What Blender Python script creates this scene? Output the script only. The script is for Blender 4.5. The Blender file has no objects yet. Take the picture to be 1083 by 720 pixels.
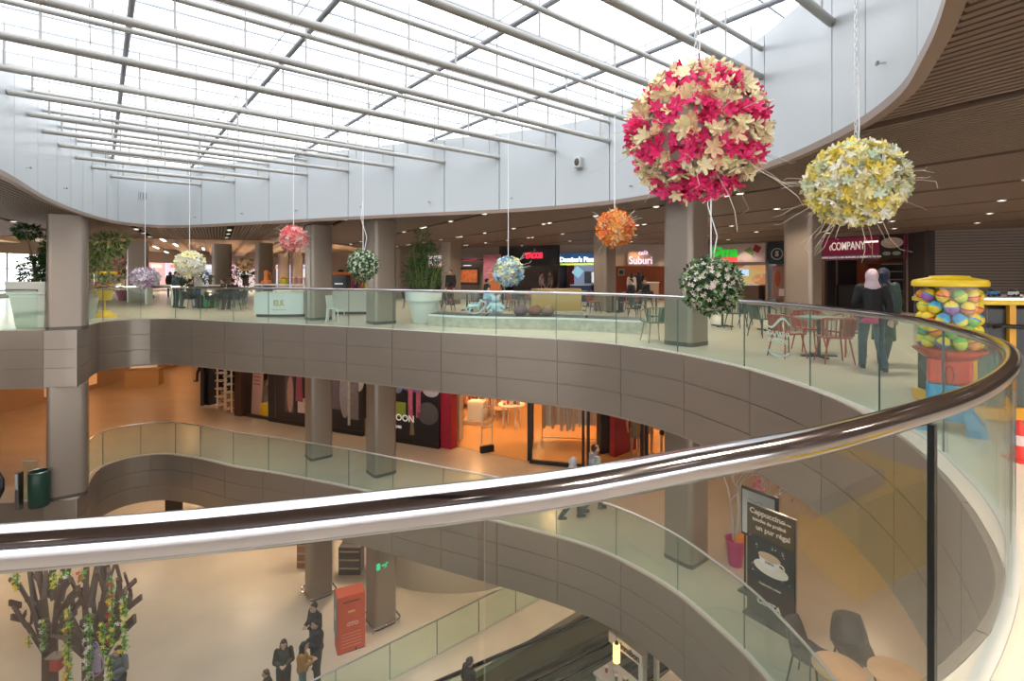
import bpy, bmesh, math, random
from math import sin, cos, pi, radians, sqrt, atan2, hypot
from mathutils import Vector, Matrix, Quaternion
random.seed(7)
sc = bpy.context.scene
COL = sc.collection
# ------------------------------------------------------------------ camera
F = 540.0; HX = 541.5; HY = 290.0; CZ = 1.53
cam_d = bpy.data.cameras.new('camera'); cam = bpy.data.objects.new('camera', cam_d); COL.objects.link(cam)
cam.location = (0, 0, CZ); cam.rotation_euler = (pi/2, 0, 0)
cam_d.sensor_width = 36; cam_d.lens = 36*F/1083; cam_d.shift_y = -(360-HY)/1083.0
cam_d.clip_start = 0.02; cam_d.clip_end = 300
sc.camera = cam
sc.view_settings.view_transform = 'Standard'; sc.view_settings.look = 'None'
sc.view_settings.gamma = 1.0; sc.view_settings.use_curve_mapping = False
sc.view_settings.exposure = 0.0
sc.cycles.use_denoising = True
sc.cycles.max_bounces = 7; sc.cycles.diffuse_bounces = 4; sc.cycles.glossy_bounces = 3
sc.cycles.transmission_bounces = 4; sc.cycles.transparent_max_bounces = 24
sc.cycles.sample_clamp_indirect = 6.0
sc.cycles.caustics_reflective = False; sc.cycles.caustics_refractive = False
Z1, Z2, Z3 = 0.0, -4.65, -9.3          # floors
ZC = 3.17                               # upper ceiling
FA = 1.55                               # fascia height
def at(px, py, z):
    Y = F*(CZ-z)/(py-HY); return Vector(((px-HX)/F*Y, Y, z))
def atd(px, py, Y):
    return Vector(((px-HX)/F*Y, Y, CZ-(py-HY)/F*Y))
GA = radians(39.0)
AX = Vector((cos(GA), sin(GA), 0)); BX = Vector((-sin(GA), cos(GA), 0))
# ------------------------------------------------------------------ materials
MATS = {}
def nmat(name):
    m = bpy.data.materials.new(name); m.use_nodes = True
    return m, m.node_tree, m.node_tree.nodes['Principled BSDF']
def mat(name, col, rough=0.5, metal=0.0, emit=None, es=0.0, noise=0.0, nscale=8.0, spec=None, coat=0.0, bump=0.0):
    if name in MATS: return MATS[name]
    m, nt, b = nmat(name)
    c = tuple(col)+(1,)
    b.inputs['Base Color'].default_value = c
    b.inputs['Roughness'].default_value = rough; b.inputs['Metallic'].default_value = metal
    if spec is not None: b.inputs['Specular IOR Level'].default_value = spec
    if coat: b.inputs['Coat Weight'].default_value = coat
    if emit is not None:
        b.inputs['Emission Color'].default_value = tuple(emit)+(1,); b.inputs['Emission Strength'].default_value = es
    if noise or bump:
        tc = nt.nodes.new('ShaderNodeTexCoord'); n = nt.nodes.new('ShaderNodeTexNoise')
        n.inputs['Scale'].default_value = nscale; n.inputs['Detail'].default_value = 4
        nt.links.new(tc.outputs['Object'], n.inputs['Vector'])
        if noise:
            r = nt.nodes.new('ShaderNodeMix'); r.data_type = 'RGBA'
            r.inputs[6].default_value = tuple(max(0, x*(1-noise)) for x in col)+(1,)
            r.inputs[7].default_value = tuple(min(1, x*(1+noise)) for x in col)+(1,)
            nt.links.new(n.outputs['Fac'], r.inputs[0]); nt.links.new(r.outputs[2], b.inputs['Base Color'])
        if bump:
            bp = nt.nodes.new('ShaderNodeBump'); bp.inputs['Strength'].default_value = bump; bp.inputs['Distance'].default_value = 0.02
            nt.links.new(n.outputs['Fac'], bp.inputs['Height']); nt.links.new(bp.outputs['Normal'], b.inputs['Normal'])
    MATS[name] = m; return m
def glassmat(name, tint, ior=1.5, rough=0.0, diffuse_sheen=0.0):
    if name in MATS: return MATS[name]
    m = bpy.data.materials.new(name); m.use_nodes = True; nt = m.node_tree; nt.nodes.clear()
    out = nt.nodes.new('ShaderNodeOutputMaterial'); tr = nt.nodes.new('ShaderNodeBsdfTransparent')
    gl = nt.nodes.new('ShaderNodeBsdfGlossy'); mx = nt.nodes.new('ShaderNodeMixShader'); fr = nt.nodes.new('ShaderNodeFresnel')
    tr.inputs['Color'].default_value = tuple(tint)+(1,); gl.inputs['Roughness'].default_value = rough
    gl.inputs['Color'].default_value = (1, 1, 1, 1)
    fr.inputs['IOR'].default_value = ior
    geo = nt.nodes.new('ShaderNodeNewGeometry'); inv = nt.nodes.new('ShaderNodeMath'); inv.operation = 'SUBTRACT'; inv.inputs[0].default_value = 1
    mul = nt.nodes.new('ShaderNodeMath'); mul.operation = 'MULTIPLY'     # reflect on the outer faces only
    nt.links.new(geo.outputs['Backfacing'], inv.inputs[1]); nt.links.new(inv.outputs[0], mul.inputs[0]); nt.links.new(fr.outputs[0], mul.inputs[1])
    nt.links.new(mul.outputs[0], mx.inputs[0]); nt.links.new(tr.outputs[0], mx.inputs[1]); nt.links.new(gl.outputs[0], mx.inputs[2])
    last = mx
    if diffuse_sheen:  # pale green diffuse mix imitates the greenish reflection on the railing glass
        df = nt.nodes.new('ShaderNodeBsdfDiffuse'); df.inputs['Color'].default_value = (.8, .9, .84, 1)
        m2 = nt.nodes.new('ShaderNodeMixShader'); m2.inputs[0].default_value = diffuse_sheen
        nt.links.new(mx.outputs[0], m2.inputs[1]); nt.links.new(df.outputs[0], m2.inputs[2]); last = m2
    nt.links.new(last.outputs[0], out.inputs['Surface'])
    MATS[name] = m; return m
# ------------------------------------------------------------------ objects
def tag(o, label=None, cat=None, group=None, kind=None):
    if label: o['label'] = label
    if cat: o['category'] = cat
    if group: o['group'] = group
    if kind: o['kind'] = kind
    return o
def empty(name, loc=(0, 0, 0), rz=0.0):
    o = bpy.data.objects.new(name, None); COL.objects.link(o); o.location = loc; o.rotation_euler = (0, 0, rz)
    o.empty_display_size = 0.1
    return o
def thing(name, label, cat, loc=(0, 0, 0), rz=0.0, group=None):
    return tag(empty(name, loc, rz), label, cat, group)
def copy_tree(o, parent=None):
    c = o.copy(); COL.objects.link(c)
    if parent is not None: c.parent = parent
    for ch in list(o.children): copy_tree(ch, c)
    return c
class MB:
    def __init__(s): s.v = []; s.f = []; s.mi = []; s.sm = []; s.m = 0
    def add(s, vs, fs, smooth=False):
        b = len(s.v); s.v += [tuple(x) for x in vs]
        for f in fs:
            s.f.append(tuple(b+i for i in f)); s.mi.append(s.m); s.sm.append(smooth)
        return s
    def box(s, c, d, rz=0.0, R=None):
        hx, hy, hz = d[0]/2, d[1]/2, d[2]/2
        M = R if R is not None else Matrix.Rotation(rz, 3, 'Z')
        c = Vector(c)
        vs = [c+M @ Vector((x*hx, y*hy, z*hz)) for z in (-1, 1) for y in (-1, 1) for x in (-1, 1)]
        return s.add(vs, [(0, 2, 3, 1), (4, 5, 7, 6), (0, 1, 5, 4), (2, 6, 7, 3), (0, 4, 6, 2), (1, 3, 7, 5)])
    def bar(s, p, q, w, h=None, up=(0, 0, 1)):
        p, q = Vector(p), Vector(q); d = q-p; L = d.length
        if L < 1e-6: return s
        z = d.normalized(); u = Vector(up)
        x = u.cross(z)
        if x.length < 1e-4: x = Vector((1, 0, 0)).cross(z)
        x.normalize(); y = z.cross(x)
        M = Matrix((x, y, z)).transposed()
        return s.box((p+q)/2, (w, h or w, L), R=M)
    def prism(s, poly, z0, z1):
        n = len(poly); a = sum(poly[i][0]*poly[(i+1) % n][1]-poly[(i+1) % n][0]*poly[i][1] for i in range(n))
        if a < 0: poly = list(reversed(poly))
        vs = [(p[0], p[1], z0) for p in poly]+[(p[0], p[1], z1) for p in poly]
        fs = [tuple(reversed(range(n))), tuple(range(n, 2*n))]+[(i, (i+1) % n, n+(i+1) % n, n+i) for i in range(n)]
        return s.add(vs, fs)
    def tube(s, pts, r, n=8, closed=False, caps=True, smooth=True):
        pts = [Vector(p) for p in pts]; N = len(pts)
        rr = r if isinstance(r, (list, tuple)) else [r]*N
        vs = []; prev = None
        for i, p in enumerate(pts):
            if closed: t = pts[(i+1) % N]-pts[i-1]
            else: t = pts[min(i+1, N-1)]-pts[max(i-1, 0)]
            if t.length < 1e-9: t = Vector((0, 0, 1))
            t.normalize()
            if prev is None:
                u = Vector((0, 0, 1)) if abs(t.z) < .9 else Vector((1, 0, 0))
                x = u.cross(t).normalized()
            else:
                x = prev-t*prev.dot(t)
                if x.length < 1e-6: x = Vector((1, 0, 0)).cross(t)
                x.normalize()
            prev = x; y = t.cross(x)
            for k in range(n):
                a = 2*pi*k/n; vs.append(p+(x*cos(a)+y*sin(a))*rr[i])
        fs = []
        M = N if closed else N-1
        for i in range(M):
            j = (i+1) % N
            for k in range(n):
                l = (k+1) % n; fs.append((i*n+k, i*n+l, j*n+l, j*n+k))
        s.add(vs, fs, smooth)
        if caps and not closed:
            b = len(s.v)-len(vs)
            s.f.append(tuple(b+k for k in reversed(range(n)))); s.mi.append(s.m); s.sm.append(False)
            s.f.append(tuple(b+(N-1)*n+k for k in range(n))); s.mi.append(s.m); s.sm.append(False)
        return s
    def lathe(s, prof, c=(0, 0, 0), n=24, smooth=True, sx=1, sy=1):
        c = Vector(c); vs = []; N = len(prof)
        for r, z in prof:
            for k in range(n):
                a = 2*pi*k/n; vs.append(c+Vector((cos(a)*r*sx, sin(a)*r*sy, z)))
        fs = [(i*n+k, i*n+(k+1) % n, (i+1)*n+(k+1) % n, (i+1)*n+k) for i in range(N-1) for k in range(n)]
        s.add(vs, fs, smooth); b = len(s.v)-len(vs)
        if prof[0][0] > 1e-5: s.f.append(tuple(b+k for k in reversed(range(n)))); s.mi.append(s.m); s.sm.append(False)
        if prof[-1][0] > 1e-5: s.f.append(tuple(b+(N-1)*n+k for k in range(n))); s.mi.append(s.m); s.sm.append(False)
        return s
    def ball(s, c, r, n=12, m=8, R=None):
        c = Vector(c); r = r if isinstance(r, (tuple, list, Vector)) else (r, r, r)
        vs = []; fs = []
        for i in range(1, m):
            t = pi*i/m
            for k in range(n):
                a = 2*pi*k/n; p = Vector((sin(t)*cos(a)*r[0], sin(t)*sin(a)*r[1], -cos(t)*r[2]))
                vs.append(c+(R @ p if R is not None else p))
        b0 = Vector((0, 0, -r[2])); b1 = Vector((0, 0, r[2]))
        vs.append(c+(R @ b0 if R is not None else b0)); vs.append(c+(R @ b1 if R is not None else b1))
        for i in range(m-2):
            for k in range(n):
                l = (k+1) % n; fs.append((i*n+k, i*n+l, (i+1)*n+l, (i+1)*n+k))
        lo = (m-1)*n; hi = lo+1
        for k in range(n):
            l = (k+1) % n; fs.append((lo, l, k)); fs.append((hi, (m-2)*n+k, (m-2)*n+l))
        return s.add(vs, fs, True)
    def capsule(s, p, q, r0, r1, n=10):
        p, q = Vector(p), Vector(q); d = q-p; L = d.length
        if L < 1e-6: return s.ball(p, r0)
        z = d.normalized(); x = Vector((0, 0, 1)).cross(z)
        if x.length < 1e-3: x = Vector((1, 0, 0))
        x.normalize(); y = z.cross(x)
        prof = [(r0*sin(a), -r0*cos(a)) for a in (0.25, .6, 1.0, 1.35, pi/2)]+[(r1*cos(a), L+r1*sin(a)) for a in (0.0, .3, .7, 1.1, 1.4)]
        vs = []
        for r, h in prof:
            for k in range(n):
                a = 2*pi*k/n; vs.append(p+z*h+(x*cos(a)+y*sin(a))*r)
        N = len(prof)
        fs = [(i*n+k, i*n+(k+1) % n, (i+1)*n+(k+1) % n, (i+1)*n+k) for i in range(N-1) for k in range(n)]
        fs.append(tuple(reversed(range(n)))); fs.append(tuple((N-1)*n+k for k in range(n)))
        return s.add(vs, fs, True)
    def leaf(s, p, d, up, L, W, bend=0.25):
        d = Vector(d).normalized(); x = d.cross(Vector(up))
        if x.length < 1e-3: x = d.cross(Vector((1, 0, 0)))
        x.normalize(); n = x.cross(d); p = Vector(p)
        a = p; b = p+d*L*.45+x*W*.5+n*L*bend*.3; c = p+d*L-n*L*bend*.2; e = p+d*L*.45-x*W*.5+n*L*bend*.3; m = p+d*L*.5+n*L*bend*.15
        return s.add([a, b, c, e, m], [(0, 1, 4), (1, 2, 4), (2, 3, 4), (3, 0, 4)])
    def build(s, name, mats, parent=None, kind=None, bevel=0.0):
        me = bpy.data.meshes.new(name); me.from_pydata(s.v, [], s.f)
        if not isinstance(mats, (list, tuple)): mats = [mats]
        for m in mats: me.materials.append(m)
        me.polygons.foreach_set('material_index', [min(i, len(mats)-1) for i in s.mi])
        me.polygons.foreach_set('use_smooth', s.sm); me.update()
        if any(s.sm): me.set_sharp_from_angle(angle=radians(48))
        o = bpy.data.objects.new(name, me); COL.objects.link(o)
        if parent is not None: o.parent = parent
        if kind: o['kind'] = kind
        if bevel:
            md = o.modifiers.new('bevel', 'BEVEL'); md.width = bevel; md.segments = 2; md.limit_method = 'ANGLE'
        return o
def obox(name, c, d, m, parent=None, rz=0.0, bevel=0.0, kind=None):
    return MB().box(c, d, rz).build(name, m, parent, kind, bevel)
def text_mesh(s, size, depth=0.01, bold=0.0, ax='CENTER', sx=1.0, spacing=1.0):
    cu = bpy.data.curves.new('t', 'FONT'); cu.body = s; cu.size = size; cu.extrude = depth; cu.offset = bold
    cu.align_x = ax; cu.align_y = 'CENTER'; cu.resolution_u = 3; cu.space_character = spacing
    o = bpy.data.objects.new('t', cu); COL.objects.link(o)
    bpy.context.view_layer.update()
    dg = bpy.context.evaluated_depsgraph_get()
    me = bpy.data.meshes.new_from_object(o.evaluated_get(dg))
    bpy.data.objects.remove(o); bpy.data.curves.remove(cu)
    if sx != 1.0:
        for v in me.vertices: v.co.x *= sx
    return me
def text_obj(name, s, size, m, M, parent=None, depth=0.01, bold=0.0, ax='CENTER', sx=1.0, spacing=1.0):
    """lettering standing in the plane whose x axis, up axis and normal are the columns of M"""
    me = text_mesh(s, size, depth, bold, ax, sx, spacing); me.name = name
    me.materials.clear(); me.materials.append(m)
    me.transform(M); me.update()
    o = bpy.data.objects.new(name, me); COL.objects.link(o)
    if parent is not None: o.parent = parent
    return o
def frame(origin, x, up=(0, 0, 1)):
    x = Vector(x).normalized(); up = Vector(up); up = (up-x*up.dot(x)).normalized(); n = x.cross(up)
    M = Matrix.Identity(4)
    for i in range(3): M[i][0] = x[i]; M[i][1] = up[i]; M[i][2] = n[i]; M[i][3] = origin[i]
    return M
# ------------------------------------------------------------------ curves
def catmull(P, closed=True, step=0.2):
    P = [Vector(p) for p in P]; n = len(P); out = []
    rng = range(n) if closed else range(n-1)
    for i in rng:
        p0 = P[i-1] if (closed or i > 0) else P[i]; p1 = P[i]; p2 = P[(i+1) % n]
        p3 = P[(i+2) % n] if (closed or i+2 < n) else p2
        a0, a1, a2 = [max(1e-4, (b-a).length**.5) for a, b in ((p0, p1), (p1, p2), (p2, p3))]
        if (p1-p0).length < 1e-5: m1 = (p2-p1)
        else: m1 = ((p1-p0)/a0-(p2-p0)/(a0+a1)+(p2-p1)/a1)*a1
        if (p3-p2).length < 1e-5: m2 = (p2-p1)
        else: m2 = ((p2-p1)/a1-(p3-p1)/(a1+a2)+(p3-p2)/a2)*a1
        k = max(2, int((p2-p1).length/step))
        for j in range(k):
            t = j/k; t2 = t*t; t3 = t2*t
            out.append(p1*(2*t3-3*t2+1)+m1*(t3-2*t2+t)+p2*(-2*t3+3*t2)+m2*(t3-t2))
    if not closed: out.append(P[-1])
    return out
def offset_closed(P, d):
    n = len(P); out = []
    for i in range(n):
        t = (P[(i+1) % n]-P[i-1]).normalized(); nn = Vector((-t.y, t.x, 0))
        dd = d(P[i]) if callable(d) else d
        out.append(P[i]+nn*dd)
    return out
def V2(x, y, z=0): return Vector((x, y, 0))
# opening in the floors (left edge -> corner -> far side -> right side -> under the camera)
CP_A = [V2(-19, 12.4), V2(-16.5, 13.2), V2(-14, 13.75), V2(-12.7, 13.85)]
CP_B = [V2(-11.95, 14.0), V2(-12.12, 14.5), V2(-12.75, 15.5), V2(-13.1, 16.3), V2(-12.9, 17.1), V2(-12.1, 17.5), V2(-11.1, 17.3), V2(-10.2, 16.95), V2(-8.8, 16.3),
  V2(-7.6, 15.9), V2(-6.2, 15.35), V2(-4.75, 14.75), V2(-3.25, 14.05), V2(-1.8, 13.35), V2(-.5, 12.75), V2(.8, 12.1), V2(1.7, 11.55), V2(2.4, 10.9),
  V2(3.1, 9.95), V2(3.5, 9.0), V2(3.76, 8.2), V2(3.9, 7.3), V2(3.93, 6.3), V2(3.8, 5.4), V2(3.6, 4.69), V2(3.28, 3.93), V2(2.82, 3.1), V2(2.42, 2.55),
  V2(2.0, 2.2), V2(1.55, 1.93), V2(1.13, 1.69), V2(.7, 1.46), V2(.35, 1.31), V2(.07, 1.19), V2(-.28, 1.08), V2(-.6, 1.0), V2(-.95, .93), V2(-2, .8), V2(-4, .8), V2(-8, 1.4), V2(-14, 3.2), V2(-19, 6.5), V2(-20, 10)]
C = catmull(CP_A, False, .25)[:-1]+[CP_A[-1]]+catmull(CP_B, False, .18)
C = C[:-1]+[C[-1]]
_off = offset_closed(C, .12)                            # the balustrade stands a little back from the edge
_fi = [i for i in range(len(C)) if not (C[i].x > 1.0 and C[i].y < 6.2) and not (C[i].y < 2.0 and C[i].x > -3)]
_k = max(i for i in _fi if C[i].x > 0 and C[i].y > 6)      # last far point before the bend
NEARP = [V2(4.03, 5.9), V2(3.98, 5.3), V2(3.85, 4.75), V2(3.56, 4.1), V2(3.25, 3.5), V2(2.93, 3.02), V2(2.55, 2.60), V2(2.07, 2.17), V2(1.62, 1.83), V2(1.2, 1.575), V2(.76, 1.335), V2(.415, 1.19), V2(.114, 1.06), V2(-.25, .955), V2(-.55, .88), V2(-.83, .83), V2(-2, .70)]
_m = min(i for i in range(len(C)) if i > _k and C[i].x < -3.2)
RC = _off[:_k+1]+catmull([_off[_k]]+NEARP+[_off[_m]], False, .12)[1:-1]+_off[_m:]
def pip(x, y, P):
    c = False; n = len(P); j = n-1
    for i in range(n):
        if (P[i].y > y) != (P[j].y > y) and x < (P[j].x-P[i].x)*(y-P[i].y)/(P[j].y-P[i].y)+P[i].x: c = not c
        j = i
    return c
# opening of the ceiling = foot of the white skylight walls
SAX = Vector((.866, .5, 0)); SBX = Vector((-.5, .866, 0)); SANG = radians(30)
DP = [V2(-2.5, .75), V2(-4.6, 1.6), V2(-6.6, 5.4), V2(-8.07, 8.05), V2(-10.0, 11.0), V2(-11.2, 13.2), V2(-12.0, 15.0), V2(-12.3, 16.3), V2(-11.8, 17.15), V2(-11.0, 17.15), V2(-8.2, 16.1),
  V2(-4.96, 14.76), V2(-2.4, 13.75), V2(-.08, 12.9), V2(1.2, 12.2), V2(2.3, 11.3), V2(3.1, 10.0), V2(3.6, 8.6), V2(3.8, 7.3), V2(3.8, 6.3), V2(3.68, 5.35), V2(3.4, 4.45), V2(3.05, 3.8), V2(2.62, 3.1), V2(2.0, 2.3), V2(1.0, 1.5), V2(-.6, .9)]
D = catmull(DP, True, .2)
# ------------------------------------------------------------------ setting: materials
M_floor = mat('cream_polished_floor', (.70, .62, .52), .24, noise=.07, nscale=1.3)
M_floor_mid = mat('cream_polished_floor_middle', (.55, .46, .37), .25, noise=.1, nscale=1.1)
M_floor_low = mat('beige_polished_floor', (.66, .57, .46), .42, noise=.2, nscale=.55)
M_fascia = mat('taupe_metal_cladding', (.33, .275, .225), .36, .55, noise=.05, nscale=.8)
M_seam = mat('cladding_joint', (.45, .41, .36), .6)
M_column = mat('taupe_column_cladding', (.33, .272, .222), .36, .45)
M_white = mat('white_wall_panel', (.475, .505, .515), .35)
M_joint = mat('dark_panel_joint', (.10, .12, .14), .7)
M_slat = mat('brown_ceiling_slat', (.155, .105, .078), .5)
M_void = mat('dark_ceiling_void', (.016, .011, .009), .9)
M_soffit = mat('warm_soffit', (.42, .32, .24), .7)
M_chrome = mat('polished_chrome', (.70, .675, .70), .11, 1.0)
M_steel = mat('brushed_steel', (.62, .62, .62), .28, 1.0)
M_cap = mat('satin_steel_cap', (.75, .75, .74), .3, .9)
M_black = mat('black_edge', (.012, .013, .015), .3)
M_joint_g = mat('glass_joint', (.09, .13, .115), .4)
M_glass = glassmat('green_tinted_glass', (.90, .974, .93), 1.5, 0, .03)
M_glassn = glassmat('near_glass', (.965, .985, .97), 1.85, 0, .0)
M_sky = glassmat('skylight_glazing', (.97, .98, 1.0), 1.25, .1, .05)
M_truss = mat('pale_grey_painted_steel', (.40, .39, .365), .4, .15)
M_purlin = mat('dark_grey_steel', (.27, .29, .31), .5)
M_bar = mat('glazing_bar', (.52, .55, .58), .5)
M_rim = mat('brown_rim_trim', (.26, .19, .15), .4, .2)
def ngon_with_hole(name, outer, hole, z, thick, m, kind='structure'):
    bm = bmesh.new()
    def loop(P):
        vs = [bm.verts.new((p[0], p[1], z)) for p in P]
        return [bm.edges.new((vs[i], vs[(i+1) % len(vs)])) for i in range(len(vs))]
    es = loop(outer)
    if hole: es += loop(hole)
    bmesh.ops.triangle_fill(bm, use_beauty=True, use_dissolve=False, edges=es, normal=(0, 0, 1))
    for f in bm.faces:
        if f.normal.z < 0: f.normal_flip()
    if thick:
        r = bmesh.ops.extrude_face_region(bm, geom=list(bm.faces))
        for v in [g for g in r['geom'] if isinstance(g, bmesh.types.BMVert)]: v.co.z -= thick
        bmesh.ops.recalc_face_normals(bm, faces=list(bm.faces))
    me = bpy.data.meshes.new(name); bm.to_mesh(me); bm.free()
    me.materials.append(m)
    o = bpy.data.objects.new(name, me); COL.objects.link(o); o['kind'] = kind
    return o
OUT = [(-34, -9), (26, -9), (26, 62), (-34, 62)]
CH = offset_closed(C, .042)
floor_up = ngon_with_hole('floor', OUT, CH, Z1, .18, M_floor)
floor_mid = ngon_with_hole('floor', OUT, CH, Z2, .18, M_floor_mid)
ngon_with_hole('ceiling', OUT, CH, Z1-FA+.02, .05, M_soffit)
ngon_with_hole('ceiling', OUT, CH, Z2-FA+.02, .05, M_soffit)
class Arc:
    def __init__(s, P, closed=True):
        s.P = P; s.closed = closed; s.c = [0.0]
        for i in range(len(P) if closed else len(P)-1): s.c.append(s.c[-1]+(P[(i+1) % len(P)]-P[i]).length)
        s.L = s.c[-1]
    def at(s, d):
        if s.closed: d %= s.L
        lo, hi = 0, len(s.c)-1
        while hi-lo > 1:
            m = (lo+hi)//2
            if s.c[m] <= d: lo = m
            else: hi = m
        t = (d-s.c[lo])/max(1e-9, s.c[lo+1]-s.c[lo])
        return s.P[lo].lerp(s.P[(lo+1) % len(s.P)], t)
    def tan(s, d): return (s.at(d+.05)-s.at(d-.05)).normalized()
    def sub(s, a, b, step=.15):
        n = max(2, int((b-a)/step)+1); return [s.at(a+(b-a)*i/(n-1)) for i in range(n)]
    def find(s, px, cond=lambda p: True):
        best = None; d = 0.0
        while d < s.L:
            p = s.at(d)
            if p.y > .3 and cond(p):
                e = abs(HX+F*p.x/p.y-px)
                if best is None or e < best[0]: best = (e, d)
            d += .02
        return best[1]
def ribbon(mb, P, z0, z1, th):
    """a thin solid wall along the polyline P (front faces its right side)"""
    n = len(P); N = []
    for i in range(n):
        t = (P[min(i+1, n-1)]-P[max(i-1, 0)]).normalized(); N.append(Vector((-t.y, t.x, 0))*th)
    vs = []
    for i in range(n):
        a = P[i]; b = P[i]+N[i]
        vs += [(a.x, a.y, z0), (a.x, a.y, z1), (b.x, b.y, z1), (b.x, b.y, z0)]
    fs = []
    for i in range(n-1):
        for k in range(4):
            l = (k+1) % 4; fs.append((i*4+k, i*4+l, (i+1)*4+l, (i+1)*4+k))
    base = len(mb.v)
    mb.add(vs, fs, False)
    # smooth the long faces front and back only
    for j in range(len(mb.f)-len(fs), len(mb.f)):
        q = (j-(len(mb.f)-len(fs))) % 4
        mb.sm[j] = q in (0, 2)
    mb.add([vs[0], vs[1], vs[2], vs[3]], [(0, 1, 2, 3)]); mb.add(vs[-4:], [(3, 2, 1, 0)])
AC = Arc(C); AR = Arc(RC); AD = Arc(D)
def fascia(name, z):
    mb = MB(); mb.m = 1
    for i in range(0, len(C)): pass
    ribbon(mb, [p for p in offset_closed(C, .03)]+[offset_closed(C, .03)[0]], z-FA+.01, z-.01, .03)
    mb.m = 0
    js = [0.0]
    while js[-1] < AC.L-1.0: js.append(js[-1]+1.62)
    js.append(AC.L)
    for a, b in zip(js, js[1:]):
        P = AC.sub(a+.006, b-.006)
        for k in range(3):
            ribbon(mb, P, z-(k+1)*FA/3+.015, z-k*FA/3, .04)
    return mb.build(name, [M_fascia, M_seam], kind='structure')
fascia('trim_1', Z1); fascia('trim_2', Z2)
# ground floor: the escalator well is cut out of it
ES0 = Vector((-6.9, 10.3, 0))                           # a corner of the escalator well
# ------------------------------------------------------------------ ceiling of the upper floor: slats along BX with grooves for lamps
def uv(p): return p.dot(AX), p.dot(BX)
def suv(p): return p.dot(SAX), p.dot(SBX)
Duv = [suv(p) for p in offset_closed(D, .11)]
GROOVE0, GROOVE = .28, 2.95
def hole_cuts(u):
    xs = []
    n = len(Duv)
    for i in range(n):
        (u0, v0), (u1, v1) = Duv[i], Duv[(i+1) % n]
        if (u0 > u) != (u1 > u): xs.append(v0+(u-u0)/(u1-u0)*(v1-v0))
    return sorted(xs)
mb = MB(); gro = MB()
u = -26.0
REG = [V2(-30, -4), V2(25, -4), V2(25, 33.5), V2(-9.3, 33.5), V2(-9.6, 25), V2(-30, 19.5)]
Ruv = [suv(p) for p in REG]
def region_cuts(u):
    xs = []
    for i in range(len(Ruv)):
        (u0, v0), (u1, v1) = Ruv[i], Ruv[(i+1) % len(Ruv)]
        if (u0 > u) != (u1 > u): xs.append(v0+(u-u0)/(u1-u0)*(v1-v0))
    return (min(xs), max(xs)) if xs else (0, -1)
def region_old(u):                                     # interval of v inside the slatted area x -15..25, y -4..34
    lo, hi = -60, 60
    for (nx, lim, sgn) in ((0, -15.5, 1), (0, 25, -1), (1, -4, 1), (1, 33.5, -1)):
        a = (SAX.x, SAX.y)[nx]*u; b = (SBX.x, SBX.y)[nx]
        v = (lim-a)/b
        if (b > 0) == (sgn > 0): lo = max(lo, v)
        else: hi = min(hi, v)
    return lo, hi
while u < 42:
    g = (u-GROOVE0) % GROOVE
    if g > .22:
        lo, hi = region_cuts(u)
        if hi > lo:
            cs = [c for c in hole_cuts(u)]
            iv = []; s = lo
            for a, b in zip(cs[::2], cs[1::2]):
                if a > s: iv.append((s, min(a-.01, hi)))
                s = max(s, b+.01)
            if s < hi: iv.append((s, hi))
            for a, b in iv:
                if b-a > .05:
                    c = SAX*u+SBX*(a+b)/2; c.z = ZC+.035
                    mb.box(c, (.068, b-a, .07), SANG)
    u += .105
mb.build('ceiling_slats', M_slat, kind='structure')
ngon_with_hole('ceiling', [(-34, -9), (26, -9), (26, 33.5), (-9.3, 33.5), (-9.6, 25), (-34, 18.43)], offset_closed(D, .06), ZC+.16, .03, M_void)
# ------------------------------------------------------------------ white skylight walls
WT = 5.12
mb = MB(); mb.m = 1
Db = offset_closed(D, .05)
ribbon(mb, Db+[Db[0]], ZC+.02, WT-.02, .06)
mb.m = 0
wj = sorted([AD.find(px, lambda p: p.y > 7 and p.x > -13 and (p.y > 14 or p.x > -7)) for px in (213, 248, 284, 325, 368, 416, 470, 528, 587, 645, 713)] +
            [AD.find(px, lambda p: p.x > 2.5 and p.y < 9.5) for px in (762, 808, 880, 915, 970)] + [AD.find(px, lambda p: p.x < -7 and p.y < 16.5 and p.x < -.55*p.y) for px in (15, 40, 60, 75, 88, 98, 113, 125)])
d = wj[-1]+1.5
while d < AD.L+wj[0]-1.0: wj.append(d); d += 1.5
wj = sorted(x % AD.L for x in wj)
for a, b in zip(wj, wj[1:]+[wj[0]+AD.L]):
    if b-a < .05: continue
    ribbon(mb, AD.sub(a+.011, b-.011, .12), ZC, WT, .05)
mb.build('wall_skylight', [M_white, M_joint], kind='structure')
mb = MB(); Dr = offset_closed(D, .0)
ribbon(mb, [p for p in offset_closed(D, -.012)]+[offset_closed(D, -.012)[0]], ZC-.075, ZC+.012, .10)
mb.build('trim_3', M_rim, kind='structure')
# ------------------------------------------------------------------ roof glazing, bars, purlins
ZR = 5.14
roof = ngon_with_hole('skylight_glazing', [tuple(p) for p in offset_closed(D, .25)], None, ZR+.09, .015, M_sky)
def clip_line(P0, dr):
    """where the line P0 + t dr crosses the opening D: sorted t"""
    ts = []; n = len(D)
    for i in range(n):
        a, b = D[i], D[(i+1) % n]; e = b-a
        den = dr.x*e.y-dr.y*e.x
        if abs(den) < 1e-9: continue
        w = a-P0; t = (w.x*e.y-w.y*e.x)/den; s = (w.x*dr.y-w.y*dr.x)/den
        if 0 <= s < 1: ts.append(t)
    return sorted(ts)
mb = MB()
v = -8.0
while v < 22:
    P0 = BX*v; ts = clip_line(P0, AX)
    for a, b in zip(ts[::2], ts[1::2]):
        c = P0+AX*(a+b)/2; c.z = ZR+.06; mb.box(c, (b-a+.2, .026, .03), GA)
    v += .66
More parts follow.
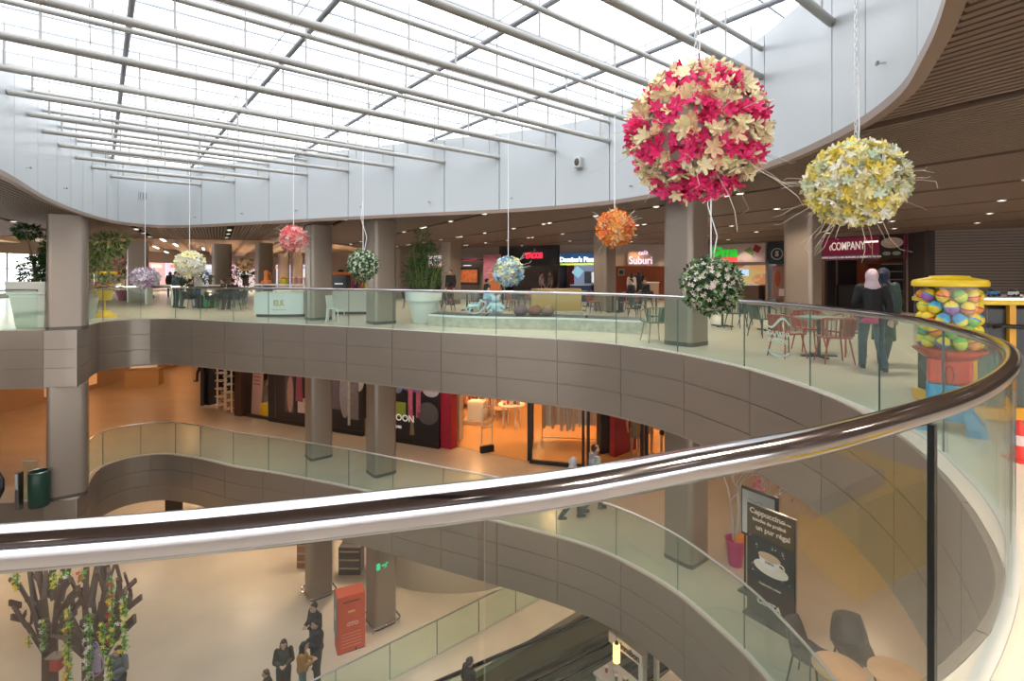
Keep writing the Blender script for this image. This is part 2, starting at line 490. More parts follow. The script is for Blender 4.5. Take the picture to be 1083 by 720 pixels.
for uu in [i*2.3-7 for i in range(12)]:
    P0 = AX*uu; ts = clip_line(P0, BX)
    for a, b in zip(ts[::2], ts[1::2]):
        c = P0+BX*(a+b)/2; c.z = ZR+.06; mb.box(c, (.014, b-a, .02), GA)
mb.build('skylight_glazing_bars', M_bar, kind='structure')
k = 0
for q in (V2(-4.95, 6.65), V2(-2.3, 6.65), V2(.53, 6.65), V2(3.3, 6.8)):
    ts = clip_line(q, BX)
    for a, b in zip(ts[::2], ts[1::2]):
        if b-a < .8: continue
        p0 = q+BX*(a+.02); p1 = q+BX*(b-.02); p0.z = p1.z = ZR-.06
        MB().tube([p0, p1], .04, 10).build('roof_purlin', M_purlin, kind='structure')
# ------------------------------------------------------------------ roof trusses: each a thing of chords and struts
dirs = AX
rights = [(213, 192), (248, 189), (284, 186), (325, 182.5), (368, 179), (416, 175), (470, 170.5), (528, 165), (587, 158.5), (645, 150.5)]
ORD = ['first', 'second', 'third', 'fourth', 'fifth', 'sixth', 'seventh', 'eighth', 'ninth', 'tenth', 'eleventh', 'twelfth', 'thirteenth', 'fourteenth', 'fifteenth', 'sixteenth', 'seventeenth', 'eighteenth', 'nineteenth', 'twentieth']
ZL, ZU = 4.5, 4.93
vs = []
for px, py in rights:
    d0 = AD.find(px, lambda p: p.y > 9); vs.append(uv(AD.at(d0))[1])
vs += [uv(V2(2.12, 9.72))[1], uv(V2(2.08, 7.94))[1], uv(V2(2.1, 6.36))[1], uv(V2(3.8, 6.05))[1]]
vs.append(vs[-1]-1.35); vs.append(vs[-1]-1.35)
TR = []
for i, v in enumerate(vs):
    P0 = BX*v; ts = clip_line(P0, AX)
    if len(ts) < 2: continue
    a, b = ts[0], ts[-1]
    if b-a < .7: continue
    TR.append((v, a, b))
    pa = P0+AX*(a+.01); pb = P0+AX*(b-.01)
    o = thing('roof_truss', '%s white tubular roof truss under the skylight, counted from the far narrow end' % ORD[i], 'roof truss', (pa.x, pa.y, ZL))
    L = b-a-.02; dvec = AX*L
    MB().tube([(0, 0, 0), dvec], .052, 12).build('lower_chord', M_truss, o)
    MB().tube([Vector((0, 0, ZU-ZL)), dvec+Vector((0, 0, ZU-ZL))], .038, 10).build('upper_chord', M_truss, o)
    n = max(2, int(L/.72)); off = .3
    for j in range(n):
        p = AX*(off+(L-.6)*j/max(1, n-1))
        MB().tube([p, p+Vector((0, 0, ZU-ZL))], .016, 8).build('strut', M_truss, o)
        MB().tube([p+Vector((0, 0, ZU-ZL)), p+Vector((0, 0, ZR+.03-ZL))], .012, 6).build('strut', M_truss, o)
# ------------------------------------------------------------------ columns
def column(px, Y, s, z0, z1, m=M_column, rot=None, name='column', k=1):
    x = (px-HX)/F*Y; rot = GA if rot is None else rot
    r = s*.17; P = []
    for cx, cy, a0 in ((1, 1, 0), (-1, 1, 90), (-1, -1, 180), (1, -1, 270)):
        for j in range(6):
            a = radians(a0+18*j); P.append((cx*(s/2-r)+cos(a)*r, cy*(s/2-r)+sin(a)*r))
    P = [(x+p[0]*cos(rot)-p[1]*sin(rot), Y+p[0]*sin(rot)+p[1]*cos(rot)) for p in P]
    mb = MB(); mb.prism(P, z0, z1)
    for j in range(len(mb.f)):
        if len(mb.f[j]) == 4: mb.sm[j] = True
    o = mb.build(name, m, kind='structure')
    es = o.modifiers.new('e', 'EDGE_SPLIT'); es.split_angle = radians(40)
    # plinth ring
    return o, (x, Y)
M_plinth = mat('dark_plinth', (.10, .085, .075), .4, .3)
COLS = {}
for nm, px, Y, s in (('corner', 72.3, 14.42, .86), ('kiosk', 337, 17.35, .74), ('centre', 403, 15.95, .74), ('front', 725.5, 11.15, .72)):
    for zf, zt in ((Z1, ZC+.15), (Z2, Z1-FA+.02), (Z3, Z2-FA+.02)):
        if nm in ('corner',) and zf == Z3: continue
        if nm == 'front' and zf == Z3: continue
        rot = GA if nm != 'corner' else radians(36)
        o, xy = column(px, Y, s, zf, zt, rot=rot); COLS[nm] = xy
        column(px, Y, s+.012, zf+.002, zf+.09, M_plinth, rot)
for px, Y, s in ((849, 13.9, .74), (639.5, 21.5, .72), (146, 28, .95), (234.5, 30.5, .95), (279.5, 34, .95), (300, 50, .95), (314, 50, .95), (289, 58, .95), (477, 26.5, .8), (425, 33, .9)):
    column(px, Y, s, Z1, (ZC+.15) if Y < 33 else 3.6)
for px, Y, s in ((175, 44, .9), (130, 36, .9)):
    column(px, Y, s, Z2, Z1-FA+.02)
# ------------------------------------------------------------------ outer walls and shells
def wall(name, P, z0, z1, m, th=.15):
    mb = MB(); ribbon(mb, [V2(p[0], p[1]) for p in P], z0, z1, th)
    for j in range(len(mb.sm)): mb.sm[j] = False
    return mb.build(name, m, kind='structure')
M_wtaupe = mat('taupe_wall', (.30, .25, .21), .6)
M_wdark = mat('dark_shop_wall', (.035, .028, .028), .6)
M_beige = mat('beige_wall', (.62, .55, .47), .6)
M_warm = mat('warm_ceiling_boards', (.50, .34, .20), .6)
M_brownwall = mat('brown_wall', (.19, .13, .095), .6)
# ------------------------------------------------------------------ balustrades
far = lambda p: p.y > 4.35 and p.x > -11.6
JP = [AR.find(px, far) for px in (212, 247, 284, 324, 369, 416, 469, 525, 588, 652, 717, 787, 857, 930, 1005)]
start = AR.find(92, lambda p: p.x < -11.5 and 14.4 < p.y < 15.6)
J985 = AR.find(985, lambda p: p.y < 2.4)
pre = [start+(JP[0]-start)*i/4 for i in range(4)]
mid_n = [JP[-1]+(J985-JP[-1])*i/3 for i in (1, 2)]
J511 = AR.find(511, lambda p: p.y < 1.6)
post_n = [J985, J511]+[J511+1.6*i for i in range(1, 6)]
JA = pre+JP+mid_n+post_n
def balustrade(name, label, z, joints, rail_r, rail_m, glass_m, seal_m, rail_z=1.09, arc=AR):
    o = thing(name, label, 'glass railing', (arc.at(joints[0]).x, arc.at(joints[0]).y, z))
    base = Vector((-o.location.x, -o.location.y, 0))
    for a, b in zip(joints, joints[1:]):
        mb = MB(); ribbon(mb, [p+base for p in arc.sub(a+.006, b-.006, .12)], .004, rail_z-(.0 if rail_r < .03 else .03), .012)
        mb.build('glass_panel', M_glassn if (arc is AR and z == Z1 and a > JP[-1]+.01) else glass_m, o)
    for a in joints[1:-1]:
        if arc is AR and z == Z1 and a > JP[-1]+.01: continue          # butt joints without a seal next to the camera
        p = arc.at(a)+base; t = arc.tan(a)
        MB().box((p.x, p.y, rail_z/2-.01), (.013, .014, rail_z-.05), atan2(t.y, t.x)).build('joint_seal', seal_m, o)
    mb = MB(); mb.tube([p+base+Vector((0, 0, rail_z)) for p in arc.sub(joints[0], joints[-1], .1)], rail_r, 20 if rail_r > .03 else 8)
    mb.build('handrail', rail_m, o)
    mb = MB(); ribbon(mb, [p+base for p in offset_arc(arc, joints[0], joints[-1], -.02)], .001, .012, .05)
    mb.build('glass_channel', mat('pale_channel', (.55, .54, .50), .5), o)
    return o
def offset_arc(arc, a, b, d):
    P = arc.sub(a, b, .15); out = []
    for i in range(len(P)):
        t = (P[min(i+1, len(P)-1)]-P[max(i-1, 0)]).normalized(); out.append(P[i]+Vector((-t.y, t.x, 0))*d)
    return out
rail_up = balustrade('glass_balustrade', 'upper glass balustrade with a thick polished chrome handrail sweeping round the atrium', Z1, JA, .038, M_chrome, M_glass, M_joint_g, 1.085)
# the panels next to the camera are clearer; joint at the front is wide and black
for ch in rail_up.children:
    if ch.name.startswith('joint_seal'): pass
p = AR.at(J985); t = AR.tan(J985)
rb = rail_up.location
MB().box((p.x-rb.x, p.y-rb.y, .52), (.022, .02, 1.03), atan2(t.y, t.x)).build('post', M_black, rail_up)
JM = pre+JP+mid_n+post_n[:2]
rail_mid = balustrade('glass_balustrade', 'middle floor glass balustrade with a slim steel cap along the curved edge', Z2, JM, .022, M_cap, M_glass, M_joint_g, 1.085)
# straight bays beside the corner column
AL = Arc([V2(-19, 12.55), V2(-16.5, 13.35), V2(-14, 13.9), V2(-12.98, 13.98)], False)
balustrade('glass_balustrade', 'short straight glass railing in front of the square white planter', Z1, [0.6, 2.9, 4.6, AL.L-.02], .03, M_chrome, M_glass, M_joint_g, 1.085, AL)
AL2 = Arc([V2(-13.35, 13.93), V2(-12.98, 13.98)], False)
balustrade('glass_balustrade', 'narrow glass railing bay in front of the green bin', Z2, [0.0, AL2.L], .018, M_cap, M_glass, M_joint_g, 1.085, AL2)
# etched logo on the panel, reading from the shop side
M_etch = mat('white_etched_film', (.85, .87, .86), .6)
ja, jb = JP[11], JP[12]
LOGOPANEL = [ch for ch in rail_up.children if ch.name.startswith('glass_panel')][JA.index(JP[11])]
lp = AR.at((ja+jb)/2); lt = AR.tan((ja+jb)/2)
ln = Vector((-lt.y, lt.x, 0))                           # towards the shops
org = Vector((lp.x, lp.y, 0))-rb+ln*.022; org.z = .58
FM = frame(org, -lt)                                    # x runs so that it reads from the shop side
text_obj('etched_lettering', 'ANFAPLACE', .105, M_etch, FM @ Matrix.Translation((0, .055, 0)), LOGOPANEL, .001, .002, sx=.95)
text_obj('etched_lettering', 'SHOPPING', .095, M_etch, FM @ Matrix.Translation((0, -.055, 0)), LOGOPANEL, .001, .002, sx=1.0)
for sgn in (1, -1):
    mb = MB(); pts = []
    for i in range(25):
        x = -.27+.54*i/24
        if sgn > 0: y = .165+.075*sin(-(x-.03)/.27*pi*.95)+(.05 if abs(x) < .1 else .05)
        else: y = -.30+ .55*x*x*2.2 +.02
        pts.append((x, y))
    vs = []
    for i, (x, y) in enumerate(pts):
        a = pts[max(i-1, 0)]; b = pts[min(i+1, 24)]; tx, ty = b[0]-a[0], b[1]-a[1]; l = hypot(tx, ty); w = .021*(1-.5*abs(i-12)/12)
        for q in (w, -w):
            for zz in (-.001, .001): vs.append(FM @ Vector((x-ty/l*q, y+tx/l*q, zz)))
    fs = []
    for i in range(24):
        a = i*4; b = a+4
        fs += [(a+1, b+1, b+3, a+3), (a, a+2, b+2, b), (a, b, b+1, a+1), (a+2, a+3, b+3, b+2)]
    mb.add(vs, fs).build('etched_wave', M_etch, LOGOPANEL)
# ------------------------------------------------------------------ upper floor: shop fronts
def wp(px, Y): return V2((px-HX)/F*Y, Y)
def sign(label, p0, p1, z0, z1, m, th=.09, cat='shop sign', name='shop_sign'):
    p0 = Vector(p0); p1 = Vector(p1); d = (p1-p0); L = d.length; dn = d.normalized(); n = Vector((dn.y, -dn.x, 0))
    o = thing(name, label, cat, ((p0.x+p1.x)/2, (p0.y+p1.y)/2, z0), atan2(d.y, d.x))
    MB().box((0, 0, (z1-z0)/2), (L, th, z1-z0)).build('sign_board', m, o)
    return o, L, z1-z0
def sfr(x, z, th=.09, off=.012): return frame(Vector((x, -th/2-off, z)), (1, 0, 0))
EM = lambda n, c, s: mat(n, c, .5, emit=c, es=s)
W = [wp(395, 37), wp(470, 32), wp(530, 30), wp(592, 28.6), wp(634, 28), wp(705, 28.3), wp(752, 28.3), wp(812, 26.0), wp(834, 25.2), wp(875, 23.2), wp(958, 20.6), wp(985, 19.2), wp(1090, 17.6), wp(1300, 16)]
def back(i, d): # a point of the shop line pushed back
    return W[i]
# back walls of the shops, each its own colour
def backwall(n, a, b, depth, m, z1=ZC+.14):
    a, b = Vector(a), Vector(b); d = (b-a).normalized(); nn = Vector((-d.y, d.x, 0))*depth
    return wall('wall_%s' % n, [(a+nn), (b+nn)], 0, z1, m)
backwall('shop_far', W[0], W[1], 1.5, mat('dim_shop_wall', (.06, .04, .035), .6))
backwall('shop_maroon', W[1], W[2], .3, M_wtaupe)
backwall('shop_dark', W[2], W[3], 1.6, mat('grey_shop_wall', (.20, .17, .16), .6))
backwall('shop_blue', W[3], W[4], 1.8, mat('red_shop_wall', (.36, .03, .035), .5))
backwall('shop_orange', W[4], W[6], 2.2, mat('orange_shop_wall', (.50, .12, .035), .55))
backwall('shop_menu', W[6], W[7], 1.0, mat('dark_red_shop_wall', (.10, .035, .03), .55))
backwall('shop_round', W[7], W[9], .6, mat('tan_shop_wall', (.32, .18, .13), .55))
backwall('shop_meat', W[9], W[10], 2.2, mat('brown_shop_wall', (.28, .10, .05), .55))
for i, dep in ((1, 1.7), (2, 1.7), (3, 1.9), (4, 2.3), (6, 2.2), (7, 1.0), (9, 2.2), (10, 2.3)):
    d = (W[min(i+1, len(W)-1)]-W[i-1]).normalized(); nn = Vector((-d.y, d.x, 0))*dep
    wall('wall_partition', [W[i], W[i]+nn], 0, ZC+.14, M_wdark if i in (2, 3, 9, 10) else M_wtaupe, .12)
def upper_band(n, a, b, z0, m, th=.12):
    wall('wall_%s' % n, [a, b], z0, ZC+.14, m, th)
upper_band('band_far', W[0], W[1], 2.55, M_wtaupe); upper_band('band_maroon', W[1], W[2], 2.75, M_wtaupe); upper_band('band_dark', W[2], W[3], 2.0, M_wdark)
upper_band('band_blue', W[3], W[4], 2.1, mat('tan_tile_band', (.36, .28, .22), .5)); upper_band('band_orange', W[4], W[6], 1.98, mat('light_taupe_band', (.45, .37, .32), .5))
upper_band('band_menu', W[6], W[7], 2.0, M_wtaupe); upper_band('band_round', W[7], W[9], 2.3, M_wdark); upper_band('band_meat', W[9], W[10], 2.2, M_wdark)
def on(a, b, px, push=.14):
    """point of the line a-b seen at px, pushed to the front"""
    d = b-a; k = (px-HX)/F
    t = (k*a.y-a.x)/(d.x-k*d.y); dn = d.normalized()
    return a+d*t+Vector((dn.y, -dn.x, 0))*push
WH = EM('white_lit_letters', (1, .97, .95), 1.2); RED = EM('red_lit_letters', (.9, .02, .05), 1.6); PINK = EM('pink_white_lit_letters', (.9, .70, 1.0), 1.0)
GRN = EM('green_lit_letters', (.03, .55, .04), .7); REDB = EM('red_lit_band', (.95, .08, .07), .8)
# white and red sign far behind the bamboo
a, b = W[0], W[1]
o, L, H = sign('white lit sign with red edge above the dim shop behind the bamboo plant', on(a, b, 455), on(a, b, 470.5), 1.95, 2.7, EM('pale_lit_board', (.85, .75, .75), .9))
text_obj('lettering', 'CHICKEN', .34, mat('dark_grey_letters', (.2, .16, .2), .5), sfr(0, .42), o, .01, .01)
MB().box((0, -.06, .06), (L, .04, .10)).build('red_stripe', REDB, o)
# maroon sign with a round white logo, food picture under it
a, b = W[1], W[2]
M_maroon = mat('maroon_board', (.20, .02, .06), .45)
o, L, H = sign('maroon sign with round white logo over the orange food picture', on(a, b, 484), on(a, b, 507.5), 2.05, 2.72, M_maroon)
MB().lathe([(0, 0), (.24, 0), (.24, .03), (0, .03)], (0, 0, 0), 24).build('round_logo', EM('white_lit_disc', (1, .9, .88), 1.3), o)
o.children[-1].matrix_local = Matrix.Translation((L*.22, -.045, .36)) @ Matrix.Rotation(pi/2, 4, 'X')
text_obj('lettering', 'cb', .2, mat('maroon_letters', (.3, .05, .1), .5), sfr(L*.22, .36, off=.04), o, .008, .0)
M_food1 = mat('orange_food_picture', (.65, .16, .05), .5, noise=.85, nscale=4.5, emit=(.5, .10, .03), es=.25)
o, L, H = sign('wall picture of orange fried food under the maroon sign', on(a, b, 486.5), on(a, b, 507.5), 0.9, 1.95, M_wdark, cat='picture', name='food_picture')
MB().box((0, -.05, H*.5), (L*.9, .02, H*.72)).build('picture_sheet', M_food1, o)
# pink and orange poster column
o, L, H = sign('pink and orange patterned poster panel beyond the pale blue flower ball', on(a, b, 513), on(a, b, 531), 0.0, 2.7, mat('pink_panel', (.62, .22, .30), .5, noise=.5, nscale=2.2), cat='poster', name='wall_poster')
MB().box((.25, -.055, .9), (L*.6, .02, 1.7)).build('orange_print', mat('orange_print', (.75, .20, .06), .5, noise=.6, nscale=3), o)
# black shop, red letters
a, b = W[2], W[3]
o, L, H = sign('black sign with glowing red block letters beside the blue pizza sign', on(a, b, 541), on(a, b, 591.5), 2.0, 3.0, mat('black_board', (.012, .010, .012), .4))
text_obj('lettering', 'TACOS', .40, RED, sfr(.0, .58), o, .02, .03, sx=.8)
# pizza sign
a, b = W[3], W[4]
o, L, H = sign('blue sign with white lettering over a lime stripe on the pizza shop', on(a, b, 593), on(a, b, 632), 2.05, 2.72, mat('navy_lit_board', (.012, .06, .16), .4, emit=(.012, .07, .18), es=.5))
text_obj('lettering', "Domino's Pizza", .37, WH, sfr(-.06, .28), o, .012, .016, sx=.86)
MB().box((0, -.06, .035), (L, .04, .09)).build('lime_stripe', EM('lime_stripe', (.65, .75, .04), .9), o)
MB().box((L*.46, -.06, .36), (.17, .03, .24), R=Matrix.Rotation(.6, 3, 'Y')).build('tile_logo', WH, o)
# pizza interior: blue white posters, counter
o, L, H = sign('blue and white lit menu display inside the pizza shop', on(a, b, 603, -1.5), on(a, b, 631, -1.5), .95, 2.1, mat('pale_blue_display', (.30, .36, .55), .4, emit=(.3, .36, .55), es=.5), cat='menu display', name='menu_display')
MB().box((-L*.36, -.06, .72), (.5, .03, .5), R=Matrix.Rotation(.7, 3, 'Y')).build('tile_print', EM('tile_print', (.35, .7, .85), .7), o)
MB().box((L*.08, -.06, .4), (.5, .03, .7)).build('screen', mat('dark_screen', (.01, .015, .05), .2), o)
MB().box((L*.36, -.06, .4), (.5, .03, .6)).build('white_sheet', WH, o)
# orange shop, script sign
a, b = W[4], W[6]
o, L, H = sign('pale pink lit script lettering on the light taupe band over the orange shop', on(a, b, 663), on(a, b, 690), 2.02, 2.8, mat('light_taupe_board', (.45, .37, .32), .5), .05)
text_obj('lettering', 'Suburi', .60, PINK, sfr(0, .26, .05), o, .015, .0, sx=.85)
text_obj('lettering', 'café', .34, PINK, sfr(.14, .68, .05), o, .015, .0)
o, L, H = sign('small framed picture on the orange shop wall', on(a, b, 663, -1.9), on(a, b, 670, -1.9), 1.45, 1.85, mat('pale_frame', (.55, .42, .33), .5), .05, 'picture', 'framed_picture')
MB().box((0, -.035, .2), (L*.62, .01, .22)).build('picture_sheet', mat('dark_green_picture', (.03, .05, .03), .5), o)
# Green lettered sign
a, b = W[6], W[7]
M_blush = mat('blush_board', (.56, .42, .40), .5)
o, L, H = sign('blush sign with green bubble lettering, red band and a cone wrap drawing', on(a, b, 752.5), on(a, b, 811), 2.16, 3.12, M_blush)
text_obj('lettering', 'Gima', .74, GRN, sfr(-L*.23, .56), o, .03, .03, sx=.95)
MB().box((-L*.24, -.06, .16), (L*.52, .04, .2)).build('red_band', REDB, o)
mb = MB(); mb.prism([(-.02, .62), (.34, .8), (.52, .25)], 0, .02)
w_ = mb.build('wrap_drawing', mat('wrap_green', (.12, .25, .06), .5), o); w_.matrix_local = Matrix.Translation((L*.14, -.05, 0)) @ Matrix.Rotation(pi/2, 4, 'X')
MB().box((L*.36, -.06, .68), (.34, .02, .34), R=Matrix.Rotation(.5, 3, 'Y')).build('diamond_drawing', mat('diamond_red', (.22, .01, .02), .5), o)
MB().bar((L*.35, -.055, .5), (L*.27, -.055, .22), .05, .02).build('handle_drawing', mat('white_print', (.8, .72, .72), .5), o)
# menu boards below
M_men = mat('menu_picture', (.62, .48, .34), .4, noise=.6, nscale=2.6, emit=(.60, .44, .30), es=.5)
o, L, H = sign('wall of lit food menu pictures under the green lettered sign', on(a, b, 752, -.7), on(a, b, 810, -.7), 1.0, 2.16, M_men, .06, 'menu board', 'menu_board')
rr = random.Random(3)
for kx, kz, w, c in ((-.1, .95, .42, (.55, .16, .05)), (.33, .85, .6, (.75, .42, .18)), (-.3, .3, .6, (.7, .5, .2)), (.12, .4, .7, (.62, .48, .2)), (.35, .22, .55, (.55, .25, .12)), (-.38, .85, .4, (.65, .6, .5))):
    mb = MB(); mb.lathe([(0, 0), (w, 0), (w, .02), (0, .02)], (0, 0, 0), 20, True, 1, .55)
    q = mb.build('food_picture', EM('food_%d' % int(c[1]*1000), c, .5), o); q.matrix_local = Matrix.Translation((kx*L, -.03, kz*H)) @ Matrix.Rotation(pi/2, 4, 'X')
o2 = obox('menu_screen', (0, -.05, .62), (.62, .05, .34), EM('pale_blue_screen', (.45, .68, .95), .9), o)
# roundel sign
a, b = W[7], W[8]
o, L, H = sign('dark teal square sign with a white ring emblem beside the menu shop', on(a, b, 815), on(a, b, 832.5), 2.05, 2.95, mat('dark_teal_board', (.012, .03, .045), .4))
mb = MB(); mb.tube([(cos(i*pi/16)*.27, 0, sin(i*pi/16)*.27) for i in range(32)], .022, 6, True)
q = mb.build('ring_emblem', mat('pale_print', (.55, .58, .52), .5), o); q.location = (0, -.05, H*.55)
text_obj('lettering', 'S', .36, mat('pale_print2', (.6, .5, .42), .5), sfr(0, H*.55), o, .006, .02)
o, L, H = sign('tall narrow poster of a hanging roast under the ring emblem sign', on(a, b, 817, .0), on(a, b, 833, .0), .3, 1.95, mat('blush_brown_poster', (.30, .15, .12), .5), .05, 'poster', 'wall_poster')
MB().ball((-.1, -.03, H*.62), (.15, .02, .42)).build('roast_print', mat('roast_print', (.30, .06, .02), .5), o)
MB().box((.1, -.03, H*.2), (.28, .01, .36)).build('paper_notice', mat('paper', (.7, .6, .58), .6), o)
# Company sign
a, b = W[9], W[10]
M_crim = mat('crimson_board', (.23, .012, .045), .4, emit=(.2, .01, .04), es=.22)
o, L, H = sign('crimson sign with big white capitals and a plate picture over the dark grill shop', on(a, b, 872), on(a, b, 958.5), 2.15, 3.13, M_crim)
M_lp = mat('cream_letters', (.85, .75, .70), .5, emit=(.85, .72, .66), es=.5)
text_obj('lettering', '‹COMPANY', .50, M_lp, sfr(-L*.175, .60), o, .012, .004, sx=.56)
text_obj('small_lettering', 'Lawrence', .13, WH, sfr(L*.13, .76), o, .008, .006)
MB().box((-L*.14, -.05, .12), (L*.70, .02, .22)).build('mauve_strip', mat('mauve_strip', (.17, .09, .16), .5), o)
text_obj('small_lettering', 'COFFEE SHAKES & BIG BURGERS & DESSERTS TO GO', .105, M_lp, sfr(-L*.14, .12, off=.02), o, .004, .002)
MB().box((L*.36, -.05, H/2), (L*.27, .02, H)).build('plate_picture', mat('black_picture', (.02, .014, .012), .4), o)
for kx, kz, w, c in ((.37, .68, .40, (.55, .42, .36)), (.40, .66, .25, (.55, .26, .14)), (.31, .24, .15, (.36, .36, .32)), (.42, .24, .15, (.36, .36, .32))):
    mb = MB(); mb.lathe([(0, 0), (w, 0), (w, .012), (0, .012)], (0, 0, 0), 20, True, 1, .55)
    q = mb.build('plate_print', mat('plate_%d' % int(c[0]*1000+c[2]*99), c, .5), o); q.matrix_local = Matrix.Translation((kx*L, -.07-.004*w, kz*H)) @ Matrix.Rotation(pi/2, 4, 'X')
# interior of the grill shop: shelf unit, counter
def counter(label, p0, p1, h, d, mbody, mtop, name='shop_counter'):
    p0, p1 = Vector(p0), Vector(p1); dd = p1-p0; L = dd.length
    o = thing(name, label, 'counter', ((p0.x+p1.x)/2, (p0.y+p1.y)/2, 0), atan2(dd.y, dd.x))
    MB().box((0, 0, (h-.05)/2), (L, d, h-.05)).build('body', mbody, o, bevel=.02)
    MB().box((0, 0, h-.025), (L+.06, d+.08, .05)).build('counter_top', mtop, o, bevel=.01)
    return o
M_dk = mat('dark_counter', (.03, .025, .025), .4); M_wc = mat('white_counter', (.84, .86, .85), .35)
counter('black counter of the grill shop under the crimson sign', on(a, b, 880, -.8), on(a, b, 915, -.8), 1.05, .6, M_dk, M_dk)
o = thing('display_shelf', 'tall dark display shelf with white edges inside the grill shop', 'shelf', tuple(on(a, b, 930, -1.5)), atan2((b-a).y, (b-a).x))
MB().box((0, .2, 1.0), (1.0, .06, 2.0)).build('back_panel', M_wdark, o)
for zz in (.3, .8, 1.3, 1.65, 1.98): MB().box((0, 0, zz), (1.0, .4, .04)).build('shelf_board', mat('pale_shelf', (.45, .36, .32), .5), o)
for sx in (-.5, .5): MB().box((sx, 0, 1.0), (.04, .4, 2.0)).build('side_panel', M_dk, o)
for i in range(6):
    q = on(a, b, 886+i*11, -2.1)
    o = thing('wall_panel_print', 'tall %s hanging print on the grill shop back wall' % ('orange', 'dark red', 'amber', 'brown', 'rust', 'black')[i], 'print', (q.x, q.y, .5), atan2((b-a).y, (b-a).x))
    MB().box((0, 0, .75), (.3, .04, 1.5)).build('print_sheet', mat('print%d' % i, ((.45, .08, .02), (.2, .02, .02), (.4, .16, .05), (.12, .05, .03), (.35, .07, .03), (.02, .015, .015))[i], .5), o)
counter('pale counter of the orange shop below the script sign', on(W[4], W[6], 680, -.5), on(W[4], W[6], 698, -.5), 1.1, .6, mat('tan_counter', (.42, .28, .2), .5), M_wc)
counter('red and blue counter of the pizza shop', on(W[3], W[4], 602, -.7), on(W[3], W[4], 624, -.7), .95, .6, mat('blue_counter', (.03, .06, .16), .4), M_wc)
counter('dark glass counter of the menu shop behind the leafy hanging ball', on(W[6], W[7], 763, -.2), on(W[6], W[7], 803, -.2), 1.0, .5, mat('brown_counter', (.12, .07, .05), .4), M_wc)
# roller shutter
mb = MB(); a, b = W[11], W[12]; d = (b-a); L = d.length
SH = wp(1300, 16)
c_z = .05
for i in range(29):
    c = (a+SH)/2; LL = (SH-a).length; c = Vector((c.x, c.y, c_z+i*.11))
    mb.box(c, (LL, .035, .085), atan2((SH-a).y, (SH-a).x))
mb.build('door_1', mat('dark_shutter_slats', (.17, .125, .10), .5, .1), kind='structure')
dn = (SH-a).normalized(); nn = Vector((-dn.y, dn.x, 0))
wall('wall_behind_shutter', [a+nn*.06, SH+nn*.06], 0, ZC+.14, M_wdark)
for q in (.02, ):
    c = W[10]; MB().box((c.x, c.y-.1, 1.6), (.05, .08, 3.2), 0).build('trim_4', M_steel, kind='structure')
    c = W[11]; MB().box((c.x-.1, c.y-.05, 1.6), (.22, .2, 3.2), 0).build('trim_5', M_wdark, kind='structure')
wall('wall_pier', [W[10], W[11]], 0, ZC+.14, M_wdark)
wall('wall_right', [wp(1300, 16), V2(24, -8)], 0, ZC+.15, M_wtaupe)
# far hall on the left
ngon_with_hole('ceiling', [(-34, 18.43), (-9.6, 25), (-9.3, 33.5), (26, 33.5), (26, 62), (-34, 62)], None, 4.0, .05, mat('far_ceiling', (.42, .30, .19), .6))
wall('trim_12', [(-34, 18.43), (-9.6, 25), (-9.3, 33.5), (26, 33.5)], ZC-.02, 4.0, M_brownwall, .08)
wall('wall_far', [(-34, 58), (10, 58)], 0, 4, mat('far_wall', (.45, .36, .30), .6))
wall('wall_left', [(-33, -8), (-33, 22)], 0, 4, M_wtaupe); wall('wall_left', [(-33, 37), (-33, 58)], 0, 4, M_wtaupe)
wall('wall_left', [(-33, 22), (-33, 37)], 2.9, 4, M_wtaupe); wall('wall_left', [(-33, 22), (-33, 37)], 0, .3, M_wtaupe)
wall('wall_food_court_end', [wp(395, 37), (-8.5, 58)], 0, 4, M_wtaupe)
mb = MB()                                               # glazed front of the hall with daylight behind
for i in range(9): mb.box((-33.07, 22.0+i*1.9, 1.6), (.1, .12, 2.6))
mb.box((-33.07, 29.5, 1.9), (.08, 15, .08)); mb.build('window_1', M_steel, kind='structure')
M_beam = mat('wood_beam', (.60, .42, .24), .55)
M_tube = EM('tube_lamp', (1, .95, .85), 5)
for i in range(14):
    o_ = SAX*(-14+i*2.3); a_ = max((26.4-o_.y)/SBX.y, 0); b_ = min((57.8-o_.y)/SBX.y, (o_.x+32.8)/.5)
    if b_-a_ < 2 or i > 9: continue
    c_ = o_+SBX*(a_+b_)/2; MB().box((c_.x, c_.y, 3.74), (.9, b_-a_, .28), SANG).build('ceiling_beam', M_beam, kind='structure')
for i, (px, Y) in enumerate(((172, 28), (165, 36), (186, 33), (176, 44), (215, 38))):
    q = wp(px, Y); o = thing('ceiling_lamp', 'long white linear ceiling lamp, %s in the far hall' % ORD[i], 'ceiling lamp', (q.x, q.y, 3.42), SANG+pi/2)
    MB().box((0, 0, .06), (3.2, .18, .1)).build('housing', M_steel, o); MB().box((0, 0, -.0), (3.1, .12, .03)).build('diffuser', M_tube, o)
    for s in (-1, 1): MB().tube([(s*1.3, 0, .1), (s*1.3, 0, .47)], .01, 6).build('rod', M_steel, o)
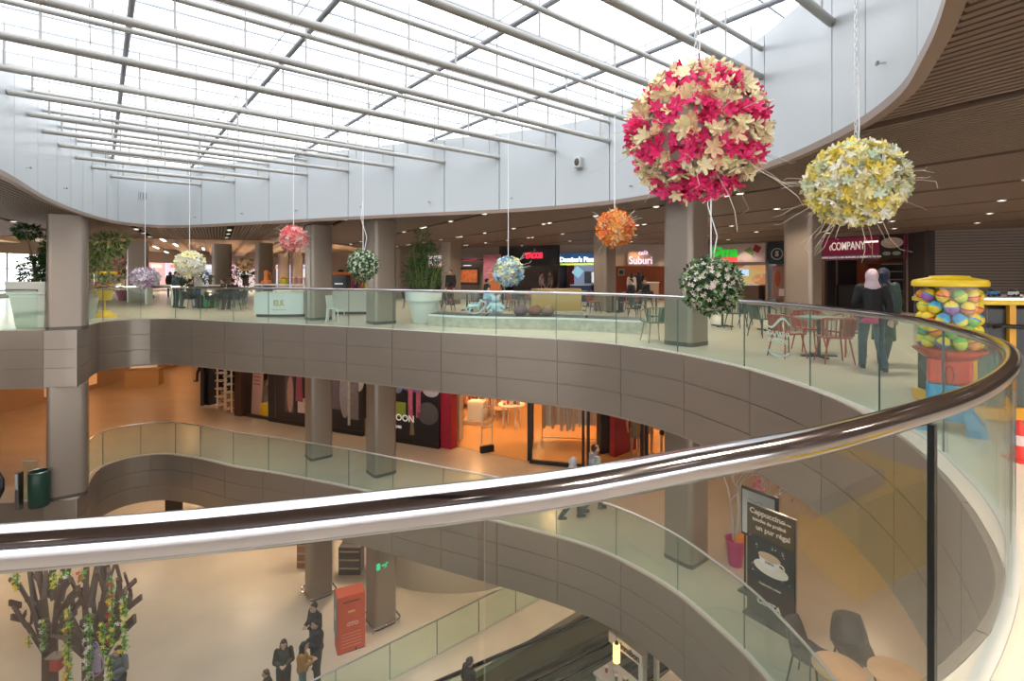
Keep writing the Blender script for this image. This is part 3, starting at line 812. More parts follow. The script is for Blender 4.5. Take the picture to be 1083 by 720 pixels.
# far shops: coloured fronts on the far wall, emission added to brighten the hall
rr = random.Random(11)
for i in range(11):
    px = 146+i*19
    if px < 232: yy = F*32.9/(HX-px); p0_, p1_ = V2(-32.9, yy-1.3), V2(-32.9, yy+1.3)
    else: q = wp(px, 57.8); p0_, p1_ = V2(q.x-.95, 57.8), V2(q.x+.95, 57.8)
    c = [(.75, .55, .5), (.7, .12, .1), (.55, .5, .75), (.8, .7, .6), (.2, .3, .5), (.75, .3, .4)][i % 6]
    o, L, H = sign('%s shop front with added glow far across the hall, %s along the wall' % (('pale peach', 'red', 'lilac', 'cream', 'blue', 'pink')[i % 6], ORD[i]), p0_, p1_, .1, 2.6, EM('front_%d' % (i % 6), tuple(.35+.65*x for x in c), 1.0), .1, 'shop front', 'far_shop_front')
    MB().box((0, -.08, 2.2), (1.3, .06, .3)).build('name_board', EM('board_%d' % ((i+2) % 3), ((1, .9, .8), (.9, .3, .2), (.4, .4, .7))[(i+2) % 3], 1.0), o)
    MB().box((0, -.08, .75), (.7, .04, 1.3)).build('doorway', mat('far_doorway', (.12, .08, .07), .6), o)
# ------------------------------------------------------------------ people
M_skin = mat('skin', (.55, .34, .25), .5); M_hair = mat('dark_hair', (.018, .013, .011), .45); M_eye = mat('eye', (.02, .015, .012), .2)
M_shoe = mat('dark_shoe', (.02, .02, .022), .45)
def remesh(mb, name, vox, m, parent, smooth=3):
    o = mb.build(name, m)
    md = o.modifiers.new('r', 'REMESH'); md.mode = 'VOXEL'; md.voxel_size = vox; md.use_smooth_shade = True
    s2 = o.modifiers.new('s', 'SMOOTH'); s2.iterations = smooth; s2.factor = .5
    bpy.context.view_layer.update()
    me = bpy.data.meshes.new_from_object(o.evaluated_get(bpy.context.evaluated_depsgraph_get()))
    me.name = name; old = o.data; o.modifiers.clear(); o.data = me; bpy.data.meshes.remove(old)
    me.materials.clear(); me.materials.append(m)
    o.parent = parent
    return o
def L3(a, b, t): return Vector(a).lerp(Vector(b), t)
def person(label, loc, face, H=1.7, pose='stand', top=(.05, .05, .06), bottom=(.05, .06, .10), hair='short', hairc=None, coat=0.0, skirt=0.0, scarf=None, bare=False, vox=.014, seat=.46, female=False, sleeves=True, under=None, shoes=None, group=None):
    """face = direction in degrees the person looks towards (0 = +x, 90 = away from the camera)"""
    o = thing('person', label, 'person', tuple(loc), radians(face)+pi/2, group); k = H/1.7
    S = lambda x, y, z: Vector((x*k, y*k, z*k))           # the body looks along -y
    sw = .165 if female else .185; hw = .095
    sit = pose in ('sit',)
    hz = seat/k+.09 if sit else .92
    dz = hz-.92
    J = {}
    for s, n in ((-1, 'L'), (1, 'R')):
        J['hip'+n] = S(s*hw, 0, hz)
        if sit: J['knee'+n] = S(s*.12, -.43, hz+.0); J['ank'+n] = S(s*.12, -.45, .09)
        elif pose.startswith('walk'):
            f = -1 if s < 0 else 1
            J['knee'+n] = S(s*.09, -.12*f-.06, .50); J['ank'+n] = S(s*.09, -.28*f+(.08 if f > 0 else .08), .10 if f > 0 else .14)
        else: J['knee'+n] = S(s*.10, -.02, .49); J['ank'+n] = S(s*.105, .01, .085)
        J['sho'+n] = S(s*sw, 0, 1.40+dz); J['elb'+n] = S(s*(sw+.05), .03, 1.11+dz); J['wri'+n] = S(s*(sw+.04), -.06, .86+dz)
        if pose in ('phone', 'sit'):
            J['elb'+n] = S(s*(sw+.05), -.02, 1.13+dz); J['wri'+n] = S(s*.07, -.25, 1.16+dz)
        if pose == 'walk_bag' and s > 0: J['elb'+n] = S(s*(sw+.07), .0, 1.15); J['wri'+n] = S(s*.10, -.20, 1.22)
        if pose == 'point' and s > 0: J['elb'+n] = S(s*(sw+.06), -.14, 1.22); J['wri'+n] = S(s*.14, -.34, 1.36)
        if pose.startswith('walk') and not (pose == 'walk_bag' and s > 0): J['wri'+n] = S(s*(sw+.06), -.16*s, .89); J['elb'+n] = S(s*(sw+.06), .02-.04*s, 1.12)
    pel = S(0, 0, .96+dz); wai = S(0, 0, 1.08+dz); che = S(0, .0, 1.27+dz); nec = S(0, .0, 1.44+dz); hed = S(0, -.02, 1.585+dz)
    if pose == 'phone': hed = S(0, -.05, 1.575+dz)
    # the body, one continuous surface
    b = MB()
    b.capsule(pel, wai, .125*k, .115*k, 14); b.capsule(wai, che, .115*k, .135*k, 14); b.ball(S(0, 0, 1.36+dz), (.17*k, .10*k, .09*k))
    b.capsule(S(0, .005, 1.40+dz), nec+(hed-nec)*.5, .055*k, .05*k, 12)
    b.ball(hed, (.076*k, .092*k, .112*k), 16, 12); b.ball(hed+S(0, -.028, -.055), (.055*k, .06*k, .06*k))
    b.capsule(hed+S(0, -.088, .012), hed+S(0, -.102, -.022), .010*k, .015*k, 8)
    for s in (-1, 1): b.ball(hed+S(s*.077, .008, -.008), (.012*k, .022*k, .032*k), 8, 6)
    b.capsule(hed+S(-.02, -.083, -.062), hed+S(.02, -.083, -.062), .009*k, .009*k, 8)
    for n, s in (('L', -1), ('R', 1)):
        b.capsule(J['hip'+n], J['knee'+n], .085*k, .055*k); b.capsule(J['knee'+n], J['ank'+n], .056*k, .036*k)
        b.capsule(J['ank'+n]+S(0, .03, -.045), J['ank'+n]+S(0, -.13, -.055), .036*k, .03*k)
        b.capsule(J['sho'+n], J['elb'+n], .05*k, .04*k); b.capsule(J['elb'+n], J['wri'+n], .04*k, .027*k)
        d = (J['wri'+n]-J['elb'+n]).normalized(); side = Vector((1, 0, 0)) if abs(d.x) < .8 else Vector((0, 1, 0))
        sd = (side-d*side.dot(d)).normalized(); nn = d.cross(sd)
        if nn.y > 0: nn = -nn
        pm = J['wri'+n]+d*.055*k
        b.capsule(J['wri'+n], pm, .026*k, .03*k)
        for q in range(4):
            off = sd*(q-1.5)*.0185*k; ln = (.058, .068, .064, .05)[q]*k
            r0 = pm+off+d*.02*k; r1 = r0+d*ln*.55+nn*ln*.12; r2 = r1+d*ln*.4+nn*ln*.35
            b.capsule(r0, r1, .0095*k, .009*k, 6); b.capsule(r1, r2, .009*k, .008*k, 6)
        th = pm-d*.02*k+sd*(-s)*.03*k
        b.capsule(th, th+d*.035*k+sd*(-s)*.02*k+nn*.012*k, .0115*k, .0105*k, 6); b.capsule(th+d*.035*k+sd*(-s)*.02*k+nn*.012*k, th+d*.062*k+sd*(-s)*.018*k+nn*.03*k, .0105*k, .009*k, 6)
    remesh(b, 'body', min(vox, .011), M_skin, o, 2)
    for s in (-1, 1): MB().ball(hed+S(s*.031, -.083, .018), .011*k, 8, 6).build('eye', M_eye, o)
    mt = mat('cloth_%d_%d_%d' % tuple(int(c*400) for c in top), top, .75, noise=.12, nscale=25); mbm = mat('cloth_%d_%d_%d' % tuple(int(c*400) for c in bottom), bottom, .75, noise=.12, nscale=25)
    # jacket
    g = MB(); e = .026*k
    g.capsule(wai, che, .115*k+e, .135*k+e, 14); g.ball(S(0, 0, 1.355+dz), (.18*k, .11*k+e*.5, .095*k)); g.capsule(S(0, 0, 1.40+dz), S(0, .0, 1.455+dz), .075*k, .06*k, 12)
    hem = .86 if not coat else coat
    if not sit: g.capsule(wai, S(0, 0, max(hem, .80)+.13), .115*k+e, .135*k+e, 14)
    else: g.capsule(wai, pel, .115*k+e, .13*k+e, 14)
    if sleeves:
        for n in 'LR': g.capsule(J['sho'+n], J['elb'+n], .05*k+e*.9, .042*k+e*.9); g.capsule(J['elb'+n], L3(J['elb'+n], J['wri'+n], .93), .042*k+e*.8, .034*k+e*.6)
    if coat and not sit:
        g.lathe([(.125*k, coat*k), (.175*k, coat*k), (.165*k, (coat+.3)*k), (.14*k, 1.05*k), (.10*k, 1.1*k)], (0, 0, 0), 18, True, 1.05, .85)
    remesh(g, 'jacket' if not coat else 'coat', vox, mt, o, 4)
    if under:
        u = MB(); u.lathe([(.10*k, .82*k), (.178*k, .80*k), (.172*k, .9*k), (.155*k, 1.0*k), (.10*k, 1.02*k)], (0, 0, 0), 20, True, 1.0, .82)
        remesh(u, 'tunic', vox, mat('cloth_u%d_%d_%d' % tuple(int(c*400) for c in under), under, .75), o, 3)
    # trousers or long skirt
    g = MB()
    if skirt:
        g.lathe([(.06*k, skirt*k), (.25*k, skirt*k), (.20*k, .55*k), (.16*k, .9*k), (.13*k, 1.02*k), (.06*k, 1.05*k)], (0, 0, 0), 20, True, 1.0, .85)
    else:
        e = .016*k; g.capsule(pel, S(0, 0, hz+.03), .125*k+e, .12*k+e, 14)
        for n in 'LR': g.capsule(J['hip'+n], J['knee'+n], .086*k+e, .056*k+e); g.capsule(J['knee'+n], J['ank'+n], .056*k+e, .045*k+e*.9)
    remesh(g, 'long_skirt' if skirt else 'trousers', vox, mbm, o, 3)
    g = MB()
    for n in 'LR': g.capsule(J['ank'+n]+S(0, .035, -.04), J['ank'+n]+S(0, -.14, -.05), .046*k, .038*k); g.box(J['ank'+n]+S(0, -.05, -.077), (.075*k, .25*k, .016*k))
    remesh(g, 'shoes', vox, shoes or M_shoe, o, 2)
    hm = hairc if isinstance(hairc, bpy.types.Material) else (M_hair if hairc is None else mat('hair_%d' % int(hairc[0]*1000), hairc, .5))
    g = MB()
    if scarf:
        ms = mat('scarf_%d_%d_%d' % tuple(int(c*400) for c in scarf), scarf, .8, noise=.15, nscale=18)
        g.ball(hed+S(0, .022, .012), (.097*k, .108*k, .128*k), 16, 12)
        g.capsule(hed+S(0, .02, -.06), S(0, .01, 1.42+dz), .088*k, .12*k, 14); g.ball(S(0, -.02, 1.40+dz), (.16*k, .13*k, .07*k))
        g.capsule(hed+S(0, .10, -.02), hed+S(0, .12, .02), .05*k, .045*k)
        remesh(g, 'headscarf', vox, ms, o, 3)
        # the face opening: skin oval in front of the cloth
        f = MB(); f.ball(hed+S(0, -.055, -.005), (.058*k, .042*k, .085*k), 14, 10); f.capsule(hed+S(0, -.098, .006), hed+S(0, -.108, -.022), .009*k, .012*k, 8)
        f.build('face', M_skin, o)
        for s in (-1, 1): MB().ball(hed+S(s*.026, -.091, .018), .009*k, 8, 6).build('eye', M_eye, o)
    elif hair:
        g.ball(hed+S(0, .030, .034), (.084*k, .088*k, .098*k), 16, 12); g.ball(hed+S(0, -.028, .088), (.058*k, .048*k, .034*k))
        if hair == 'long':
            for s in (-1, 1): g.capsule(hed+S(s*.062, .02, .03), hed+S(s*.088, .02, -.22), .034*k, .03*k)
            g.capsule(hed+S(0, .06, .0), hed+S(0, .085, -.26), .082*k, .065*k, 12)
        if hair == 'cap': g.ball(hed+S(0, .0, .05), (.092*k, .1*k, .075*k)); g.capsule(hed+S(-.03, -.1, .05), hed+S(.03, -.1, .05), .025*k, .025*k)
        remesh(g, 'hair' if hair != 'cap' else 'cap', vox, hm, o, 2)
    return o
# the two women walking past the vending globe
w1 = at(922, 392, 0)
P1 = person('woman in pale pink headscarf, black jacket over a magenta tunic, seen from behind', (w1.x, w1.y, 0), 68, 1.60, 'walk_bag', (.013, .013, .015), (.06, .09, .12), scarf=(.72, .55, .60), under=(.55, .04, .16), female=True, vox=.011)
w2 = at(948, 391, 0)
P2 = person('woman in dark headscarf and long dark green coat beside the woman in black jacket', (w2.x+.05, w2.y+.35, 0), 40, 1.62, 'walk', (.02, .05, .04), (.02, .035, .035), scarf=(.012, .02, .045), coat=.45, female=True, vox=.011)
# shoulder bag of the first woman
o = thing('shoulder_bag', 'blue grey shoulder bag hanging behind the woman in black jacket', 'bag', (w1.x+.27, w1.y-.02, .92), radians(60))
MB().box((0, 0, .16), (.26, .1, .30)).build('bag_body', mat('navy_leather', (.03, .05, .11), .45), o, bevel=.03)
MB().tube([(-.1, 0, .3), (-.06, 0, .42), (0, .02, .5), (.06, 0, .42), (.1, 0, .3)], .009, 6).build('strap', mat('navy_leather2', (.03, .04, .08), .5), o)
# food court figures
def pp(px, Y, z=0): return ((px-HX)/F*Y, Y, z)
person('person in black standing at the orange shop counter, seen from behind', pp(676, 26.4), 70, 1.72, 'stand', (.012, .012, .014), (.012, .012, .014), 'long', vox=.02)
person('person with dark ponytail and white top at the orange shop counter', pp(668, 25.9), 60, 1.62, 'stand', (.55, .5, .47), (.03, .03, .04), 'long', vox=.02, female=True)
person('man in black walking before the grey pillar beyond the bamboo plant', pp(476.5, 25.5), 250, 1.74, 'stand', (.012, .012, .015), (.16, .03, .035), 'short', vox=.02)
person('person in pale pink shirt inside the black red lettered shop', pp(573, 29.4), 330, 1.66, 'stand', (.5, .36, .36), (.03, .03, .03), 'short', vox=.02)
person('person in grey mauve shirt turned to the person in pale pink shirt', pp(582, 29.4), 200, 1.70, 'stand', (.36, .27, .27), (.03, .03, .03), 'short', vox=.02)
person('man in dark jacket standing at the tables below the lilac flower ball', pp(186, 23.3), 60, 1.66, 'stand', (.02, .05, .07), (.02, .04, .06), 'short', vox=.02)
person('person in grey trousers leaning beside the man in dark jacket', pp(192, 23.0), 20, 1.62, 'point', (.03, .05, .04), (.10, .12, .11), 'short', vox=.02)
person('person in blue jeans and pale top standing beyond the seated visitors', pp(209, 23.6), 180, 1.64, 'stand', (.45, .5, .5), (.03, .08, .25), 'short', vox=.02)
person('woman with dark hair walking past the far columns', pp(180, 34), 120, 1.7, 'stand', (.03, .02, .02), (.02, .02, .03), 'long', vox=.02, female=True)
person('man in dark clothes walking below the lilac flower ball', pp(159.5, 31), 270, 1.7, 'walk', (.03, .035, .05), (.015, .02, .04), 'short', vox=.02)
# ------------------------------------------------------------------ chairs and tables
CH = {}
def chair(label, loc, face, kind='arm', c=(.42, .07, .05), legc=None, group=None):
    CH[label] = (Vector(loc), face)
    o = thing('chair', label, 'chair', tuple(loc), radians(face)+pi/2, group)  # looks along -y
    m = mat('chair_%d_%d_%d' % tuple(int(x*400) for x in c), c, .45); ml = mat('chairleg_%d_%d_%d' % tuple(int(x*400) for x in (legc or c)), legc or c, .45)
    if kind == 'shell':                                  # upholstered shell chair
        mb = MB(); vs = []; n = 10; mm = 9
        for j in range(mm+1):
            t = j/mm
            if t < .45: y = -.24+t/.45*.42; z = .45-.03*sin(t/.45*pi); w = .25-.03*(1-t/.45)
            else:
                q = (t-.45)/.55; y = .18+.12*q; z = .45+.44*q; w = .26-.09*q*q
            for i in range(n+1):
                a = (i/n*2-1); vs.append((a*w, y-abs(a)**2*.10*(1 if t > .3 else .2), z+abs(a)**3*(.10 if t < .55 else .0)))
        fs = [(j*(n+1)+i, j*(n+1)+i+1, (j+1)*(n+1)+i+1, (j+1)*(n+1)+i) for j in range(mm) for i in range(n)]
        s = mb.add(vs, fs, True).build('seat_shell', m, o); sd = s.modifiers.new('s', 'SOLIDIFY'); sd.thickness = .035
    elif kind == 'plastic':                              # white moulded stacking chair
        MB().box((0, 0, .44), (.42, .42, .035)).build('seat', m, o, bevel=.012)
        mb = MB(); mb.box((0, .21, .66), (.40, .03, .40), R=Matrix.Rotation(-.15, 3, 'X')); mb.build('backrest', m, o, bevel=.014)
        for sx in (-.19, .19): MB().box((sx, .17, .25), (.12, .05, .42), R=Matrix.Rotation(.06, 3, 'X')).build('side_panel', m, o, bevel=.012)
    else:
        MB().box((0, -.02, .445), (.44, .42, .03)).build('seat', m, o, bevel=.01)
        mb = MB()
        n = 9
        for i in range(n):                                # curved slatted back
            a = radians(-58+116*i/(n-1)); p = Vector((sin(a)*.26, .02+cos(a)*.20, .47)); q = Vector((sin(a)*.29, .05+cos(a)*.24, .78))
            mb.bar(p, q, .078, .012, (cos(a), -sin(a), 0))
        mb.build('backrest', m, o)
        mb = MB(); mb.tube([(sin(radians(-105+210*i/20))*.295, .05+cos(radians(-105+210*i/20))*.245, .785-.10*max(0, abs(i-10)/10-.4)) for i in range(21)], .014, 8)
        mb.build('top_rail', ml, o)
        if kind == 'arm':
            for sx in (-1, 1): MB().tube([(sx*.285, -.015, .72), (sx*.27, -.16, .68), (sx*.24, -.2, .46)], .012, 8).build('arm', ml, o)
    for sx in (-1, 1):
        for sy in (-1, 1):
            MB().tube([(sx*.17, sy*.16, .44), (sx*.235, sy*.23, 0.0)], [.016, .011], 8).build('leg', ml, o)
    return o
def table(label, loc, top='square', size=.7, h=.74, mt=None, group=None, legm=None, rz=0.0):
    o = thing('table', label, 'table', tuple(loc), rz, group)
    mt = mt or mat('grey_green_table_top', (.22, .27, .23), .35)
    if top == 'round': MB().lathe([(size/2-.01, h-.03), (size/2, h-.02), (size/2, h-.005), (size/2-.008, h)], (0, 0, 0), 36).build('table_top', mt, o)
    else: MB().box((0, 0, h-.015), (size, size, .03)).build('table_top', mt, o, bevel=.008)
    ml = legm or M_black2
    MB().tube([(0, 0, .03), (0, 0, h-.03)], .032, 12).build('pedestal', ml, o)
    mb = MB(); mb.box((0, 0, .015), (.62, .07, .03), .785); mb.box((0, 0, .017), (.62, .07, .03), -.785); mb.build('foot_cross', ml, o)
    return o
M_black2 = mat('black_powder_coat', (.02, .02, .021), .45)
RDC = (.36, .075, .055)
tA = at(866, 377, 0); tA.z = 0
table('grey green cafe table with red chairs round it, beside the walking women', (tA.x, tA.y, 0), rz=GA)
chair('red slatted armchair before the etched logo, facing the grey green table', (tA.x-.62, tA.y-.05, 0), 10, 'arm', RDC)
chair('red slatted armchair with its back to the railing at the cafe table', (tA.x-.12, tA.y-.64, 0), 80, 'arm', RDC)
chair('red slatted chair close to the walking women at the grey green table', (tA.x+.60, tA.y+.15, 0), 190, 'arm', (.33, .085, .065))
chair('red slatted chair on the shop side of the grey green table', (tA.x+.25, tA.y+.75, 0), 265, 'arm', (.34, .05, .045))
tB = at(764, 345, 0)
table('small table below the leafy hanging ball, between dark green chairs', (tB.x, tB.y, 0))
GRC = (.05, .075, .06)
chair('dark green chair on the near side of the table below the leafy ball', (tB.x+.05, tB.y-.8, 0), 92, 'arm', GRC)
chair('dark green chair to the shop side of the table below the leafy ball', (tB.x+.85, tB.y+.1, 0), 185, 'arm', GRC)
tC = at(826, 352, 0)
table('table in front of the wide pillar with a dark stroller beside it', (tC.x, tC.y+.6, 0))
chair('grey green armchair with thin legs beside the etched logo', tuple(at(806, 356, 0)), 20, 'arm', (.09, .12, .10), (.06, .05, .045))
chair('brown padded chair behind the etched logo table', (tC.x+.75, tC.y+.75, 0), 200, 'arm', (.26, .12, .07))
rr = random.Random(5)
spots = [(494, 21.6, 'd'), (532, 23.0, 'd'), (562, 21.5, 'r'), (577, 24.5, 'r'), (613, 21.5, 'g'), (622, 24.2, 'r'), (648, 20.5, 'r'), (668, 22.5, 'd'), (694, 18.4, 'g'), (452, 23, 'd'), (462, 29, 'd')]
land = ['near the blue rocking horse', 'behind the flowered seat kids corner', 'before the black red lettered shop', 'under the red lettered sign', 'before the pizza shop', 'beside the grey food court pillar', 'in front of the food court pillar', 'before the orange shop', 'close to the front column', 'behind the white bamboo planter', 'by the dim shop']
nm = {'d': 'dark', 'r': 'red', 'g': 'green grey'}; cc = {'d': (.04, .03, .03), 'r': RDC, 'g': (.10, .14, .11)}
for (px, Y, k), ld in zip(spots, land):
    x, y, _ = pp(px, Y); table('small square table %s with %s chairs' % (ld, nm[k]), (x, y, 0), mt=mat('tabletop_'+k, {'d': (.2, .16, .13), 'r': (.33, .28, .22), 'g': (.24, .3, .25)}[k], .35))
    for i, a in enumerate((200, 20, 110)[:2+(k != 'g')]):
        an = radians(a+rr.uniform(-15, 15)); q = (x-cos(an)*.84, y-sin(an)*.84, 0)
        chair('%s chair %s the small table %s' % (nm[k], ('right of', 'left of', 'before')[i], ld), q, math.degrees(an), 'plain', cc[k], (.05, .04, .035))
chair('wooden framed armchair with red cushion and green seat by the front column', tuple(at(692, 361, 0)), 100, 'arm', (.12, .20, .13), (.26, .17, .11))
def seat_on(lab):
    k = [x for x in CH if x.startswith(lab)][0]; l, f = CH[k]; return (l.x+cos(radians(f))*.04, l.y+sin(radians(f))*.04, l.z), f
s1_, s1f = seat_on('red chair right of the small table in front of the food court pillar'); s2_, s2f = seat_on('dark chair right of the small table before the orange'); s3_, s3f = seat_on('dark chair left of the small table behind the flowered'); s4_, s4f = seat_on('dark chair before the small table behind the white bamboo')
person('man in dark jacket seated at a table before the grey food court pillar', s1_, s1f, 1.72, 'sit', (.015, .015, .02), (.02, .02, .03), 'short', vox=.02)
person('person in black seated with head bowed before the orange shop', s2_, s2f, 1.7, 'sit', (.012, .012, .014), (.015, .015, .02), 'short', vox=.02)
person('person in dark green coat seated behind the blue rocking horse', s3_, s3f, 1.7, 'sit', (.02, .045, .04), (.03, .03, .035), 'short', vox=.02)
person('dark haired person seated behind the white bamboo planter', s4_, s4f, 1.7, 'sit', (.03, .02, .02), (.03, .03, .04), 'short', vox=.02)
person('child in pale blue seated on the play ledge beside the rocking horse', pp(517, 15.9, .36), 270, 1.05, 'sit', (.25, .42, .62), (.3, .4, .5), 'short', (.25, .16, .1), seat=.22, vox=.014)
# dark lounge group left of the kiosk
for i, (px, Y, f, c) in enumerate(((225, 21.6, 30, (.05, .05, .05)), (236, 23.2, 200, (.04, .045, .045)), (246, 21.8, 150, (.035, .035, .04)), (253, 22.6, 220, (.10, .11, .10)), (201, 22.4, 60, (.05, .04, .04)))):
    chair('%s lounge chair %s' % (('charcoal', 'black', 'dark slate', 'grey', 'brown black')[i], ('nearest the green tub', 'under the column with green sign', 'behind a thin railing joint', 'next to the white bar', 'beside the standing visitors')[i]), pp(px, Y), f, 'arm', c)
o = thing('tub', 'round green tub behind the dark lounge chairs', 'tub', pp(222, 23.5)); MB().lathe([(.28, 0), (.34, .5), (.36, .52), (.33, .52), (.27, .06), (0, .06)], n=24).build('tub_shell', mat('green_tub', (.03, .35, .10), .4), o)
person('person in dark sweater sitting on a lounge chair with legs stretched out', pp(236, 23.24), 200, 1.7, 'sit', (.05, .05, .055), (.03, .03, .035), 'short', vox=.02)
person('person in black sitting deep in a lounge chair near the white bar', pp(246, 21.84), 150, 1.7, 'sit', (.025, .03, .03), (.03, .03, .03), 'short', vox=.02)
person('person with black trousers sitting at the edge of the tables', pp(201, 22.44), 60, 1.68, 'sit', (.04, .05, .05), (.01, .01, .012), 'short', vox=.02)
o = thing('high_table', 'long white high table with pale legs where visitors stand', 'table', pp(200, 25.5))
MB().box((0, 0, .98), (4.2, .6, .06)).build('table_top', M_wc, o)
for sx in (-2, -.7, .7, 2): MB().box((sx, 0, .47), (.09, .45, .95)).build('leg', M_wc, o)
# ------------------------------------------------------------------ white bar
M_bar = mat('white_gloss_bar', (.86, .90, .90), .3); M_gold = mat('gold_letters', (.65, .5, .2), .35, .6)
def barunit(label, px0, px1, Y, h, curve, logo=None, z0=0.1):
    x0 = (px0-HX)/F*Y; x1 = (px1-HX)/F*Y; o = thing('bar_counter', label, 'bar counter', ((x0+x1)/2, Y, 0)); L = x1-x0
    P = []
    for i in range(13):
        t = i/12; P.append((-L/2+L*t, -.28*sin(pi*(t*.5+.25))**2*curve-.12))
    P = P+[(L/2, .55), (-L/2, .55)]
    MB().prism(P, z0, h).build('body', M_bar, o)
    MB().prism([(p[0]*1.02, p[1]*1.04-.01) for p in P], h, h+.05).build('counter_top', M_wc, o)
    MB().prism([(p[0]*.95, p[1]*.8+.03) for p in P], 0.0, z0).build('plinth', M_plinth, o)
    return o, L
o, L = barunit('curved white bar counter with gold letters facing the atrium', 272.5, 324, 18.6, .84, 1)
yf = -.28*1-.12-.012
text_obj('gold_lettering', 'ELK', .30, M_gold, frame(Vector((.08, yf-.02, .50)), (1, 0, 0)), o, .012, .0, sx=.8)
MB().box((.08, yf-.02, .27), (.5, .012, .02)).build('gold_line', M_gold, o)
for sx in (-.78, -.25, .3, .75): MB().tube([(sx, .1, .88), (sx, .1, 1.13)], .02, 8).build('post', M_steel, o)
MB().box((-.02, .1, 1.15), (1.95, .42, .05)).build('raised_shelf', mat('pale_shelf_top', (.8, .76, .74), .35), o)
BO = o.location
o2, L = barunit('straight white bar counter behind the white chair', 350, 389, 19.6, .86, 0)
def onbar(dx, dy=.1, z=1.1751): return (BO.x+dx, BO.y+dy, z)
o = thing('juicer', 'orange juice squeezer standing on the raised white bar shelf', 'juicer', onbar(-.62))
mo = mat('orange_plastic', (.85, .22, .03), .35)
MB().lathe([(.18, 0), (.19, .06), (.16, .12), (.1, .14)], n=20).build('base', mo, o); MB().lathe([(.10, .12), (.075, .28), (.09, .42), (.06, .5), (0, .52)], n=16).build('squeezer_body', mo, o); MB().tube([(.05, 0, .46), (.16, 0, .36), (.2, 0, .2)], .018, 8).build('lever', mo, o)
o = thing('fruit_bowl', 'yellow bowl filled with fruit on the white bar shelf', 'bowl', onbar(.02)); MB().lathe([(.11, 0), (.19, .18), (.175, .18), (.10, .03), (0, .03)], n=20).build('bowl_shell', mat('lime_yellow', (.65, .62, .03), .4), o)
rr = random.Random(2)
for i in range(7):
    a = i*2*pi/6; r = .095 if i < 6 else 0
    f = MB().ball((0, 0, 0), .058, 12, 8).build('orange_fruit', mat('orange_skin', (.85, .35, .05), .5)); f.location = onbar(.02+cos(a)*r, .1+sin(a)*r, 1.1751+.15+(.02 if r else .07))
    tag(f, 'orange heaped in the yellow bowl on the bar', 'orange', 'oranges in the yellow bowl')
for i, dx in enumerate((.42, .62, .84)):
    o = thing('paper_cup', 'pink paper cup with white rim on the bar shelf, %s from the fruit bowl' % ORD[i], 'cup', onbar(dx)); MB().lathe([(.07, 0), (.095, .24), (.088, .24), (.065, .01), (0, .01)], n=18).build('cup_body', mat('salmon_cup', (.72, .33, .24), .5), o); MB().lathe([(.092, .225), (.1, .235), (.1, .25), (.088, .25)], n=18).build('rim', M_wc, o)
o = thing('coffee_machine', 'black coffee machine with orange lid on the straight white bar', 'coffee machine', (o2.location.x-.35, o2.location.y+.1, .91))
MB().box((0, 0, .3), (.62, .5, .6)).build('housing', mat('black_machine', (.02, .02, .028), .3), o, bevel=.02); MB().box((0, 0, .655), (.72, .56, .11)).build('lid', mo, o, bevel=.02); MB().lathe([(.09, .71), (.12, .78), (.0, .82)], n=16).build('bean_hopper', M_black2, o)
MB().box((0, -.26, .26), (.3, .03, .05)).build('spout', M_steel, o)
for i, (dx, c) in enumerate(((.12, (.4, .05, .12)), (.26, (.06, .05, .08)), (.42, (.5, .18, .06)), (.58, (.5, .45, .05)))):
    o = thing('bottle', '%s bottle on the straight white bar' % ('wine red', 'dark', 'amber', 'yellow')[i], 'bottle', (o2.location.x+dx, o2.location.y+.15, .911)); MB().lathe([(.06, 0), (.065, .03), (.065, .22), (.025, .3)], n=14).build('bottle_body', mat('bottle%d' % i, c, .15), o); MB().lathe([(.026, .3), (.026, .36), (0, .36)], n=10).build('cap', M_black2, o)
chair('white moulded plastic chair before the straight white bar', tuple(at(355, 340.5, 0)), 350, 'plastic', (.72, .76, .75))
# ------------------------------------------------------------------ play ledge with patterned front
M_terr = mat('grass_print_panel', (.48, .47, .39), .5, noise=.5, nscale=5.5)
M_ltop = mat('dark_ledge_top', (.06, .075, .085), .5)
q0 = at(453, 344.3, 0); q1 = at(500, 347.2, 0); q2 = at(588, 349.0, 0); q3 = at(684, 353.5, 0)
o = thing('play_ledge', 'low ledge with pale grass print front and dark top running behind the railing', 'ledge', (q1.x, q1.y, 0))
LP = [V2(q.x-q1.x, q.y-q1.y) for q in (q0, q1, q2, q3)]
mb = MB(); lp2 = catmull(LP, False, .3)
bk = [p+V2(.15, 1.1) for p in lp2]
MB().prism([tuple(p[:2]) for p in lp2]+[tuple(p[:2]) for p in reversed(bk)], 0, .30).build('front_panel', M_terr, o)
MB().prism([tuple((p+V2(0, .02))[:2]) for p in lp2]+[tuple(p[:2]) for p in reversed(bk)], .30, .345).build('top_pad', M_ltop, o)
ribs = MB(); ribbon(ribs, [p+V2(0, -.02) for p in lp2], .295, .345, .03); ribs.build('edge_trim', M_wc, o)
for px in (515, 547, 620):
    q = at(px, 347+(px-515)*.02, 0); MB().box((q.x-q1.x, q.y-q1.y-.05, .2), (.05, .04, .42)).build('bracket', M_black2, o)
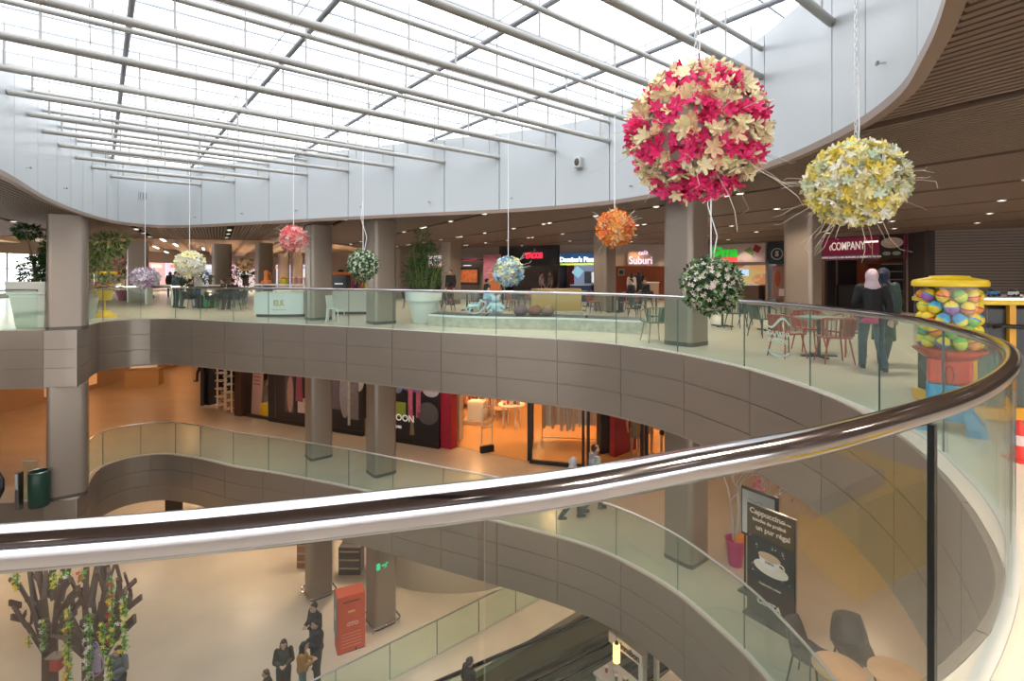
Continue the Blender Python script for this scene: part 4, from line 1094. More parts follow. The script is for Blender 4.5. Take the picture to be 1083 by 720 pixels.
# rocking horse
h0 = at(501, 333, .345)
o = thing('rocking_horse', 'pale blue and white rocking horse on the dark ledge top', 'rocking horse', (h0.x, h0.y+.25, .345), .15); o.scale = (.52, .52, .52)
mw = mat('pale_blue_paint', (.42, .58, .64), .4)
for sy in (-.14, .14): MB().tube([(cos(a)*.62, sy, .70+sin(a)*.66) for a in [radians(205+13*i) for i in range(11)]], .03, 8).build('rocker', mw, o)
g = MB(); g.capsule((-.24, 0, .46), (.22, 0, .47), .15, .15, 12); g.capsule((.22, 0, .5), (.38, 0, .78), .10, .075); g.capsule((.36, 0, .80), (.54, 0, .70), .075, .05); g.capsule((-.3, 0, .5), (-.45, 0, .35), .04, .05)
for sx in (-1, 1):
    for sy in (-1, 1): g.capsule((sx*.2, sy*.07, .42), (sx*.3, sy*.13, .10), .05, .035)
remesh(g, 'horse_body', .02, mw, o, 2)
MB().box((0, 0, .62), (.26, .26, .05)).build('saddle', mat('sky_blue', (.2, .45, .7), .5), o, bevel=.015)
o = thing('toy_bear', 'soft blue and cream toy bear leaning on the dark ledge top', 'toy', tuple(at(524, 332.5, .345)+Vector((0, .3, .03))))
g = MB(); g.ball((0, 0, .16), (.17, .14, .18)); g.ball((0, -.02, .40), (.13, .12, .12)); 
for s in (-1, 1): g.ball((s*.11, 0, .51), .045); g.capsule((s*.15, -.02, .26), (s*.25, -.12, .14), .055, .05); g.capsule((s*.1, -.08, .07), (s*.16, -.26, .06), .065, .06)
remesh(g, 'bear_body', .02, mat('plush_blue', (.42, .58, .66), .9), o, 2)
for i, (px, c, l) in enumerate(((551, (.13, .08, .10), 'mauve'), (566, (.20, .08, .06), 'rust'), (580, (.24, .15, .10), 'tan'))):
    q = at(px, 335.5, .345); o = thing('cushion', '%s bean cushion lying on the dark ledge top' % l, 'cushion', (q.x, q.y+.45, .357))
    g = MB(); g.ball((0, 0, .13), (.21, .22, .14), 16, 10); g.ball((.06, .08, .2), (.13, .13, .1)); remesh(g, 'cushion_body', .03, mat('cush%d' % i, c, .9, noise=.3, nscale=6), o, 3)
o = thing('play_wall', 'low mustard yellow padded play wall behind the ledge', 'play wall', pp(588, 19.2)); MB().box((0, 0, .5), (1.9, .25, 1.0)).build('pad', mat('mustard_pad', (.42, .30, .09), .5), o, bevel=.05); MB().box((0, -.05, .08), (2.0, .4, .16)).build('base', M_terr, o, bevel=.02)
# ------------------------------------------------------------------ planters and plants
M_pot = mat('white_planter', (.72, .76, .73), .4); M_soil = mat('soil', (.05, .035, .025), .9); M_bark = mat('bark', (.30, .22, .14), .8)
M_leafd = mat('dark_green_leaf', (.025, .06, .022), .5); M_leafm = mat('mid_green_leaf', (.06, .16, .035), .5); M_leafl = mat('pale_green_leaf', (.22, .34, .12), .5); M_bam = mat('bamboo_leaf', (.07, .17, .03), .5)
def crown(blobs, n, L, W, mats, name, parent, seed, outward=True):
    r = random.Random(seed); mb = MB(); tot = sum(b[1][0]*b[1][1] for b in blobs)
    for c, rad in blobs:
        for i in range(int(n*rad[0]*rad[1]/tot)):
            d = Vector((r.gauss(0, 1), r.gauss(0, 1), r.gauss(0, 1))).normalized(); q = r.uniform(.35, 1.0)**.5
            p = Vector(c)+Vector((d.x*rad[0]*q, d.y*rad[1]*q, d.z*rad[2]*q))
            dd = (d+Vector((r.gauss(0, .5), r.gauss(0, .5), r.gauss(-.15, .5)))).normalized()
            mb.m = r.choice(range(len(mats))); s = r.uniform(.7, 1.25); mb.leaf(p, dd, (r.gauss(0, .4), r.gauss(0, .4), 1), L*s, W*s, r.uniform(.1, .4))
    return mb.build(name, mats, parent)
# white round planter with bamboo
q = at(445, 342.5, 0)
o = thing('potted_bamboo', 'tall bamboo in a big round white pot behind the railing', 'potted plant', (q.x, q.y+.5, 0))
MB().lathe([(.34, 0), (.36, .02), (.49, .66), (.50, .70), (.57, .70), (.585, .98), (.55, .98), (.53, .9), (0, .9)], n=40).build('pot', M_pot, o)
MB().lathe([(.53, .905), (0, .93)], n=24).build('soil', M_soil, o)
r = random.Random(4); cane = MB()
for i in range(26):
    a = r.uniform(0, 2*pi); rad = r.uniform(.03, .4); b0 = Vector((cos(a)*rad, sin(a)*rad, .9)); b1 = b0+Vector((cos(a)*r.uniform(0, .35), sin(a)*r.uniform(0, .35), r.uniform(.7, 1.65)))
    cane.tube([b0, (b0+b1)/2+Vector((0, 0, .05)), b1], [.012, .01, .006], 6)
cane.build('canes', mat('bamboo_cane', (.20, .26, .06), .5), o)
crown([((0, 0, 1.55), (.62, .62, .55)), ((.05, 0, 2.05), (.5, .5, .45)), ((-.05, 0, 2.55), (.28, .28, .35))], 1500, .2, .03, [M_bam, M_leafm, M_leafd], 'foliage', o, 3)
# square white planter on the left with trees
q = at(27, 347.0, 0)
o = thing('planter', 'large tapered white planter box with trees beside the corner column', 'planter', (q.x, q.y+.55, 0))
mb = MB()
def sqr(w, z, r=.08): return [(x*w, y*w, z) for x, y in ((-1, -1), (1, -1), (1, 1), (-1, 1))]
rings = [sqr(.42, 0), sqr(.52, .95), sqr(.56, .95), sqr(.585, 1.32), sqr(.53, 1.32), sqr(.52, 1.22)]
vs = sum(rings, []); fs = [(i*4+k, i*4+(k+1) % 4, i*4+4+(k+1) % 4, i*4+4+k) for i in range(5) for k in range(4)]+[(3, 2, 1, 0), (20, 21, 22, 23)]
mb.add(vs, fs).build('planter_box', M_pot, o, bevel=.02)
for j, (x0, y0, x1, y1, z1) in enumerate(((.2, 0, .42, .1, 2.6), (-.3, .1, -.72, .2, 3.0), (.1, .25, .0, .4, 2.5))):
    MB().tube([(x0, y0, 1.2), ((x0+x1)/2+.03, (y0+y1)/2, (1.2+z1)/2), (x1, y1, min(z1, 2.8))], [.035, .028, .018], 8).build('trunk', M_bark, o)
crown([((.25, .25, 2.2), (.45, .45, .7)), ((.1, .2, 1.75), (.5, .4, .45)), ((-.45, .3, 1.65), (.5, .4, .42)), ((-.65, .2, 2.8), (.32, .3, .16)), ((.35, .3, 2.65), (.38, .35, .3)), ((.3, .1, 2.0), (.4, .35, .6))], 3400, .15, .06, [M_leafd, M_leafd, M_leafm], 'foliage', o, 8)
q = at(28, 345, 0)
# tree seen on the far side of the corner column
o = thing('potted_tree', 'leafy pale green tree leaning out behind the corner column', 'potted tree', (-14.75, 17.6, 0))
MB().lathe([(.3, 0), (.4, .7), (.42, .72), (.37, .72), (.36, .62), (0, .62)], n=28).build('pot', M_pot, o)
MB().tube([(0, 0, .6), (.03, 0, 1.5), (.35, 0, 2.3), (.8, 0, 2.6)], [.05, .045, .035, .02], 8).build('trunk', M_bark, o)
crown([((.75, 0, 2.5), (.6, .5, .38)), ((.45, 0, 2.2), (.5, .45, .4)), ((-.05, 0, 2.0), (.4, .4, .5)), ((-.2, 0, 1.5), (.25, .3, .3)), ((1.05, 0, 2.7), (.5, .4, .2)), ((.5, 0, 1.75), (.3, .35, .4))], 1000, .2, .07, [mat('light_green_leaf', (.34, .46, .22), .5), M_leafl, M_leafm], 'foliage', o, 9)
for i, (px, Y, zc, sc_, l, mm) in enumerate(((207, 26.5, 1.35, .62, 'broad low green bush above the white high table', [M_leafm, M_bam]), (256, 27, 1.5, .75, 'dark bushy plant with peach flowers beside the white bar', [M_leafd, M_leafd, M_leafm]), (121, 40, 1.6, 1.0, 'bright green plant in the far hall beside the yellow stand', [M_leafm, M_leafl]))):
    x, y, _ = pp(px, Y); o = thing('potted_plant', l, 'potted plant', (x, y, 0))
    MB().lathe([(.22*sc_*1.4, 0), (.3*sc_*1.4, .8), (.27*sc_*1.4, .8), (.25*sc_*1.4, .7), (0, .7)], n=24).build('pot', M_pot, o)
    crown([((0, 0, zc), (sc_*1.35, sc_, sc_*.55)), ((0, 0, zc-.2), (sc_*.8, sc_*.7, sc_*.55))] if i != 1 else [((0, 0, 1.2), (.6, .5, .8)), ((.1, 0, 1.75), (.55, .5, .4))], 500, .22, .07, mm, 'foliage', o, 20+i)
# yellow flower stand and pink pot by the corner column
q = at(111, 335, 0); o = thing('flower_stand', 'two tier yellow flower stand with clear hood near the corner column', 'flower stand', (q.x, q.y, 0)); o.scale = (.85, .85, 1)
my = mat('bright_yellow', (.80, .52, .02), .4)
MB().lathe([(.42, 0), (.40, .06), (.22, .16), (.2, .22), (0, .22)], n=24).build('base', my, o); MB().tube([(0, 0, .2), (0, 0, .62)], .03, 10).build('stem', my, o)
MB().lathe([(.22, .6), (.30, .95), (.31, .97), (.27, .97), (.2, .64), (0, .64)], n=24).build('bowl', my, o)
crown([((0, 0, 1.08), (.36, .34, .16))], 160, .12, .07, [mat('flower_red', (.4, .05, .05), .6), mat('flower_orange', (.6, .3, .03), .6), M_leafm], 'blossoms', o, 31)
MB().lathe([(.36, 1.15), (.37, 1.55)], n=24).build('hood', M_glass, o); MB().lathe([(.37, 1.55), (.44, 1.55), (.42, 1.62), (0, 1.64)], n=24).build('lid', my, o)
q = at(133, 318, 0); o = thing('flower_pot', 'magenta flower pot with red flowers beyond the yellow stand', 'flower pot', (q.x, q.y, 0))
MB().lathe([(.36, 0), (.52, .62), (.46, .62), (.42, .52), (0, .52)], n=28).build('pot', mat('magenta_pot', (.55, .03, .14), .4), o)
MB().tube([(0, 0, .5), (0, 0, 1.6)], .03, 8).build('stem', M_bark, o)
crown([((0, 0, 1.85), (.6, .5, .5)), ((-.3, 0, 2.1), (.35, .35, .35))], 260, .2, .12, [mat('petal_red', (.5, .04, .06), .6), mat('petal_rose', (.6, .25, .3), .6), mat('petal_pale', (.7, .6, .58), .6), M_leafd], 'blossoms', o, 32)
# ------------------------------------------------------------------ hanging flower balls
def blossom(mb, p, d, r, s, n=6, droop=.35):
    """one cloth flower of n petals opening towards d"""
    d = Vector(d).normalized(); x = d.cross(Vector((0, 0, 1)))
    if x.length < .05: x = Vector((1, 0, 0))
    x.normalize(); y = d.cross(x); a0 = r.uniform(0, 2*pi); c = Vector(p)
    for k in range(n):
        a = a0+2*pi*k/n+r.uniform(-.12, .12); e = x*cos(a)+y*sin(a); t = -x*sin(a)+y*cos(a); h = r.uniform(.5, 1.5)
        p1 = c+e*s*.55+t*s*.30+d*s*.32*h; p2 = c+e*s*.55-t*s*.30+d*s*.32*h; p3 = c+e*s*1.0+t*s*.17+d*s*(h*.62-droop*.3); p4 = c+e*s*1.0-t*s*.17+d*s*(h*.62-droop*.3); p5 = c+e*s*.5+d*s*.16*h
        p6 = c+e*s*1.08+d*s*(h*.5-droop*.3)
        mb.add([c, p1, p3, p6, p4, p2, p5], [(0, 1, 6), (1, 2, 3, 6), (6, 3, 4, 5), (0, 6, 5)], True)
def fib(n, seed=0):
    g = pi*(3-sqrt(5)); return [Vector((cos(g*i+seed)*sqrt(1-(1-2*(i+.5)/n)**2), sin(g*i+seed)*sqrt(1-(1-2*(i+.5)/n)**2), 1-2*(i+.5)/n)) for i in range(n)]
M_tw = mat('pale_twig', (.62, .55, .44), .6); M_core = mat('pale_mesh_core', (.55, .50, .42), .7)
def truss_above(x, y):
    return ZL
def hanging(o, cz, R, chain=False, double=False):
    top = ZR-cz+.03
    if chain:
        mb = MB(); n = int((top-R*.95)/.042)
        for i in range(n):
            z = R*.92+i*.042
            rx = (i % 2)*pi/2
            pts = [(cos(a)*.011*cos(rx), cos(a)*.011*sin(rx), z+sin(a)*.026) for a in [2*pi*k/10 for k in range(10)]]
            mb.tube(pts, .0042, 5, True)
        mb.build('chain', M_steel, o)
        MB().tube([(.022, 0, R*.9), (.03, 0, R*1.3), (.016, .01, top)], .006, 6).build('cable', M_wc, o)
    else:
        MB().tube([(0, 0, R*.9), (0, 0, top)], .009, 6).build('cable', M_wc, o)
        if double: MB().tube([(.03, 0, R*.9), (.09, .0, R*.9+.35), (-.05, 0, R*.9+.8), (0, 0, R*.9+1.3)], .008, 6).build('cable', M_wc, o)
def twigs(o, R, n, seed, L=.45, low=-.9, hi=.2, th=.003):
    r = random.Random(seed)
    for i in range(n):
        a = r.uniform(0, 2*pi); z = r.uniform(low, hi); d = Vector((cos(a)*sqrt(1-z*z), sin(a)*sqrt(1-z*z), z)); l = L*r.uniform(.35, 1.15)
        p = d*R*.85; t = Vector((r.gauss(0, .3), r.gauss(0, .3), r.gauss(0, .3))); q = d*(R+l*.4)+t*l*.18; q2 = d*(R+l*.75)+t*l*.1+Vector((0, 0, -.05*l)); e = d*(R+l)+Vector((r.gauss(0, .18), r.gauss(0, .18), r.uniform(-.3, .1)))*l
        mb = MB(); mb.tube([p, q, q2, e], [th*1.3, th, th*.9, th*.6], 5)
        if r.random() < .3: mb.tube([q, q+(d+t*.9).normalized()*l*.4], [th*.8, th*.5], 5)
        mb.build('twig', M_tw, o)
def big_ball(name, label, px, py, Y, R, sz, n, pick, seed, twl, squash=1.0, ntw=16):
    c = atd(px, py, Y); o = thing(name, label, 'flower ball', tuple(c)); r = random.Random(seed)
    MB().ball((0, 0, 0), (R*.80, R*.80, R*.80*squash), 24, 16).build('core', M_core, o)
    hanging(o, c.z, R*squash, chain=True)
    twigs(o, R, ntw, seed, twl, -.95, .25, .0024)
    dirs = fib(n, seed)
    cam_d_ = Vector((-c.x, -c.y, CZ-c.z)).normalized()
    dirs.sort(key=lambda d: -d.dot(cam_d_)); rest = {}
    for i, d in enumerate(dirs):
        d = (d+Vector((r.gauss(0, .05), r.gauss(0, .05), r.gauss(0, .05)))).normalized()
        p = Vector((d.x, d.y, d.z*squash))*R*r.uniform(.80, .93); nm, m = pick(d, r); s = sz*r.uniform(.85, 1.2)
        dd = (d+Vector((r.gauss(0, .62), r.gauss(0, .62), r.gauss(-.05, .62)))).normalized()
        if i < 96:
            mb = MB(); blossom(mb, p, dd, r, s); blossom(mb, p+dd*s*.1, dd, r, s*.62, 5); mb.build(nm, m, o)
        else:
            mb, mm = rest.setdefault(nm, (MB(), m)); blossom(mb, p, dd, r, s); blossom(mb, p+dd*s*.1, dd, r, s*.62, 5)
    allm = MB(); ms = []
    for k, (mb, mm) in rest.items():
        allm.m = len(ms); ms.append(mm); allm.add(mb.v, mb.f, True)
    b = allm.build('blossoms', ms, o); b['kind'] = 'stuff'
    return o
M_p1 = mat('hot_pink_petal', (.88, .05, .22), .6); M_p2 = mat('deep_pink_petal', (.78, .02, .15), .6); M_c1 = mat('cream_petal', (.92, .80, .52), .6); M_c2 = mat('pale_yellow_petal', (.94, .84, .50), .6); M_c3 = mat('peach_petal', (.92, .66, .42), .6)
def pick_pink(d, r):
    t = sin((d.z*.5+.5)*pi*8.2+r.gauss(0, .65))
    if t > .08: return ('pink_blossom', r.choice([M_p1, M_p1, M_p2]))
    return ('cream_blossom', r.choice([M_c1, M_c2, M_c2, M_c3]))
big_ball('flower_ball', 'largest hanging flower ball of hot pink and cream cloth blossoms on a chain', 736, 141, 4.0, .55, .062, 640, pick_pink, 5, .42, 1.0, 20)
M_w1 = mat('white_petal', (.92, .90, .76), .6); M_y1 = mat('lemon_petal', (.92, .76, .14), .6); M_g1 = mat('mint_petal', (.70, .80, .62), .6); M_y2 = mat('butter_petal', (.94, .86, .45), .6)
big_ball('flower_ball', 'big hanging ball of white and yellow cloth blossoms beside the brown ceiling edge', 905, 194, 4.5, .415, .047, 680, lambda d, r: r.choice([('white_blossom', M_w1), ('white_blossom', M_w1), ('yellow_blossom', M_y1), ('yellow_blossom', M_y1), ('butter_blossom', M_y2), ('butter_blossom', M_y2)] if r.random() > .12 else [('mint_blossom', M_g1)]), 6, .30, .93, 30)
def small_ball(label, px, py, Y, R, cols, seed, kind='flower', n=170, twl=.25, s=None, double=False, squash=1.0, name='flower_ball'):
    c = atd(px, py, Y); o = thing(name, label, 'flower ball' if kind != 'leaf' else 'plant ball', tuple(c)); r = random.Random(seed)
    MB().ball((0, 0, 0), (R*.78, R*.78, R*.78*squash), 16, 10).build('core', M_core if kind != 'leaf' else M_leafd, o)
    hanging(o, c.z, R*squash, double=double)
    if kind == 'leaf':
        mb = MB()
        for d in fib(1100, seed):
            d = (d+Vector((r.gauss(0, .12), r.gauss(0, .12), r.gauss(0, .12)))).normalized(); p = Vector((d.x, d.y, d.z*squash))*R*r.uniform(.70, .95)
            mb.m = r.choice([0, 0, 1, 1, 2, 2]); mb.leaf(p, (d+Vector((r.gauss(0, .6), r.gauss(0, .6), r.gauss(0, .6)))).normalized(), d, R*.24, R*.11, .3)
        mb.build('foliage', [M_leafd, M_leafm, M_leafl], o)
        mb = MB()
        for d in fib(240, seed+.5):
            d = (d+Vector((r.gauss(0, .12), r.gauss(0, .12), r.gauss(0, .12)))).normalized(); blossom(mb, Vector((d.x, d.y, d.z*squash))*R*.95, d, r, R*.085, 5)
        b = mb.build('blossoms', cols[0], o); b['kind'] = 'stuff'
    else:
        mb = MB(); s = s or R*.24
        for d in fib(n, seed):
            d = (d+Vector((r.gauss(0, .07), r.gauss(0, .07), r.gauss(0, .07)))).normalized(); mb.m = r.randrange(len(cols))
            blossom(mb, Vector((d.x, d.y, d.z*squash))*R*r.uniform(.78, .92), (d+Vector((r.gauss(0, .3), r.gauss(0, .3), r.gauss(0, .3)))), r, s*r.uniform(.8, 1.2), 5 if kind == 'flower' else 6)
        b = mb.build('blossoms', cols, o); b['kind'] = 'stuff'
        if twl: twigs(o, R, 40 if kind == 'spiky' else 20, seed, twl, -.9, .9, .004)
    return o
small_ball('orange hanging flower ball beside the front column', 650, 241.5, 9.5, .34, [mat('orange_petal', (.85, .26, .04), .6), mat('tangerine_petal', (.88, .42, .10), .6), mat('apricot_petal', (.85, .55, .28), .6), mat('red_orange_petal', (.7, .14, .03), .6)], 41, twl=.22)
small_ball('pale blue and yellow hanging flower ball before the food court', 537.5, 287, 11.6, .34, [mat('pale_blue_petal', (.42, .60, .72), .6), mat('blue_petal', (.14, .34, .55), .6), mat('pale_lemon_petal', (.75, .74, .40), .6), mat('ice_petal', (.68, .78, .78), .6)], 42, twl=.3)
small_ball('coral pink spiky hanging flower ball over the white bar', 310.5, 252.5, 14.0, .36, [mat('coral_petal', (.75, .16, .16), .6), mat('salmon_petal', (.82, .36, .32), .6), mat('blush_petal', (.82, .55, .48), .6)], 43, 'spiky', 150, .22)
small_ball('white and lemon hanging flower ball above the standing visitors', 200.5, 279, 15.6, .40, [M_w1, M_y2, M_w1], 44, twl=.0)
small_ball('lilac and white hanging flower ball over the far walkway', 153.5, 293.5, 16.0, .40, [mat('lilac_petal', (.48, .30, .42), .6), mat('pale_lilac_petal', (.80, .70, .76), .6), mat('white2_petal', (.88, .84, .82), .6)], 45, squash=.72, twl=.1)
small_ball('peach and white flower ball among the dark plants left of the bar', 260, 279, 25.5, .36, [M_c3, M_w1, mat('peach2', (.8, .4, .15), .6)], 46, twl=0)
small_ball('green leafy hanging ball with white blossoms by the second column of the bar', 384, 280, 12.6, .375, [mat('white_bud', (.72, .72, .60), .6)], 47, 'leaf', double=True, name='plant_ball')
small_ball('largest leafy hanging ball with pale pink buds before the front column', 752, 302, 7.5, .425, [mat('pale_pink_bud', (.80, .68, .60), .6)], 48, 'leaf', double=True, name='plant_ball')
# ------------------------------------------------------------------ toy vending globe
g0 = Vector((4.325, 5.05, 0))
M_clear = glassmat('clear_plastic', (.97, .97, .96), 1.4)
o = thing('vending_machine', 'toy vending machine with clear globe, yellow lid, red cone stand and blue foot', 'vending machine', tuple(g0), radians(-40)); o.scale = (1.02, 1.02, 1.0)
MB().lathe([(.28, 1.41), (.292, 1.415), (.294, 1.45), (.28, 1.475), (.16, 1.50), (.15, 1.515), (0, 1.52)], n=48).build('lid', mat('yellow_lid', (.85, .60, .02), .35), o)
MB().lathe([(.272, .80), (.272, 1.412)], n=48).build('globe', M_clear, o)
M_rd = mat('red_plastic', (.62, .06, .045), .35); M_bl = mat('blue_plastic', (.03, .26, .52), .35)
MB().lathe([(.19, .70), (.285, .785), (.29, .80), (.27, .802), (0, .802)], n=48).build('bowl_rim', M_rd, o)
mb = MB(); mb.prism([(-.17, -.15), (.17, -.15), (.17, .15), (-.17, .15)], .46, .71); mb.build('upper_stand', M_rd, o, bevel=.03)
MB().prism([(-.175, -.155), (.175, -.155), (.175, .155), (-.175, .155)], .10, .46).build('lower_stand', M_bl, o, bevel=.02)
for sx, sy in ((1, 1), (1, -1), (-1, 1), (-1, -1)):
    MB().add([(sx*.10, sy*.06, .20), (sx*.17, sy*.06, .20), (sx*.17, sy*.16, .20), (sx*.10, sy*.16, .20), (sx*.12, sy*.08, 0), (sx*.265, sy*.08, 0), (sx*.265, sy*.225, 0), (sx*.12, sy*.225, 0), (sx*.265, sy*.08, .07), (sx*.265, sy*.225, .07), (sx*.12, sy*.225, .07), (sx*.12, sy*.08, .07)],
      [(0, 1, 2, 3), (4, 7, 6, 5), (5, 6, 9, 8), (6, 7, 10, 9), (7, 4, 11, 10), (4, 5, 8, 11), (1, 8, 9, 2), (2, 9, 10, 3), (3, 10, 11, 0), (0, 11, 8, 1)]).build('foot', M_bl, o)
mb = MB(); mb.tube([(cos(a)*.03, -.165, .56+sin(a)*.085) for a in [2*pi*k/20 for k in range(20)]], .006, 6, True); q = mb.build('coin_ring', mat('dark_red_ring', (.25, .02, .02), .4), o)
capc = {'yellow': (.85, .66, .04), 'green': (.22, .55, .12), 'blue': (.06, .30, .62), 'orange': (.85, .34, .04), 'red': (.70, .06, .07), 'purple': (.36, .12, .42), 'lime': (.50, .70, .06), 'turquoise': (.08, .52, .52)}
r = random.Random(9); ck = list(capc)
protos = {}
def capsule_toy(a, b, c):
    key = (a, b, c)
    if key in protos: return copy_tree(protos[key])
    o = thing('toy_capsule', 'x', 'toy capsule')
    for nm, s, col in (('upper_half', 1, a), ('lower_half', -1, b)):
        prof = [(.0562*cos(t)+.0003, s*.066*sin(t)) for t in [i*pi/2/6 for i in range(7)]]
        if s < 0: prof = [(p[0], p[1]) for p in reversed(prof)]
        MB().lathe(prof, n=16).build(nm, mat('capsule_'+col, capc[col], .25), o)
    mb = MB(); mb.lathe([(.0565, -.008), (.0578, -.006), (.0578, .006), (.0565, .008)], n=16); mb.build('print_band', mat('capsule_'+c, capc[c], .25), o)
    protos[key] = o
    return o
layers = [.868+.114*i for i in range(5)]
for li, z in enumerate(layers):
    for ring, (rad, n) in enumerate(((.205, 10), (.078, 3))):
        for j in range(n):
            a = 2*pi*(j+.5*(li % 2))/n+.2*ring
            A_, B_, C_ = [('yellow', 'green', 'blue'), ('yellow', 'orange', 'red'), ('green', 'lime', 'yellow'), ('blue', 'yellow', 'turquoise'), ('orange', 'yellow', 'red'), ('yellow', 'purple', 'blue'), ('lime', 'green', 'turquoise'), ('yellow', 'yellow', 'green')][r.choice((0, 1, 1, 2, 3, 4, 5, 6, 7))]
            t = capsule_toy(A_, B_, C_); t.location = (g0.x+cos(a)*rad, g0.y+sin(a)*rad, z)
            t.rotation_euler = (r.uniform(-.5, .5), r.uniform(-.5, .5), r.uniform(0, 6))
            t['label'] = '%s and %s toy capsule with %s band inside the clear globe' % (A_, B_, C_); t['group'] = '%s and %s capsules in the vending globe' % (A_, B_)
# ------------------------------------------------------------------ dark kiosk with yellow frame, cone
k0 = at(1062, 470, 0)
o = thing('snack_kiosk', 'black kiosk box with yellow orange frame and a handle beside the vending globe', 'kiosk', (5.26, 5.78, 0), radians(-8))
my2 = mat('amber_frame', (.80, .40, .03), .4)
MB().box((.35, .0, .62), (1.4, .9, 1.12)).build('body', mat('graphite_panel', (.03, .033, .037), .4), o, bevel=.02)
for x in (-.36, .0, .36): MB().box((x, -.47, .66), (.06, .05, 1.18)).build('upright', my2, o)
MB().box((.33, -.03, .08), (1.46, 1.0, .13)).build('base_frame', my2, o, bevel=.02); MB().box((.33, -.03, 1.235), (1.46, 1.0, .05)).build('top_frame', mat('yellow_edge', (.85, .62, .04), .4), o, bevel=.01)
MB().box((.33, -.02, 1.27), (1.42, .96, .03)).build('top_panel', M_steel, o)
MB().tube([(-.18, -.5, .98), (-.16, -.56, 1.0), (.20, -.56, .98), (.22, -.5, .96)], .022, 8).build('handle', M_black2, o)
MB().box((.0, -.46, .42), (.64, .02, .55)).build('glass_door', M_glass, o)
for i, (dx, c, l) in enumerate(((.1, (.05, .2, .45), 'blue'), (.22, (.75, .7, .68), 'white'), (.33, (.6, .3, .08), 'orange'))):
    q = o.location+Vector((dx, -.1-.1*(i % 2), 1.286)); t = thing('toy_car', 'small %s toy car on top of the black kiosk' % l, 'toy', tuple(q), .3*i)
    MB().box((0, 0, .035), (.11, .05, .04)).build('car_body', mat('toy%d' % i, c, .3), t, bevel=.01); MB().box((-.01, 0, .068), (.06, .045, .03)).build('cabin', M_dk, t, bevel=.008)
    for sx in (-.035, .035):
        for sy in (-.026, .026): w_ = MB().lathe([(0, -.006), (.015, -.006), (.015, .006), (0, .006)], n=10).build('wheel', M_black2, t); w_.location = (sx, sy, .0155); w_.rotation_euler = (pi/2, 0, 0)
c0 = at(1076, 487, 0)
o = thing('safety_cone', 'slim red and white safety cone beside the black kiosk foot', 'cone', (c0.x+.02, c0.y, 0))
mred = mat('cone_red', (.75, .04, .03), .4); mwh = mat('cone_white', (.78, .6, .56), .45)
MB().box((0, 0, .015), (.16, .16, .03)).build('base', mred, o, bevel=.005)
for z0, z1, m_ in ((.03, .13, mred), (.13, .21, mwh), (.21, .33, mred)):
    f = lambda z: .062-.13*z
    MB().lathe([(f(z0), z0), (f(z1), z1)]+([(0, z1)] if z1 > .3 else []), n=20).build('cone_band', m_, o)
L_UP = 215; L_MID = 270; L_MID2 = 170; L_SHOP = 560; L_LOW = 580; L_LOW2 = 300; SKY_S = 3.9
offD = offset_closed(D, .35)
# ------------------------------------------------------------------ middle floor
M_mw = mat('tan_corridor_wall', (.45, .30, .19), .6); M_blk = mat('black_shop_frame', (.018, .014, .014), .4); M_rw = mat('crimson_wall', (.36, .015, .04), .5); M_cream = mat('cream_wall', (.72, .58, .45), .6)
zc2 = Z1-FA+.03
wall('wall_left', [(-22.6, -8), (-22.6, 46)], Z2, zc2, M_mw)
wall('wall_far', [(-23, 45), (20, 45)], Z2, zc2, M_mw)
S0 = V2(-14.5, 24.0); S1 = V2(-12.1, 22.5); S2 = V2(-2.55, 18.2); S3 = V2(.54, 16.75); S4 = V2(2.35, 16.25); S5 = V2(4.3, 16.6); S6 = V2(9, 17.4)
wall('wall_shop_return', [S0, V2(-14.2, 45)], Z2, zc2, M_blk)
bk = Vector((.41, .91, 0))
wall('wall_shop_back', [S1+bk*1.6, V2(-2.9, 20.6)], Z2, zc2, mat('dark_wood_wall', (.10, .055, .035), .6))
wall('wall_shop_back', [V2(-4.2, 27.5), V2(12, 27.5)], Z2, zc2, mat('amber_shop_wall', (.62, .42, .26), .6))
wall('wall_shop_side', [V2(-2.9, 20.6), V2(-4.2, 27.5)], Z2, zc2, M_cream)
wall('wall_right', [(20, 45), (20, -8)], Z2, zc2, M_mw)
wall('wall_shop_right', [V2(12, 27.5), S6+V2(3, .6)], Z2, zc2, M_cream)
def zwall(mbname, a, b, z0, z1, m, th=.15): return wall(mbname, [a, b], z0, z1, m, th)
# pillars and white ladder shelf
def mid_at(px, py): return at(px, py, Z2)
q = mid_at(219, 428); MB().box((q.x, q.y+.2, (Z2+zc2)/2), (.55, .4, zc2-Z2), -.5).build('trim_6', M_blk, kind='structure')
q = mid_at(252.5, 440); MB().box((q.x, q.y+.15, (Z2+zc2)/2), (.42, .3, zc2-Z2), -.42).build('trim_7', mat('brown_black_frame', (.05, .022, .015), .5), kind='structure')
o = thing('ladder_shelf', 'white ladder shelf unit in the doorway past the shop window', 'shelf', tuple(mid_at(237, 434)), -.5)
for x in (-.5, .05, .12, .55): MB().box((x, 0, 1.45), (.07, .05, 2.9)).build('upright', M_cream, o)
for i in range(8): MB().box((-.22, 0, .25+i*.36), (.5, .3, .035)).build('shelf_board', M_cream, o); MB().box((.34, 0, .15+i*.36), (.4, .3, .035)).build('shelf_board', M_cream, o)
MB().box((.03, .18, .4), (1.1, .04, .8)).build('lower_panel', mat('oak', (.35, .2, .1), .5), o)
